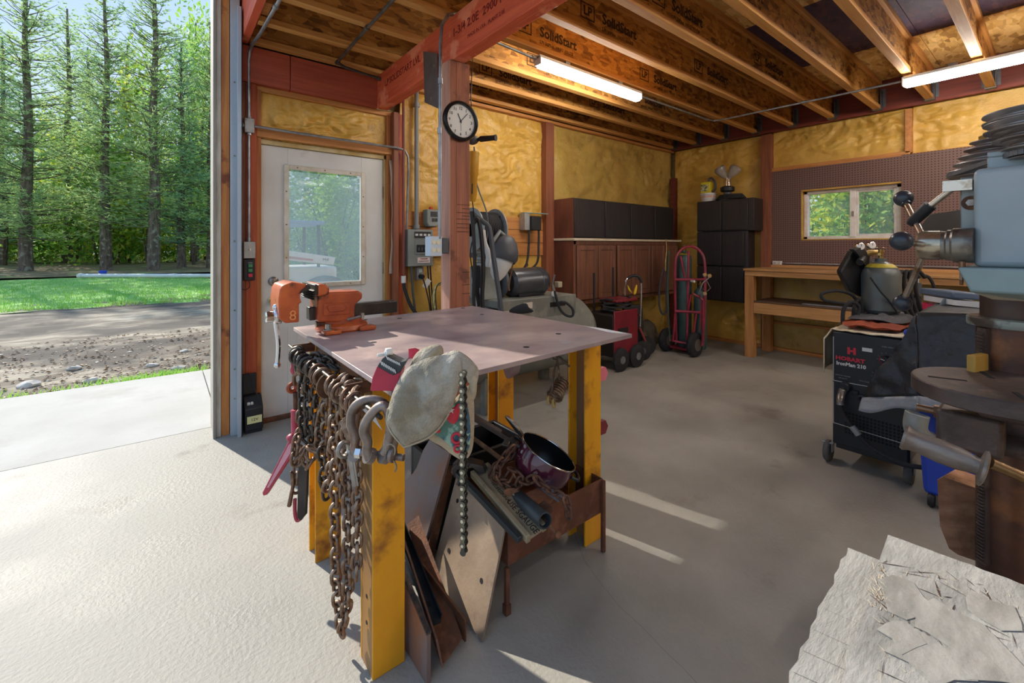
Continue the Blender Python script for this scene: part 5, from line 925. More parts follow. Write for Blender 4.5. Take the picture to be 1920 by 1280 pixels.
part('boss', MB().cyl((1.93,.12,.70),(1.90,-.05,.70), .03, 16), M_cast, dp)
# head
hd = part('head_casting', MB().box((1.74,-.10,1.225),(2.14,.152,1.495)), M_blu, dp, bevel=.016, seg=3)
part('skirt', MB().add([(1.70,-.13,1.16),(2.18,-.13,1.16),(2.18,.155,1.16),(1.70,.155,1.16),(1.69,-.14,1.225),(2.19,-.14,1.225),(2.19,.178,1.225),(1.69,.178,1.225),(1.80,-.06,1.135),(2.15,-.06,1.135),(2.15,.12,1.135),(1.80,.12,1.135)], [(7,6,5,4),(0,4,5,1),(1,5,6,2),(2,6,7,3),(3,7,4,0),(0,1,9,8),(1,2,10,9),(2,3,11,10),(3,0,8,11),(8,9,10,11)]), M_bluc, hd, bevel=.006)
part('side_plate', MB().box((1.79,.150,1.262),(1.90,.182,1.48)), mat('plate_worn', '#8a8f8c', '#6f7472', rough=.4, metal=.4, ns=8), hd, bevel=.004)
for z in (1.29, 1.405):
    wz = part('washer', MB().cyl((1.786,.160,z),(1.791,.160,z), .020, 24), M_rust, hd); part('bolt', MB().cyl((1.775,.160,z),(1.787,.160,z), .010, 6), M_steel, wz)
part('top_bracket', MB().box((1.80,.06,1.495),(1.95,.13,1.53)).box((1.80,.06,1.53),(1.83,.13,1.545)).box((1.92,.06,1.53),(1.95,.13,1.545)), M_blu, hd, bevel=.004)
part('foot_bolt', MB().cyl((1.735,.03,1.24),(1.752,.03,1.24), .016, 6).cyl((1.738,.03,1.24),(1.742,.03,1.24), .026, 20), M_steel, hd)
bar_ = part('feed_barrel', MB().lathe((1.75,.15,1.285), [(.048,0),(.048,.04),(.044,.045),(.044,.052),(.040,.056),(.040,.066)], Y1, 32), mat('worn_barrel', '#8a8478', '#5a4f46', rough=.35, metal=.6, ns=12, lo=.45, hi=.6), dp)
hub = part('feed_hub', MB().lathe((1.75,.214,1.285), [(.040,0),(.042,.008),(.042,.042),(.036,.052),(.0,.054)], Y1, 32, cap=False), mat('hub_chrome', '#cfc7b2', '#8d7c62', rough=.25, metal=.85, ns=9), dp)
part('thumb_screw', MB().prism([(1.72,.17,1.222),(1.74,.17,1.222),(1.745,.17,1.19),(1.735,.17,1.175),(1.72,.17,1.175),(1.712,.17,1.19)], (0,.006,0)).cyl((1.73,.172,1.24),(1.73,.172,1.215), .007, 10), MC['copper'], dp)
M_spk = mat('spoke_steel', '#d3c9b8', '#9b7f60', rough=.25, metal=.85, ns=20, lo=.5, hi=.65); M_ball = mat('ball_black', '#3a3f46', '#2b2f35', rough=.3, ns=6)
hc2 = V((1.75,.245,1.285))
for e in (at(1694,372,1.42), at(1690,452,1.18), at(1692,568,1.41)):
    d = (e-hc2).normalized(); s_ = part('spoke', MB().tube([hc2+d*.03, e], [.0085, .008], 14), M_spk, hub); part('ball_grip', MB().ball(e, .0245 if e is None else .0235*1.1, 20).cyl(e-d*.03, e-d*.018, .013, 14), M_ball, s_)
lv = part('speed_lever', MB().tube([(1.78,.20,1.445),(1.80,.26,1.39)], .009, 12).cbox((1.78,.185,1.455),(.04,.06,.03)), M_spk, dp); part('lever_grip', MB().tube([(1.795,.245,1.405),(1.81,.285,1.36),(1.815,.292,1.352)], [.017,.016,.012], 14), M_black, lv)
# step pulleys and belt
M_pul = mat('pulley_steel', '#a9a7a6', '#7d7069', rough=.35, metal=.45, ns=5, st=(1,1,6))
def pulley(nm, c, radii, dz):
    prof = []; z = 0
    for r in radii: prof += [(r-.022, z), (r, z+.001), (r+.001, z+.004), (r-.016, z+.011), (r-.016, z+.013), (r+.001, z+dz-.003), (r, z+dz)] ; z += dz
    return part(nm, MB().lathe(c, [(0,0)]+prof+[(0,z)], Z1, 48, cap=False), M_pul, dp)
pu1 = pulley('spindle_pulley', (1.80,.03,1.515), [.060,.075,.092,.108,.110], .025); pu2 = pulley('idler_pulley', (2.15,.13,1.515), [.118,.106,.093,.080,.066], .0235)
part('spindle_nut', MB().cyl((2.15,.13,1.632),(2.15,.13,1.652), .045, 6), M_chrome, pu2)
c1, c2 = V((1.80,.03,1.529)), V((2.15,.13,1.531)); pb_ = []
dd = (c2-c1); ang = math.atan2(dd.y, dd.x); 
for k in range(17): a = ang+math.pi/2+math.pi*k/16; pb_.append(c1+V((math.cos(a)*.060, math.sin(a)*.060, 0)))
for k in range(17): a = ang-math.pi/2+math.pi*k/16; pb_.append(c2+V((math.cos(a)*.117, math.sin(a)*.117, -.005)))
bl = MB(); n_ = len(pb_)
for i in range(n_): bl.bar(pb_[i], pb_[(i+1) % n_], .010, .013)
part('drive_belt', bl, mat('belt', '#6b6c6e', '#57585a', rough=.5, ns=10), dp)
part('spindle', MB().cyl((1.80,.03,1.0),(1.80,.03,1.2), .03, 20).cyl((1.80,.03,.96),(1.80,.03,1.0), .022, 16), M_steel, dp) if False else None
part('motor', MB().lathe((2.42,.15,1.22), [(0,0),(.08,0),(.09,.02),(.09,.24),(.08,.26),(0,.26)], Z1, 28, cap=False), M_dkg, dp); part('motor_mount', MB().box((2.13,.05,1.28),(2.35,.2,1.32)), M_dkg, dp)
# crank handle
ch_ = part('crank_grip', MB().lathe((1.457,.250,.803), [(0,0),(.029,0),(.032,.006),(.027,.016),(.025,.03),(.028,.07),(.027,.10),(.020,.128),(.020,.134),(.040,.138),(.042,.143),(.033,.147),(0,.147)], (.10,-1,-.22), 28, cap=False), mat('grip_worn', '#9a8d80', '#6f5f52', rough=.4, metal=.3, ns=5, st=(6,1,6)), dp)
part('crank_rod', MB().cyl(at(1858,868,1.0), at(1990,925,.95), .012, 14), mat('rod_yellowed', '#b09a6a', '#8a6a42', rough=.35, metal=.6, ns=9), dp); part('crank_arm', MB().bar(at(1990,925,.95), (1.86,-.02,.74), .02, .03), M_cast, dp, bevel=.004)
tag(part('wood_block', MB().cbox(at(1833,690,1.33), (.075,.02,.085), Matrix.Rotation(math.radians(-18),3,'Z')), wood('yellow_wood', '#cfa548', '#b3843a', 'z'), bevel=.003), 'small yellow wooden block standing on the drill press table by the rack', 'wood block')
# timber chunk and its stand
tmb = thing('timber_chunk', 'split chunk of reddish firewood leaning by the drill press column', 'firewood', at(1800, 1060, 1.44))
pl = [at(1757,899,1.46), at(1768,893,1.48), at(1862,925,1.44), at(1870,1000,1.42), at(1862,1062,1.42), at(1796,1040,1.44), at(1779,1028,1.45), at(1762,985,1.46)]
part('log', MB().prism(pl, (.11,-.02,0)), mat('split_wood', '#b98a66', '#96684a', rough=.75, ns=3, st=(3,3,9), c3='#54403a', s3=6, lo3=.6, hi3=.7, bump=.6, bs=18), tmb, bevel=.008)
st_ = thing('steel_stand', 'dark red-brown steel stand under the firewood chunk', 'stand', (1.75, .2, 0)); z1_ = at(1790,1042,1.44).z
part('stand_top', MB().box((1.62,.10,z1_-.075),(1.96,.33,z1_-.055)), M_rust, st_, bevel=.003)
for x, y in ((1.63,.11),(1.63,.30),(1.93,.11),(1.93,.30)): part('leg', MB().box((x,y,.05 if y < .31 and x > 1.6 else 0),(x+.025,y+.025,z1_-.075)), M_rust, st_)

# ================================================================ weathered plywood in the lower right corner
M_ply = mat('weathered_ply', '#a09f9a', '#82817b', rough=.85, ns=2.5, st=(1,4,1), lo=.3, hi=.7, c3='#aea896', s3=4, lo3=.6, hi3=.75, bump=.4, bs=30, bst=(1,3,1)); M_osbw = mat('weathered_board', '#999893', '#73726d', rough=.85, ns=5, st=(1.2,3,1), lo=.32, hi=.68, c3='#a59b80', s3=9, lo3=.62, hi3=.74, bump=.35, bs=40, bst=(1,3,1), dist=.8)
M_plye = mat('ply_edge', '#6f4a38', '#8b6a52', rough=.9, ns=3, st=(1,1,30)); M_crk = mat('crack_dark', '#3a261c', rough=1)
pw = thing('plywood_stack', 'stack of weathered grey plywood and strand board on a low crate, lower right corner', 'plywood', (1.4,.0,0)); ZP = .70
def zp(px, py, z): t = (z-H)*F/(HY-py); return at(px, py, t)
def rough_edge(a, b, n, amp, sd): return [V(a).lerp(V(b), i/n)+V((noise.noise(V((i*1.3,sd,0))), noise.noise(V((i*1.3,sd,5))), 0))*amp*(1 if 0 < i < n else 0) for i in range(n)]
lo_ = [zp(1590,1026,ZP), zp(1655,1052,ZP), zp(1720,1080,ZP), V((1.25,-.45,ZP)), V((.62,-.45,ZP))]+rough_edge(zp(1462,1310,ZP), zp(1590,1026,ZP), 16, .008, 3)
part('lower_sheet', MB().prism([p-V((0,0,.014)) for p in lo_], (0,0,.014)), M_ply, pw)
sl = MB()
for k in range(7):
    a = zp(1590-19*k-8, 1060+40*k, ZP); b = zp(1650-14*k, 1092+42*k, ZP)
    sl.add([a+V((0,.0008,.0006)), b+V((0,.0008,.0006)), b+V((0,-.0008,.0006)), a+V((0,-.0008,.0006))], [(0,1,2,3)])
part('kerf_line', sl, M_crk, pw, smooth=False, kind='stuff')
ZU = ZP+.022
up_ = rough_edge(zp(1665,1002,ZU), zp(1960,1110,ZU), 14, .003, 9)+[V((1.24,-.5,ZU)), V((.58,-.5,ZU)), zp(1570,1310,ZU)]+rough_edge(zp(1590,1230,ZU), zp(1640,1080,ZU), 8, .008, 11)+[zp(1640,1080,ZU), zp(1652,1040,ZU)]
part('upper_sheet', MB().prism([p-V((0,0,.011)) for p in up_], (0,0,.011)), M_osbw, pw)
part('middle_sheet', MB().prism([V((p.x*.995+.004, p.y-.004, ZP+.001)) for p in up_], (0,0,.0095)), M_plye, pw)
cks = MB(); R_ = random.Random(5)
M_lay = mat('ply_layer', '#989690', '#74726c', rough=.9, ns=7, st=(1,3,1), bump=.3, bs=40)
for qi, (qx, qy, rr) in enumerate(((1700,1120,.05),(1780,1180,.07),(1860,1150,.05),(1740,1235,.06),(1850,1240,.055),(1690,1190,.035))):
    q = zp(qx, qy, ZU); op_ = [q+V((math.cos(k*.7)*rr*R_.uniform(.5,1.3), math.sin(k*.7)*rr*R_.uniform(.5,.8), .0001+.0002*qi)) for k in range(9)]
    part('peeling_layer', MB().prism(op_, (0,0,.0011)), M_lay, pw, smooth=False)
for i in range(70):
    px = R_.uniform(1640, 1915); py = R_.uniform(1040, 1275)
    if py < 1015+(px-1665)*.37+12: continue
    a = zp(px, py, ZU); an = R_.choice((R_.gauss(.9,.25), R_.gauss(2.2,.3), R_.gauss(0,.4))); L_ = R_.uniform(.006,.032); d = V((math.cos(an), math.sin(an), 0)); nn = V((-d.y,d.x,0))*R_.uniform(.0003,.0012)
    cks.add([a-d*L_+V((0,0,.0005)), a+nn+V((0,0,.0008)), a+d*L_+V((0,0,.0005)), a-nn+V((0,0,.0008))], [(0,1,2,3)])
part('surface_crack', cks, M_crk, pw, smooth=False, kind='stuff')
spn = MB()
for i in range(150):
    px, py = (R_.gauss(1650,9), R_.gauss(1105,22)) if i < 70 else (R_.uniform(1655,1915), R_.uniform(1060,1270)); a = zp(px, py, ZU)
    if py < 1015+(px-1665)*.37+12: continue
    an = R_.gauss(.7,.5); L_ = R_.uniform(.005,.02); d = V((math.cos(an), math.sin(an), R_.uniform(0,.15))); w_ = V((-d.y,d.x,0))*.0007; spn.add([a-w_+V((0,0,.0006)), a+w_+V((0,0,.0006)), a+d*L_+V((0,0,.001))], [(0,1,2)])
part('splinter', spn, mat('splinter', '#cfc5ae', '#8d7258', rough=.9, ns=40), pw, smooth=False, kind='stuff')
part('crate_side', MB().box((.74,-.40,.02),(.76,.14,.683)).box((.76,.12,.02),(1.08,.14,.683)).box((1.08,-.40,.02),(1.10,.14,.683)), M_rust, pw); part('crate_base', bx((.74,-.40,0),(1.10,.14,.02)), M_rust, pw)
# ================================================================ welding table
def onY(px, py, y):
    u = (px-960)/F; return at(px, py, y/(AS-u*AC))
def onX(px, py, x):
    u = (px-960)/F; return at(px, py, x/(AC+u*AS))
wt = thing('welding_table', 'steel-plate welding table on four yellow I-beam legs', 'table', (.98, 1.65, 0))
M_plate = mat('table_plate', '#b8a39a', '#786b72', rough=.4, metal=.0, ns=2.2, st=(1,1.6,1), lo=.32, hi=.68, c3='#c9b0a4', s3=3.2, lo3=.55, hi3=.72, bump=.12, bs=30, rough2=.3)
tp_ = part('table_plate', MB().prism([(.455,2.15,.904),(.446,1.047,.904),(1.52,1.11,.904),(1.476,2.25,.904)], (0,0,.016)), M_plate, wt, bevel=.0015)
for x, y in ((.93,2.08),(1.33,1.93),(1.28,1.30),(.62,1.62),(.78,2.15),(1.38,2.2),(1.02,1.20)): part('bolt_hole', MB().lathe((x,y,.9195), [(0,0),(.012,0),(.012,.0009),(0,.0009)], Z1, 16), M_dark, tp_)
part('chalk_mark', MB().ring((1.19,1.17,.9203), .018, .001, Z1, 20, 4), M_wl, tp_)
part('white_sticker', MB().prism([(1.47,1.20,.9202),(1.49,1.14,.9202),(1.512,1.125,.9202),(1.515,1.27,.9202),(1.50,1.36,.9202)], (0,0,.0006)), M_white, tp_)
def ibeam(x, y, w=.102, top=.904, tilt=0):
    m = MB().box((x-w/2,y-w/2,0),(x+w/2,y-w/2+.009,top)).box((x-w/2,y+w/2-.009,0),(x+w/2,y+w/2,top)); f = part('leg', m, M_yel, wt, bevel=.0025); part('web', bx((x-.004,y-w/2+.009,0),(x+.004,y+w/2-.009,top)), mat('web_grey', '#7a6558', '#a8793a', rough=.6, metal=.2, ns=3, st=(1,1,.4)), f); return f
LG = [ibeam(.532,1.315), ibeam(.530,1.93), ibeam(1.455,1.315), ibeam(1.455,1.93)]
part('side_plate', bx((.482,1.274,0),(.486,1.354,.904)), MC['web_grey'], LG[0])
for z in (.14,.22): part('bolt_hole', MB().cyl((.4805,1.315,z),(.4822,1.315,z), .006, 10), M_dark, LG[0])
M_rail = mat('rail_brown', '#5a3a26', '#7a4c28', rough=.6, metal=.2, ns=6)
part('side_rail', MB().box((.485,1.37,.83),(.492,1.88,.904)).box((.485,1.37,.83),(.53,1.88,.837)), M_rail, wt); part('back_rail', MB().box((.585,1.95,.83),(1.40,1.958,.904)), M_rail, wt); part('cross_rail', bx((.585,1.62,.86),(1.5,1.628,.904)), M_rail, wt)
part('hanging_rod', MB().cyl((.412,1.03,.866),(.412,2.02,.866), .006, 10), M_chaind, wt)
for y in (1.28,1.93): part('rod_bracket', MB().box((.405,y-.004,.85),(.49,y+.004,.885)), M_rust, wt, bevel=.002)
# ---------------- vise
vs = thing('bench_vise', 'heavy orange bench vise bolted to the far left corner of the welding table', 'vise', (.60,1.97,.92))
M_or = mat('vise_orange', '#c8622a', '#9a3f1c', rough=.42, ns=7, c3='#4a2c20', s3=16, lo3=.56, hi3=.66, bump=.15, bs=60); M_vst = mat('vise_steel', '#4d4844', '#332f2d', rough=.35, metal=.6, ns=8)
def plY(pts, y): return [onY(px, py, y) for px, py in pts]
part('body', MB().prism(plY([(596,540),(606,548),(664,546),(672,545),(680,549),(680,559),(666,572),(665,596),(665,604),(596,604)],1.90), (0,.13,0)), M_or, vs, bevel=.008, seg=3)
part('fixed_jaw', MB().prism(plY([(596,533),(611,533),(618,539),(618,552),(596,556)],1.86), (0,.20,0)), M_or, vs, bevel=.007)
part('raised_frame', MB().prism(plY([(606,569),(656,567),(656,588),(606,592)],1.90), (0,-.004,0)), M_or, vs, bevel=.003); part('raised_badge', MB().prism(plY([(613,575),(620,571),(645,570),(650,577),(643,583),(618,585)],1.896), (0,-.004,0)), M_or, vs, bevel=.002)
part('swivel_base', MB().lathe((.615,1.98,.92), [(.0,0),(.105,0),(.11,.008),(.105,.025),(.085,.035),(.085,.05),(0,.05)], Z1, 32, cap=False), M_or, vs); [part('mounting_foot', MB().cbox(c,(.07,.05,.02)), M_or, vs, bevel=.006) for c in ((.54,1.875,.93),(.69,1.885,.93))]
part('mounting_bolt', MB().cyl((.525,1.87,.94),(.525,1.87,.965), .011, 6).cyl((.525,1.87,.94),(.525,1.87,.944), .018, 16), M_steel, vs); part('lock_bar', MB().tube([(.60,1.865,.975),(.655,1.86,.985)], .006, 8).cbox((.662,1.86,.988),(.012,.018,.022)), M_steel, vs)
part('moving_jaw', MB().prism(plY([(530,535),(548,529),(563,531),(576,533),(576,538),(567,544),(563,551),(563,558),(566,568),(561,569),(561,604),(535,606),(524,598),(522,563),(525,543)],1.87), (0,.17,0)), M_or, vs, bevel=.010, seg=3)
text('8', .055, plY([(549,592)],1.868)[0], X1, Z1, mat('vise_numeral', '#e08a4a', rough=.5), vs, 'numeral', ext=.002)
part('slide_bar', MB().box((.47,1.935,.975),(.855,1.99,1.030)), M_vst, vs, bevel=.005)
j1 = part('jaw_plate', MB().prism(plY([(576,533),(582,536),(583,541),(575,546),(566,549),(563,551),(567,543),(576,538)],1.86), (0,.20,0)), M_vst, vs, bevel=.002); j2 = part('jaw_plate', MB().prism(plY([(590,534),(596,533),(596,553),(590,553)],1.86), (0,.20,0)), M_vst, vs, bevel=.002)
tt = MB()
for k in range(5): tt.prism(plY([(590,544+k*4),(586,546+k*4),(590,548+k*4)],1.86), (0,.19,0))
part('pipe_jaw_tooth', tt, M_vst, j2); part('screw', MB().cyl((.50,1.96,.955),(.70,1.96,.955), .014, 14), M_steel, vs)
part('screw_head', MB().lathe(onY(527,592,1.93), [(.030,0),(.032,-.01),(.030,-.024),(.022,-.028),(.022,-.052),(.015,-.056),(0,-.056)], X1, 22, cap=False), M_chrome, vs)
h0 = onY(517,588,1.93); h1 = onY(517,605,1.93); h2 = onY(522,645,1.93); h3 = onY(520,684,1.93)
part('handle', hose([h0+V((0,0,.02)),h0,h1,h2,h3], .0085), M_chrome, vs); part('handle_knob', MB().ball(h3, .013, 12), M_chrome, vs); part('handle_knob', MB().ball(h0+V((0,0,.025)), .013, 12), M_chrome, vs)
tag(part('small_block', MB().cbox((.56,1.935,1.145),(.028,.03,.03)), M_white, bevel=.003), 'small pale block sitting on the jaws of the orange vise', 'block') if False else None
# ---------------- chains
def link_mesh(d, m, k=1.0):
    r = d/2; rc = 1.22*d; s = .85*d+.0
    pts = []
    for i in range(7): a = math.pi*i/6; pts.append(V((math.cos(a)*rc, 0, s+math.sin(a)*rc)))
    for i in range(7): a = math.pi+math.pi*i/6; pts.append(V((math.cos(a)*rc, 0, -s+math.sin(a)*rc)))
    me = MB().tube(pts, r, 7, closed=True).mesh('link'); me.shade_smooth(); me.materials.append(m); return me
LK = {}
def chain(label, pts, d=.0105, m=None, group=None, roll=0, name='chain', k=8):
    m = m or M_chain; key = (round(d,4), m.name)
    if key not in LK: LK[key] = link_mesh(d, m)
    P = smooth_path(pts, k); t = thing(name, label, 'chain', P[0], group); pitch = 3.05*d
    seg = [0.0]
    for i in range(1, len(P)): seg.append(seg[-1]+(P[i]-P[i-1]).length)
    n = int(seg[-1]/pitch); j = 0; ref = None
    for i in range(n+1):
        s = i*pitch
        while j < len(P)-2 and seg[j+1] < s: j += 1
        q = P[j].lerp(P[j+1], (s-seg[j])/max(1e-6, seg[j+1]-seg[j])); tg = (P[min(j+2, len(P)-1)]-P[max(j-1, 0)]).normalized()
        if ref is None: a = V((0,0,1)) if abs(tg.z) < .9 else V((.8,-.6,0)); ref = tg.cross(a).normalized()
        ref = (ref-tg*ref.dot(tg)).normalized(); o = tg.cross(ref); an = roll+(math.pi/2 if i % 2 else 0)+.5+random.uniform(-.25,.25)
        x = ref*math.cos(an)+o*math.sin(an); y = tg.cross(x)
        inst('link', LK[key], Matrix(((x.x,y.x,tg.x,q.x),(x.y,y.y,tg.y,q.y),(x.z,y.z,tg.z,q.z),(0,0,0,1))), t)
    return t
def hpts(l, t0, t1=None):
    n = len(l); return [at(x, y, t0+(0 if t1 is None else (t1-t0)*i/(n-1))) for i, (x, y) in enumerate(l)]
chain('long rusty chain in a double strand reaching almost to the floor, left strand', hpts([(640,712),(628,735),(626,800),(628,900),(628,1000),(630,1080),(636,1150),(640,1182)], 1.36, 1.385), .0115)
chain('long rusty chain, right strand of the pair reaching almost to the floor', hpts([(655,728),(650,760),(650,830),(652,930),(652,1040),(652,1110),(648,1150),(643,1172)], 1.30, 1.37), .0115, roll=.4)
chain('rusty chain strand directly left of the yellow front leg', hpts([(672,770),(668,830),(670,920),(670,1000),(668,1082)], 1.30), .0105, roll=.9)
chain('shorter rusty chain looped over the rod beside the large washers', hpts([(652,712),(637,722),(628,748),(624,790),(622,840),(618,890),(613,915)], 1.40, 1.44), .0105, roll=.2)
chain('rusty chain strand crowding behind the two longest strands', hpts([(668,718),(650,726),(642,755),(640,810),(640,870),(641,930)], 1.35), .0105, roll=1.1)
chain('dark chain wrapped across the top of the bundle under the table edge', hpts([(569,694),(573,678),(590,668),(606,672),(625,684),(641,695),(650,702)], 1.66, 1.52), .012, M_chaind)
chain('second dark chain wrapped across the top of the bundle, below the first', hpts([(575,702),(582,684),(600,680),(618,692),(634,702)], 1.60, 1.54), .012, M_chaind, roll=.6)
for i, (l, t, lb) in enumerate((([(572,690),(567,715),(566,750),(568,790),(571,815),(585,830)], 1.66, 'leftmost dark strand of the short chain bundle'), ([(583,690),(580,720),(579,760),(581,800),(590,832),(602,842)], 1.64, 'dark strand of the short chain bundle, second from the left'), ([(592,700),(592,735),(592,775),(594,810),(604,838),(612,845)], 1.62, 'dark strand in the middle of the short chain bundle'), ([(606,760),(602,780),(598,805),(599,825),(590,842),(578,836)], 1.58, 'brown strand rising from the foot of the short chain bundle'), ([(611,748),(611,785),(610,820),(606,842)], 1.57, 'rightmost strand of the short chain bundle by the large washers'))):
    chain(lb, hpts(l, t), .0112, M_chaind if i < 3 else M_chain, roll=i*.5)
chain('tail of brown chain curling under the short bundle in front of the far yellow leg', hpts([(556,825),(552,850),(553,868),(562,862),(567,848),(575,872),(584,862),(583,840),(598,846)], 1.62), .0112)
chain('short chain hanging from the red load binder down to the grab hooks', hpts([(563,780),(562,810),(559,835),(560,860),(557,890),(556,915)], 1.68), .0112, roll=.5)
chain('dark chain end between the short bundle and the long strands', hpts([(604,850),(607,880),(605,900),(611,920),(612,937)], 1.5), .0112, M_chaind)
def hookplate(label, c, r, tilt=.6, m=None, w_=.010, name='grab_hook', cat='hook'):
    """C-shaped forged hook hanging over the rod"""
    t = thing(name, label, cat, c); c = V(c); n = V((math.sin(tilt), -math.cos(tilt), 0)); u = V((math.cos(tilt), math.sin(tilt), 0)); pts = []
    for i in range(15):
        a = math.radians(-50+270*i/14); pts.append(c+u*(math.cos(a)*r)*-1+V((0,0,math.sin(a)*r)))
    part('hook_body', MB().tube(pts+[c+u*(-.1*r)+V((0,0,-1.9*r)), c+V((0,0,-2.6*r))], [w_*.6]+[w_]*14+[w_*.9, w_*.8], 10), m or M_chain, t)
    part('hook_eye', MB().ring(c+V((0,0,-3.0*r)), r*.5, w_*.7, n, 16, 8), m or M_chain, t); return t
hookplate('small dark grab hook, farthest on the hanging rod', at(566,684,1.70), .026, .5, M_chaind)
hookplate('brown grab hook second from the far end of the rod', at(572,690,1.66), .027, .55)
hookplate('forged brown hook with a thick curve left of the pair of shackles', at(668,752,1.25), .034, .9, None, .011)
hookplate('small grab hook above the long chain pair', at(650,722,1.33), .024, .8)
for i, yy in enumerate((1.22,1.27,1.33,1.37,1.42,1.53,1.59,1.66,1.72,1.77,1.83,1.88)):
    tag(part('forged_ring', MB().ring((.412,yy,.848), .026, .0065, (.25+.3*math.sin(i*2.1),-.95,.1), 22, 8), M_chain if i < 7 else M_chaind), 'thick forged ring threaded on the hanging rod among the chain tops', 'ring', 'forged rings on the hanging rod')
for i, (px, py, t, r) in enumerate(((596,705,1.50,.030),(603,712,1.47,.034),(613,722,1.43,.040))):
    c = at(px, py, t); ax = V((.35,-.93,0)); tag(part('washer', MB().lathe(c, [(.012,0),(r,0),(r+.001,.002),(r,.005),(.012,.005)], ax, 32, cap=False), M_chain), ('small','middle','largest')[i]+' round steel washer of the three on the hanging rod', 'washer')
# load binder, red
lb_ = thing('load_binder', 'red lever load binder hanging at the far end of the chains', 'load binder', at(552,740,1.75)); M_lb = mat('binder_red', '#c24a5c', '#a33244', rough=.45, ns=7); M_lbo = mat('binder_orange', '#b8552f', '#8f3d22', rough=.5, ns=9)
part('top_hook', MB().tube(smooth_path(hpts([(549,676),(546,664),(552,654),(562,652),(568,660)],1.75),5), .010, 10), M_chaind, lb_); part('swivel_yoke', MB().puff(hpts([(545,668),(554,664),(556,690),(556,702),(549,704),(544,694),(547,684)],1.76), (-.6,-.8,0), .012, amp=.001), M_lb, lb_)
part('clevis', MB().tube(smooth_path(hpts([(555,690),(556,700),(551,706),(552,722)],1.75),4), .008, 8), M_chain, lb_); part('orange_eye', MB().ring(at(548,726,1.75), .016, .009, (.3,-.95,0), 20, 8), M_lbo, lb_); part('link_bar', MB().cyl(at(554,735,1.75), at(555,770,1.75), .010, 10), M_rust, lb_)
part('red_barrel', MB().tube(hpts([(552,768),(553,812)],1.74), .013, 14), M_lb, lb_); part('pivot', MB().ball(at(547,820,1.74), .020, 14, (1,1,.8)), M_lb, lb_)
hl = part('lever', MB().prism(hpts([(540,828),(548,822),(556,826),(552,846),(500,928),(493,930),(491,924)],1.74), (.012,.012,0)), M_lb, lb_, bevel=.004); part('lever_recess', MB().prism(hpts([(541,834),(549,828),(550,840),(504,914),(500,914)],1.737), (.004,.004,0)), mat('binder_light', '#dba0a8', '#c97f8a', rough=.5, ns=9), hl)
for i, (pts, m, lb) in enumerate(((((559,868),(577,872),(573,965),(563,977),(556,970)), M_vst, 'long dark flat bar hanging with rounded foot under the binder chain'), (((543,884),(549,890),(551,905),(543,952),(537,950),(545,912)), M_chain, 'short brown flat hook bar left of the long dark bar'))):
    tag(part('hanging_bar', MB().prism(hpts(pts,1.66), (.010,.010,0)), m, bevel=.003), lb, 'bar')
tag(part('strap_loop', MB().tube(smooth_path(hpts([(553,935),(553,960),(557,975),(566,970)],1.68),5), .007, 8), M_lb), 'pale red strap loop peeking between the hanging bars', 'strap')
# D-ring, keys, shackles, pin
tag(part('eye_bolt', MB().ring(at(645,842,1.15), .017, .0065, (.3,-.95,.1), 22, 10).cyl(at(652,846,1.15), at(661,846,1.15), .006, 8), M_steel), 'pale steel eye bolt sticking out left of the shackles', 'eye bolt')
for i, (a, b) in enumerate((((640,788),(657,832)), ((645,783),(661,828)), ((652,832),(665,912)), ((657,832),(669,911)))): tag(part('steel_strip', MB().bar(at(*a,1.20), at(*b,1.18), .004, .013, up=(.6,-.8,0)), M_steel if i > 1 else M_chain, bevel=.001), ('brown strip left of the shackles, outer one', 'brown strip left of the shackles, inner one', 'pale steel strip hanging below the eye bolt, left leg', 'pale steel strip hanging below the eye bolt, right leg')[i], 'strip')
M_shk = mat('shackle_steel', '#a09287', '#6f6158', rough=.45, metal=.6, ns=9, c3='#7d5a48', s3=14, lo3=.55, hi3=.66, bump=.15, bs=70)
s1 = thing('bow_shackle', 'large steel bow shackle, the left and rear one of two', 'shackle', at(690,800,1.14)); s1p = smooth_path(hpts([(668,858),(664,842),(666,820),(658,795),(661,768),(678,752),(702,749),(722,758),(737,782),(742,812),(736,840)],1.15),5); part('bow', MB().tube(s1p, .0115, 14), M_shk, s1); part('shackle_ear', MB().cyl(at(664,852,1.14), at(673,852,1.16), .018, 18), M_shk, s1)
s2 = thing('bow_shackle', 'large steel bow shackle with pin, the front one of two', 'shackle', at(705,810,1.08)); s2p = smooth_path(hpts([(692,858),(688,842),(689,828),(682,808),(687,790),(702,770),(716,761),(727,770),(732,800),(726,835),(720,850)],1.08),5); part('bow', MB().tube(s2p, .0118, 14), M_shk, s2)
for px in (693,721): part('shackle_ear', MB().cyl(at(px-5,853,1.08), at(px+5,855,1.09), .019, 18), M_shk, s2)
part('shackle_pin', MB().cyl(at(668,847,1.11), at(757,858,1.08), .0085, 14), M_shk, s2); part('hex_nut', MB().cyl(at(667,847,1.11), at(677,848,1.11), .014, 6), M_chrome, s2); part('cotter_clip', MB().tube(smooth_path(hpts([(724,850),(723,838),(731,832),(740,838),(740,850),(733,858),(740,866),(743,876),(740,884)],1.07),5), .0022, 6), M_steel, s2); part('pin_head', MB().lathe(at(730,852,1.08), [(.012,0),(.018,.004),(.018,.012),(.012,.016)], (at(757,858,1.08)-at(668,847,1.11)), 18), M_shk, s2)
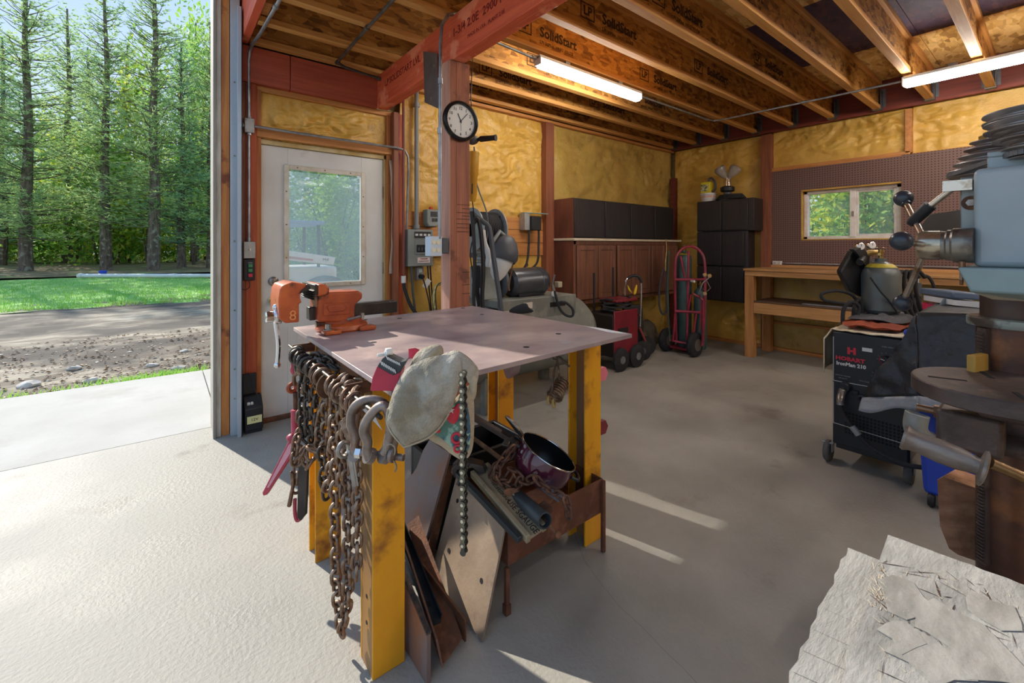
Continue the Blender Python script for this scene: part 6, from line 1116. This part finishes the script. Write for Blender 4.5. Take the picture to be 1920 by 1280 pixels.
# red clamp with serrated black jaw
rc_ = thing('ground_clamp', 'red clamp with black serrated jaw and wing nut on the near table corner', 'clamp', at(720,700,1.08)); nv = (.03,.04,0)
part('red_body', MB().prism(hpts([(694,733),(698,708),(707,686),(732,701),(752,696),(742,733)],1.08), nv), mat('clamp_red', '#c23048', '#a8283c', rough=.45, ns=6), rc_, bevel=.002)
part('black_jaw', MB().prism(hpts([(707,687),(716,673),(725,667),(751,679),(762,676),(750,698),(737,704)],1.078), (.024,.032,0)), mat('jaw_black', '#33393a', rough=.5), rc_, bevel=.002)
th = MB()
for k in range(9):
    a = at(714+k*3.2, 677+k*1.9, 1.073); th.bar(a, at(716.5+k*3.2, 684.5+k*1.9, 1.073), .0018, .0018); a = at(725+k*2.9, 668.5+k*1.4, 1.076); th.bar(a, at(727+k*2.9, 674+k*1.4, 1.076), .0018, .0018)
part('jaw_serration', th, M_white, rc_, smooth=False, kind='stuff'); part('wing_nut', MB().cyl(at(725,668,1.09), at(725,657,1.09), .006, 8).cbox(at(722,664,1.09),(.04,.006,.008)).cbox(at(729,658,1.09),(.016,.014,.014)), M_white, rc_, bevel=.002)
tag(part('red_wedge', MB().prism([at(766,654,1.19),at(778,659,1.19),at(776,668,1.17),at(766,673,1.17)], (.02,.0,0)), mat('clamp_red','#c23048')), 'red pointed corner poking out behind the welding glove', 'wedge')
# welding glove
gl = thing('welding_glove', 'dirty grey suede welding glove draped over the near table corner', 'glove', at(800,740,1.05)); M_glv = mat('suede', '#bfb7a6', '#8d826c', rough=.95, ns=12, c3='#7d7050', s3=5, lo3=.6, hi3=.72, bump=.9, bs=90); M_glv2 = mat('suede_light', '#cbbfa6', '#a8967a', rough=.95, ns=7, bump=.6, bs=90)
vd = V((-.62,-.78,.12)); G = lambda l, t: hpts(l, t)
def drape(l, t, T, amp, sd, mt, nm, par=None, label=None, lean=0):
    return part(nm, MB().puff([p+vd*lean*0 for p in G(l, t)], vd, T, 9, amp, sd, 4), mt, par or gl, ang=60, label=label)
drape([(757,838),(742,822),(732,808),(725,790),(727,766),(736,738),(748,712),(764,690),(786,677),(812,668),(838,665),(858,668),(866,690),(862,720),(853,750),(842,775),(824,802),(800,822),(776,832)], 1.045, .030, .008, 1, M_glv, 'cuff_front')
drape([(768,694),(772,676),(782,660),(798,650),(818,645),(829,649),(832,662),(830,680),(812,690),(790,697)], 1.12, .030, .006, 4, M_glv, 'thumb')
drape([(812,676),(830,664),(846,658),(856,656),(872,664),(888,678),(897,692),(896,712),(890,726),(880,714),(868,708),(856,724),(846,716),(838,700),(824,688)], 1.07, .022, .006, 6, M_glv, 'palm')
drape([(880,700),(893,706),(894,730),(890,748),(884,742),(880,722)], 1.06, .010, .003, 9, M_glv2, 'torn_flap')
cbk = drape([(798,810),(816,788),(838,764),(858,742),(884,720),(889,760),(889,810),(886,840),(878,858),(866,863),(848,852),(826,836),(806,824)], 1.10, .020, .006, 12, M_glv2, 'cuff_back')
M_camo = mat('lining_camo', '#5d8072', '#3c5a6a', rough=.9, ns=11, lo=.45, hi=.5, c3='#8fae9a', s3=13, lo3=.55, hi3=.58)
ln_ = drape([(806,806),(822,782),(846,764),(864,748),(876,760),(882,800),(880,838),(868,850),(850,840),(828,822)], 1.078, .010, .003, 15, M_camo, 'camo_lining', label='green camouflage lining')
part('red_patch', MB().puff(G([(834,776),(850,764),(862,756),(862,774),(856,790),(846,794)],1.066), vd, .004, 4, .001, 2), M_wr, ln_); part('red_patch', MB().puff(G([(808,806),(818,798),(826,808),(820,812)],1.066), vd, .004, 4, .001, 3), M_wr, ln_); part('red_ring', MB().ring(at(856,821,1.066), .011, .0035, vd, 18, 6).ring(at(858,841,1.066), .008, .003, vd, 16, 6), M_wr, ln_)
stp = [at(846+ (7 if k % 2 == 0 else 2.8)*math.sin(k*math.pi/5), 769-(7 if k % 2 == 0 else 2.8)*math.cos(k*math.pi/5), 1.058) for k in range(10)]; part('white_star', MB().prism(stp, vd*.001), M_white, ln_, smooth=False)
part('seam_piping', MB().tube(smooth_path(G([(757,838),(776,832),(800,822),(824,802),(842,775)],1.035),5), .0022, 6).tube(smooth_path(G([(757,838),(742,822),(732,808),(725,790),(727,766)],1.035),5), .002, 6), M_glv2, gl)
# roller chain
rch = thing('roller_chain', 'oily roller chain hanging straight down from the welding glove', 'chain', at(868,700,1.0)); tR = 1.0; c_top = at(868,700,tR); pitch = 15.2/F*tR; M_pin = mat('roller_pin', '#d9d0ba', rough=.3, metal=.5); M_rch = mat('roller_steel', '#807d6c', '#57564a', rough=.3, metal=.8, ns=30); M_rchd = mat('roller_dark', '#3a3a38', '#57554e', rough=.35, metal=.7, ns=30)
def rlink(w_, outer):
    h = pitch/2; mb = MB()
    for sx_ in (-1, 1):
        pr = []
        for cz, a0 in ((h, 0), (-h, 180)):
            for k in range(7): a = math.radians(a0+30*k); pr.append(V((sx_*w_, math.cos(a)*.0074, cz+math.sin(a)*.0072)))
        pr.insert(7, V((sx_*w_, -.0040, 0))); pr.append(V((sx_*w_, .0040, 0))); mb.prism(pr, (.0014*sx_, 0, 0))
    nf = len(mb.f)
    if outer:
        for cz in (h, -h): mb.cyl((-w_-.004,0,cz),(w_+.004,0,cz), .0034, 10)
    else:
        for cz in (h, -h): mb.cyl((-w_,0,cz),(w_,0,cz), .0055, 12)
    me = mb.mesh('link'); me.shade_smooth(); me.set_sharp_from_angle(angle=.6); me.materials.append(M_rch if outer else M_rchd); me.materials.append(M_pin)
    for i in range(nf, len(me.polygons)): me.polygons[i].material_index = 1 if outer else 0
    return me
rl = (rlink(.0075, True), rlink(.0052, False)); rot = Matrix.Rotation(math.radians(214), 4, 'Z')
for k in range(22): inst('link', rl[k % 2], Matrix.Translation(c_top+V((.00012*k,.0,-pitch*(k+.5))))@rot, rch)
# ---------------- under the table
tr_ = thing('steel_tray', 'rusty four-legged steel tray holding tools and a pot under the welding table', 'tray', (1.18,1.38,0)); M_try = mat('tray_rust', '#7a4c36', '#5b3a2c', rough=.65, metal=.3, ns=5, c3='#8f6048', s3=12, lo3=.5, hi3=.7, bump=.2, bs=60)
part('tray_body', MB().box((.94,1.205,.165),(1.447,1.209,.305)).box((.94,1.556,.165),(1.447,1.56,.305)).box((.94,1.209,.165),(.944,1.556,.305)).box((1.443,1.209,.165),(1.447,1.556,.305)).box((.944,1.209,.165),(1.443,1.556,.169)), M_try, tr_)
for x, y in ((.937,1.207),(1.444,1.20),(.94,1.55),(1.444,1.55)): part('leg', MB().bar((x,y,0),(x,y,.16 if x < 1 else .30), .016, .016), M_try, tr_, bevel=.002)
part('foot', MB().bar((.937,1.207,0),(.937,1.207,.035), .022, .022), M_try, tr_)
# cooking pot
pot = thing('cooking_pot', 'purple enamel cooking pot lying tilted in the rusty tray', 'pot', at(1020,880,1.78)); R_v = V((AS,-AC,0)); ryv = (at(1030,845,1.0)-V((0,0,H))).normalized(); U_v = (Z1-ryv*Z1.dot(ryv)).normalized(); pn = (.93*(.52*R_v+.86*U_v)-.36*ryv).normalized(); rc0 = at(1029,846,1.74)
M_pot = mat('enamel_purple', '#5a2338', '#4a1b2e', rough=.15, ns=4, coat=.6); M_poti = mat('enamel_black', '#16181c', rough=.3)
part('pot_body', MB().lathe(rc0-pn*.112, [(0,0),(.075,0),(.10,.012),(.118,.045),(.120,.08),(.115,.112)], pn, 44, cap=False), M_pot, pot); part('pot_inside', MB().lathe(rc0-pn*.106, [(0,0),(.072,0),(.096,.012),(.113,.045),(.1155,.08),(.112,.106)], pn, 44, cap=False), M_poti, pot); part('rim', MB().ring(rc0, .1165, .0028, pn, 44, 8), M_chrome, pot)
hd1 = (R_v*.86-U_v*.5).normalized(); hd1 = (hd1-pn*hd1.dot(pn)).normalized(); hx = hd1.cross(pn)
hq = (V((0,0,-1))-pn*V((0,0,-1)).dot(pn)).normalized(); hq = (hq*.9+hd1*.45).normalized(); hz = hq.cross(pn)
for s in (1,-1):
    b0 = rc0-pn*.03+hq*s*.115; part('pot_handle', MB().tube(smooth_path([b0+hz*.035, b0+hz*.032+hq*s*.026, b0+hq*s*.034, b0-hz*.032+hq*s*.026, b0-hz*.035],5), .007, 10), M_black, pot)
# level-like aluminium straightedge, pipe, chain, odds
lv_ = thing('spirit_level', 'worn I-section level with printed words lying across the tray', 'level', at(950,945,1.6)); M_lev = mat('level_wood', '#b3a482', '#8d8068', rough=.45, ns=3, c3='#6d6250', s3=9, lo3=.6, hi3=.7); M_lev2 = mat('level_green', '#5f6a64', '#4a544f', rough=.5, ns=4)
LA, LB_ = at(899,880,1.76), at(1006,1000,1.46); ld_ = (LB_-LA).normalized(); sd_ = ld_.cross(V((-.2,-.35,.9))).normalized(); un = sd_.cross(ld_).normalized()
un = un if un.z > 0 else -un
part('web', MB().bar(LA, LB_, .062, .012, up=un), M_lev, lv_)
for s in (1,-1): part('edge_rail', MB().bar(LA+sd_*s*.034, LB_+sd_*s*.034, .018, .030, up=un), M_lev, lv_, bevel=.003)
part('end_block', MB().bar(LA, LA+ld_*.03, .05, .022, up=un), M_lev2, lv_, bevel=.002)
sgn = -1 if (sd_.cross(un)).dot(ld_) > 0 else 1
for f_, s, sz in ((.78,'VISE-GRIP TOOL',.030),(.42,'PROFESSIONAL',.018)):
    if f_ > .5: s = 'USE SGAUGE'
    text(s, sz, LA.lerp(LB_, f_)+un*.0064, ld_, un.cross(ld_), M_ink, lv_)
pp = thing('pipe_offcut', 'black iron pipe offcut with open end sticking out of the tray', 'pipe', at(1020,975,1.5)); part('pipe_wall', MB().lathe(at(930,898,1.78), [(.027,0),(.027,(at(1022,976,1.46)-at(930,898,1.78)).length),(.0225,(at(1022,976,1.46)-at(930,898,1.78)).length),(.0225,.01)], at(1022,976,1.46)-at(930,898,1.78), 28, cap=False), mat('pipe_dark', '#565f64', '#3f4548', rough=.4, metal=.5, ns=9), pp)
tag(part('steel_bar', MB().bar(at(850,880,1.75), at(975,1012,1.44), .02, .02), mat('bar_dark', '#3d4446', rough=.45, metal=.4), bevel=.002), 'dark square bar lying left of the printed level', 'bar')
tag(part('copper_rod', MB().cyl(at(1000,950,1.55), at(1044,1000,1.44), .005, 8).ball(at(1046,1002,1.435), .011, 12), M_rust), 'rusty thin rod with a ball end below the pipe offcut', 'rod')
M_rch2 = mat('rust_chain', '#6b4a3a', '#4a332a', rough=.65, metal=.4, ns=20, c3='#8a6048', s3=22, lo3=.52, hi3=.66)
chain('heavy rusty chain heaped in the tray in front of the purple pot', [at(965,838,1.74), at(957,852,1.72), at(945,866,1.71), at(930,875,1.70), at(922,888,1.69), at(935,900,1.66), at(952,896,1.65), at(960,880,1.66), at(970,890,1.64), at(985,903,1.62), at(1003,896,1.60), at(1018,910,1.58), at(1040,922,1.55), at(1055,932,1.53), at(1064,944,1.52), at(1067,975,1.51)], .0105, M_rch2)
chain('second loop of heavy rusty chain at the left of the heap', [at(958,842,1.70), at(945,858,1.69), at(932,885,1.66), at(948,912,1.64), at(968,912,1.63), at(978,895,1.63)], .0105, M_rch2, roll=.7)
tag(part('ratchet_buckle', MB().puff(hpts([(944,920),(955,914),(970,915),(976,925),(968,936),(950,934)],1.62), (-.5,-.6,.6), .014, 6, .003), M_rust, bevel=0), 'rusty round weight under the chain heap', 'weight')
tag(part('aluminium_strip', MB().bar(at(975,880,1.75), at(1052,935,1.58), .035, .002, up=(-.3,-.4,.8)), M_galv), 'bright aluminium strip under the chain in front of the pot', 'strip')
tag(part('steel_tag', MB().prism(hpts([(1008,948),(1022,938),(1040,955),(1030,964),(1012,962)],1.53), (.003,.004,0)), M_rust), 'small rusty square plate above the pipe offcut', 'plate')
wr_ = thing('steel_disc_tool', 'round steel disc on a bar behind the purple pot', 'tool', at(965,805,1.95)); part('disc', MB().lathe(at(965,803,1.95), [(0,0),(.066,0),(.068,.004),(.060,.012),(0,.016)], (.75,-.2,.55), 30, cap=False), M_steel, wr_); part('bar', MB().bar(at(872,772,2.05), at(985,840,1.90), .028, .022), mat('bar_brown', '#54453c', '#6f6157', rough=.5, metal=.3, ns=6), wr_, bevel=.003); part('collar', MB().bar(at(955,822,1.93), at(947,838,1.90), .03, .02), M_steel, wr_, bevel=.003)
tag(part('hammer_handle', MB().cyl(at(888,822,1.95), at(950,868,1.82), .010, 10), wood('handle_wood', '#8d6a4a', '#6a4c34', 'x')), 'brown wooden tool handle leaning into the tray behind the chain', 'handle')
cc_ = thing('bar_clamp_head', 'dark cast clamp head at the left end of the printed level', 'clamp', at(868,885,1.72)); part('clamp_frame', MB().prism(hpts([(846,880),(856,870),(884,868),(906,874),(912,886),(900,890),(886,878),(858,882),(852,898)],1.72), (.03,.04,0)), M_vst, cc_, bevel=.004); part('screw', MB().cyl(at(878,868,1.70), at(858,910,1.66), .008, 10), M_vst, cc_)
bx3 = thing('tool_crate', 'black open crate with pulleys standing under the back of the welding table', 'crate', (1.15,1.75,0)); part('crate_body', MB().box((.90,1.62,0),(1.38,1.64,.36)).box((.90,1.87,0),(1.38,1.89,.36)).box((.90,1.64,0),(.92,1.87,.36)).box((1.36,1.64,0),(1.38,1.87,.36)).box((.92,1.64,0),(1.36,1.87,.02)), M_black, bx3, bevel=.004)
tag(part('pulley', MB().lathe((1.05,1.72,.40), [(.02,-.02),(.075,-.02),(.08,-.015),(.06,0),(.08,.015),(.075,.02),(.02,.02)], (.6,-.8,.1), 30, cap=True), M_vst), 'dark grooved pulley lying on the black crate under the table', 'pulley')
# leaning plates
M_lp = mat('weathered_plate', '#b19a82', '#8f7a66', rough=.55, metal=.3, ns=4, c3='#5f5650', s3=5, lo3=.52, hi3=.66, bump=.15, bs=40); M_lp2 = mat('rusted_plate', '#7f787a', '#8a6a58', rough=.5, metal=.35, ns=4, c3='#9a6240', s3=4, lo3=.5, hi3=.68, bump=.2, bs=50)
lp = thing('steel_plate', 'diamond-shaped weathered steel plate leaning on the tray, three bolt holes', 'plate', (.85,1.35,0)); pq = [V((.812,1.166,.002)), V((.821,1.528,.002)), V((.938,1.531,.350)), V((.932,1.199,.318))]; pnn = (pq[1]-pq[0]).cross(pq[3]-pq[0]).normalized()
part('plate_body', MB().prism(pq, pnn*.009*(1 if pnn.x < 0 else -1)), M_lp, lp, bevel=.001)
for u, v in ((.80,.34),(.18,.40),(.86,.80)): q = pq[0].lerp(pq[1],u).lerp(pq[3].lerp(pq[2],u),v); nn = pnn if pnn.x < 0 else -pnn; part('bolt_hole', MB().cyl(q+nn*.0088, q+nn*.0096, .008, 14), M_dark, lp)
cp2 = thing('curved_plate', 'large blue-grey rusted steel plate with a concave curved edge', 'plate', (.83,1.7,0))
q0, q1 = V((.787,1.576,.002)), V((.92,1.55,.44)); ydir = V((-.05,1,0)).normalized(); ol = [q0, q1, q1+ydir*.16, q1+ydir*.19-V((.012,0,.05))]
for k in range(8): a = math.radians(90+11*k); ol.append(V((.0,0,0))+q0.lerp(q1, .78-.11*k*.62)+ydir*(.19+.010*k*k*.55))
ol += [q0+ydir*.42+(q1-q0)*.12, q0+ydir*.42]
pn2 = (q1-q0).cross(ydir).normalized(); pn2 = pn2 if pn2.x < 0 else -pn2
part('plate_body', MB().prism(ol, pn2*.012), M_lp2, cp2, bevel=.001)
tag(part('angle_bar', MB().bar((.80,1.548,.012),(.935,1.585,.37), .045, .006, up=(.2,-1,.0)), M_rust), 'dark flat bar leaning between the curved plate and the diamond plate', 'bar')
# stock standing by the front leg
v1 = thing('steel_plate', 'thick rusty plate standing on edge right behind the front yellow leg', 'plate', (.60,1.25,0)); part('plate_body', MB().prism([(.600,1.155,.0),(.600,1.155,.150),(.600,1.50,.30),(.600,1.50,0)], (.014,0,0)), M_lp2, v1, bevel=.001); part('torch_cut_edge', MB().prism([(.599,1.154,.146),(.599,1.154,.153),(.599,1.50,.303),(.599,1.50,.296)], (.016,0,0)), mat('cut_edge', '#3a3c40', '#6a5a50', rough=.4, metal=.6, ns=60), v1)
an = thing('angle_iron', 'length of rusty angle iron with pale paint lying beside the standing plate', 'angle iron', (.70,1.35,0)); A_, B_ = V((.655,1.165,.012)), V((.72,1.62,.16)); dA = (B_-A_).normalized(); s_a = V((.72,-.1,.16)).normalized()
part('upright_flange', MB().prism([A_, B_, B_+V((-.02,0,.095)), A_+V((-.02,0,.095))], (.006,-.001,0)), mat('angle_paint', '#8a6a58', '#6a4a3c', rough=.6, ns=7, c3='#d8d2bf', s3=5, lo3=.6, hi3=.63), an); part('lower_flange', MB().prism([A_, B_, B_+V((.085,0,.03)), A_+V((.085,.02,.025))], (0,0,.006)), M_rust, an)
sb2 = thing('steel_channel', 'dark blue-black slotted channel resting inside the angle iron', 'channel', (.70,1.4,.05)); C0, C1 = V((.675,1.235,.085)), V((.715,1.66,.22)); part('channel_base', MB().bar(C0, C1, .035, .008), mat('channel_dark', '#2c3136', '#3d444a', rough=.4, metal=.5, ns=8), sb2)
for s in (1,-1): part('channel_side', MB().bar(C0+V((s*.018,0,.012)), C1+V((s*.018,0,.012)), .004, .028), MC['channel_dark'], sb2)
part('slot', MB().bar(C0.lerp(C1,.12)+V((0,0,.0046)), C0.lerp(C1,.16)+V((0,0,.0046)), .010, .001), M_dark, sb2)
tag(part('channel_block', MB().prism([at(757,1046,1.66),at(770,1052,1.62),at(791,1088,1.52),at(791,1103,1.50),at(776,1098,1.52),at(757,1092,1.58)], (.05,.06,0)), mat('slate_grey', '#585a58', '#45494a', rough=.5, metal=.3, ns=5), bevel=.002), 'slate grey steel block wedged behind the front yellow leg', 'block')
tag(part('steel_channel', MB().prism([(.76,1.20,.004),(.76,1.20,.075),(.70,1.62,.19),(.70,1.62,.12)], (.007,.002,0)), M_rust), 'rusty flat bar lying on edge right of the dark channel', 'bar')
# coil of rusty wire hooks on the right leg, tags
wc = thing('spring_hooks', 'bundle of rusty spring coils hanging from a wire at the right table leg', 'springs', at(1042,740,1.75)); part('wire', MB().tube(smooth_path(hpts([(1068,687),(1060,680),(1050,670),(1038,666),(1036,674),(1042,676),(1038,700),(1035,735)],1.74),5), .0045, 8).tube(smooth_path(hpts([(1044,668),(1047,690),(1049,712)],1.74),4), .004, 8), M_chaind, wc)
for k in range(7): part('spring_coil', MB().ring(at(1040+k*2.4, 742-k*4.6, 1.76+.012*k), .030-.001*k, .005, (.75,.25,.5), 22, 7), M_chain, wc)
for x, y in ((1029,750),(1038,756)): part('yellow_link', MB().ring(at(x,y,1.74), .014, .005, (.5,-.8,.2), 18, 7), mat('link_yellow', '#b39a62', '#8d7440', rough=.5, ns=20), wc)
tag(part('pink_tag', MB().lathe((1.541,1.30,.71), [(0,0),(.034,0),(.034,.02),(0,.02)], (0,-1,0), 6), mat('tag_pink', '#e07a86', rough=.6)), 'pink hexagonal tag peeking out behind the right yellow leg', 'tag')
tag(part('red_reflector', MB().lathe((1.541,1.30,.47), [(0,0),(.034,0),(.034,.02),(0,.02)], (0,-1,0), 6), mat('refl_red', '#7d2c36', rough=.4)), 'dark red tag behind the right yellow leg, lower down', 'tag')
tag(part('shop_rag', MB().puff(hpts([(944,684),(960,682),(975,680),(974,696),(966,704),(952,710),(946,700)],1.98), vd, .010, 6, .004), mat('rag_pinkgrey', '#a8948e', '#8a6a64', rough=.9, ns=12)), 'pinkish grey rag hanging at the back yellow leg', 'rag')
tag(part('white_triangle_tag', MB().prism(hpts([(680,768),(694,762),(716,806)],1.2), (.002,.003,0)), M_white), 'white triangular tag seen through the left shackle', 'tag')
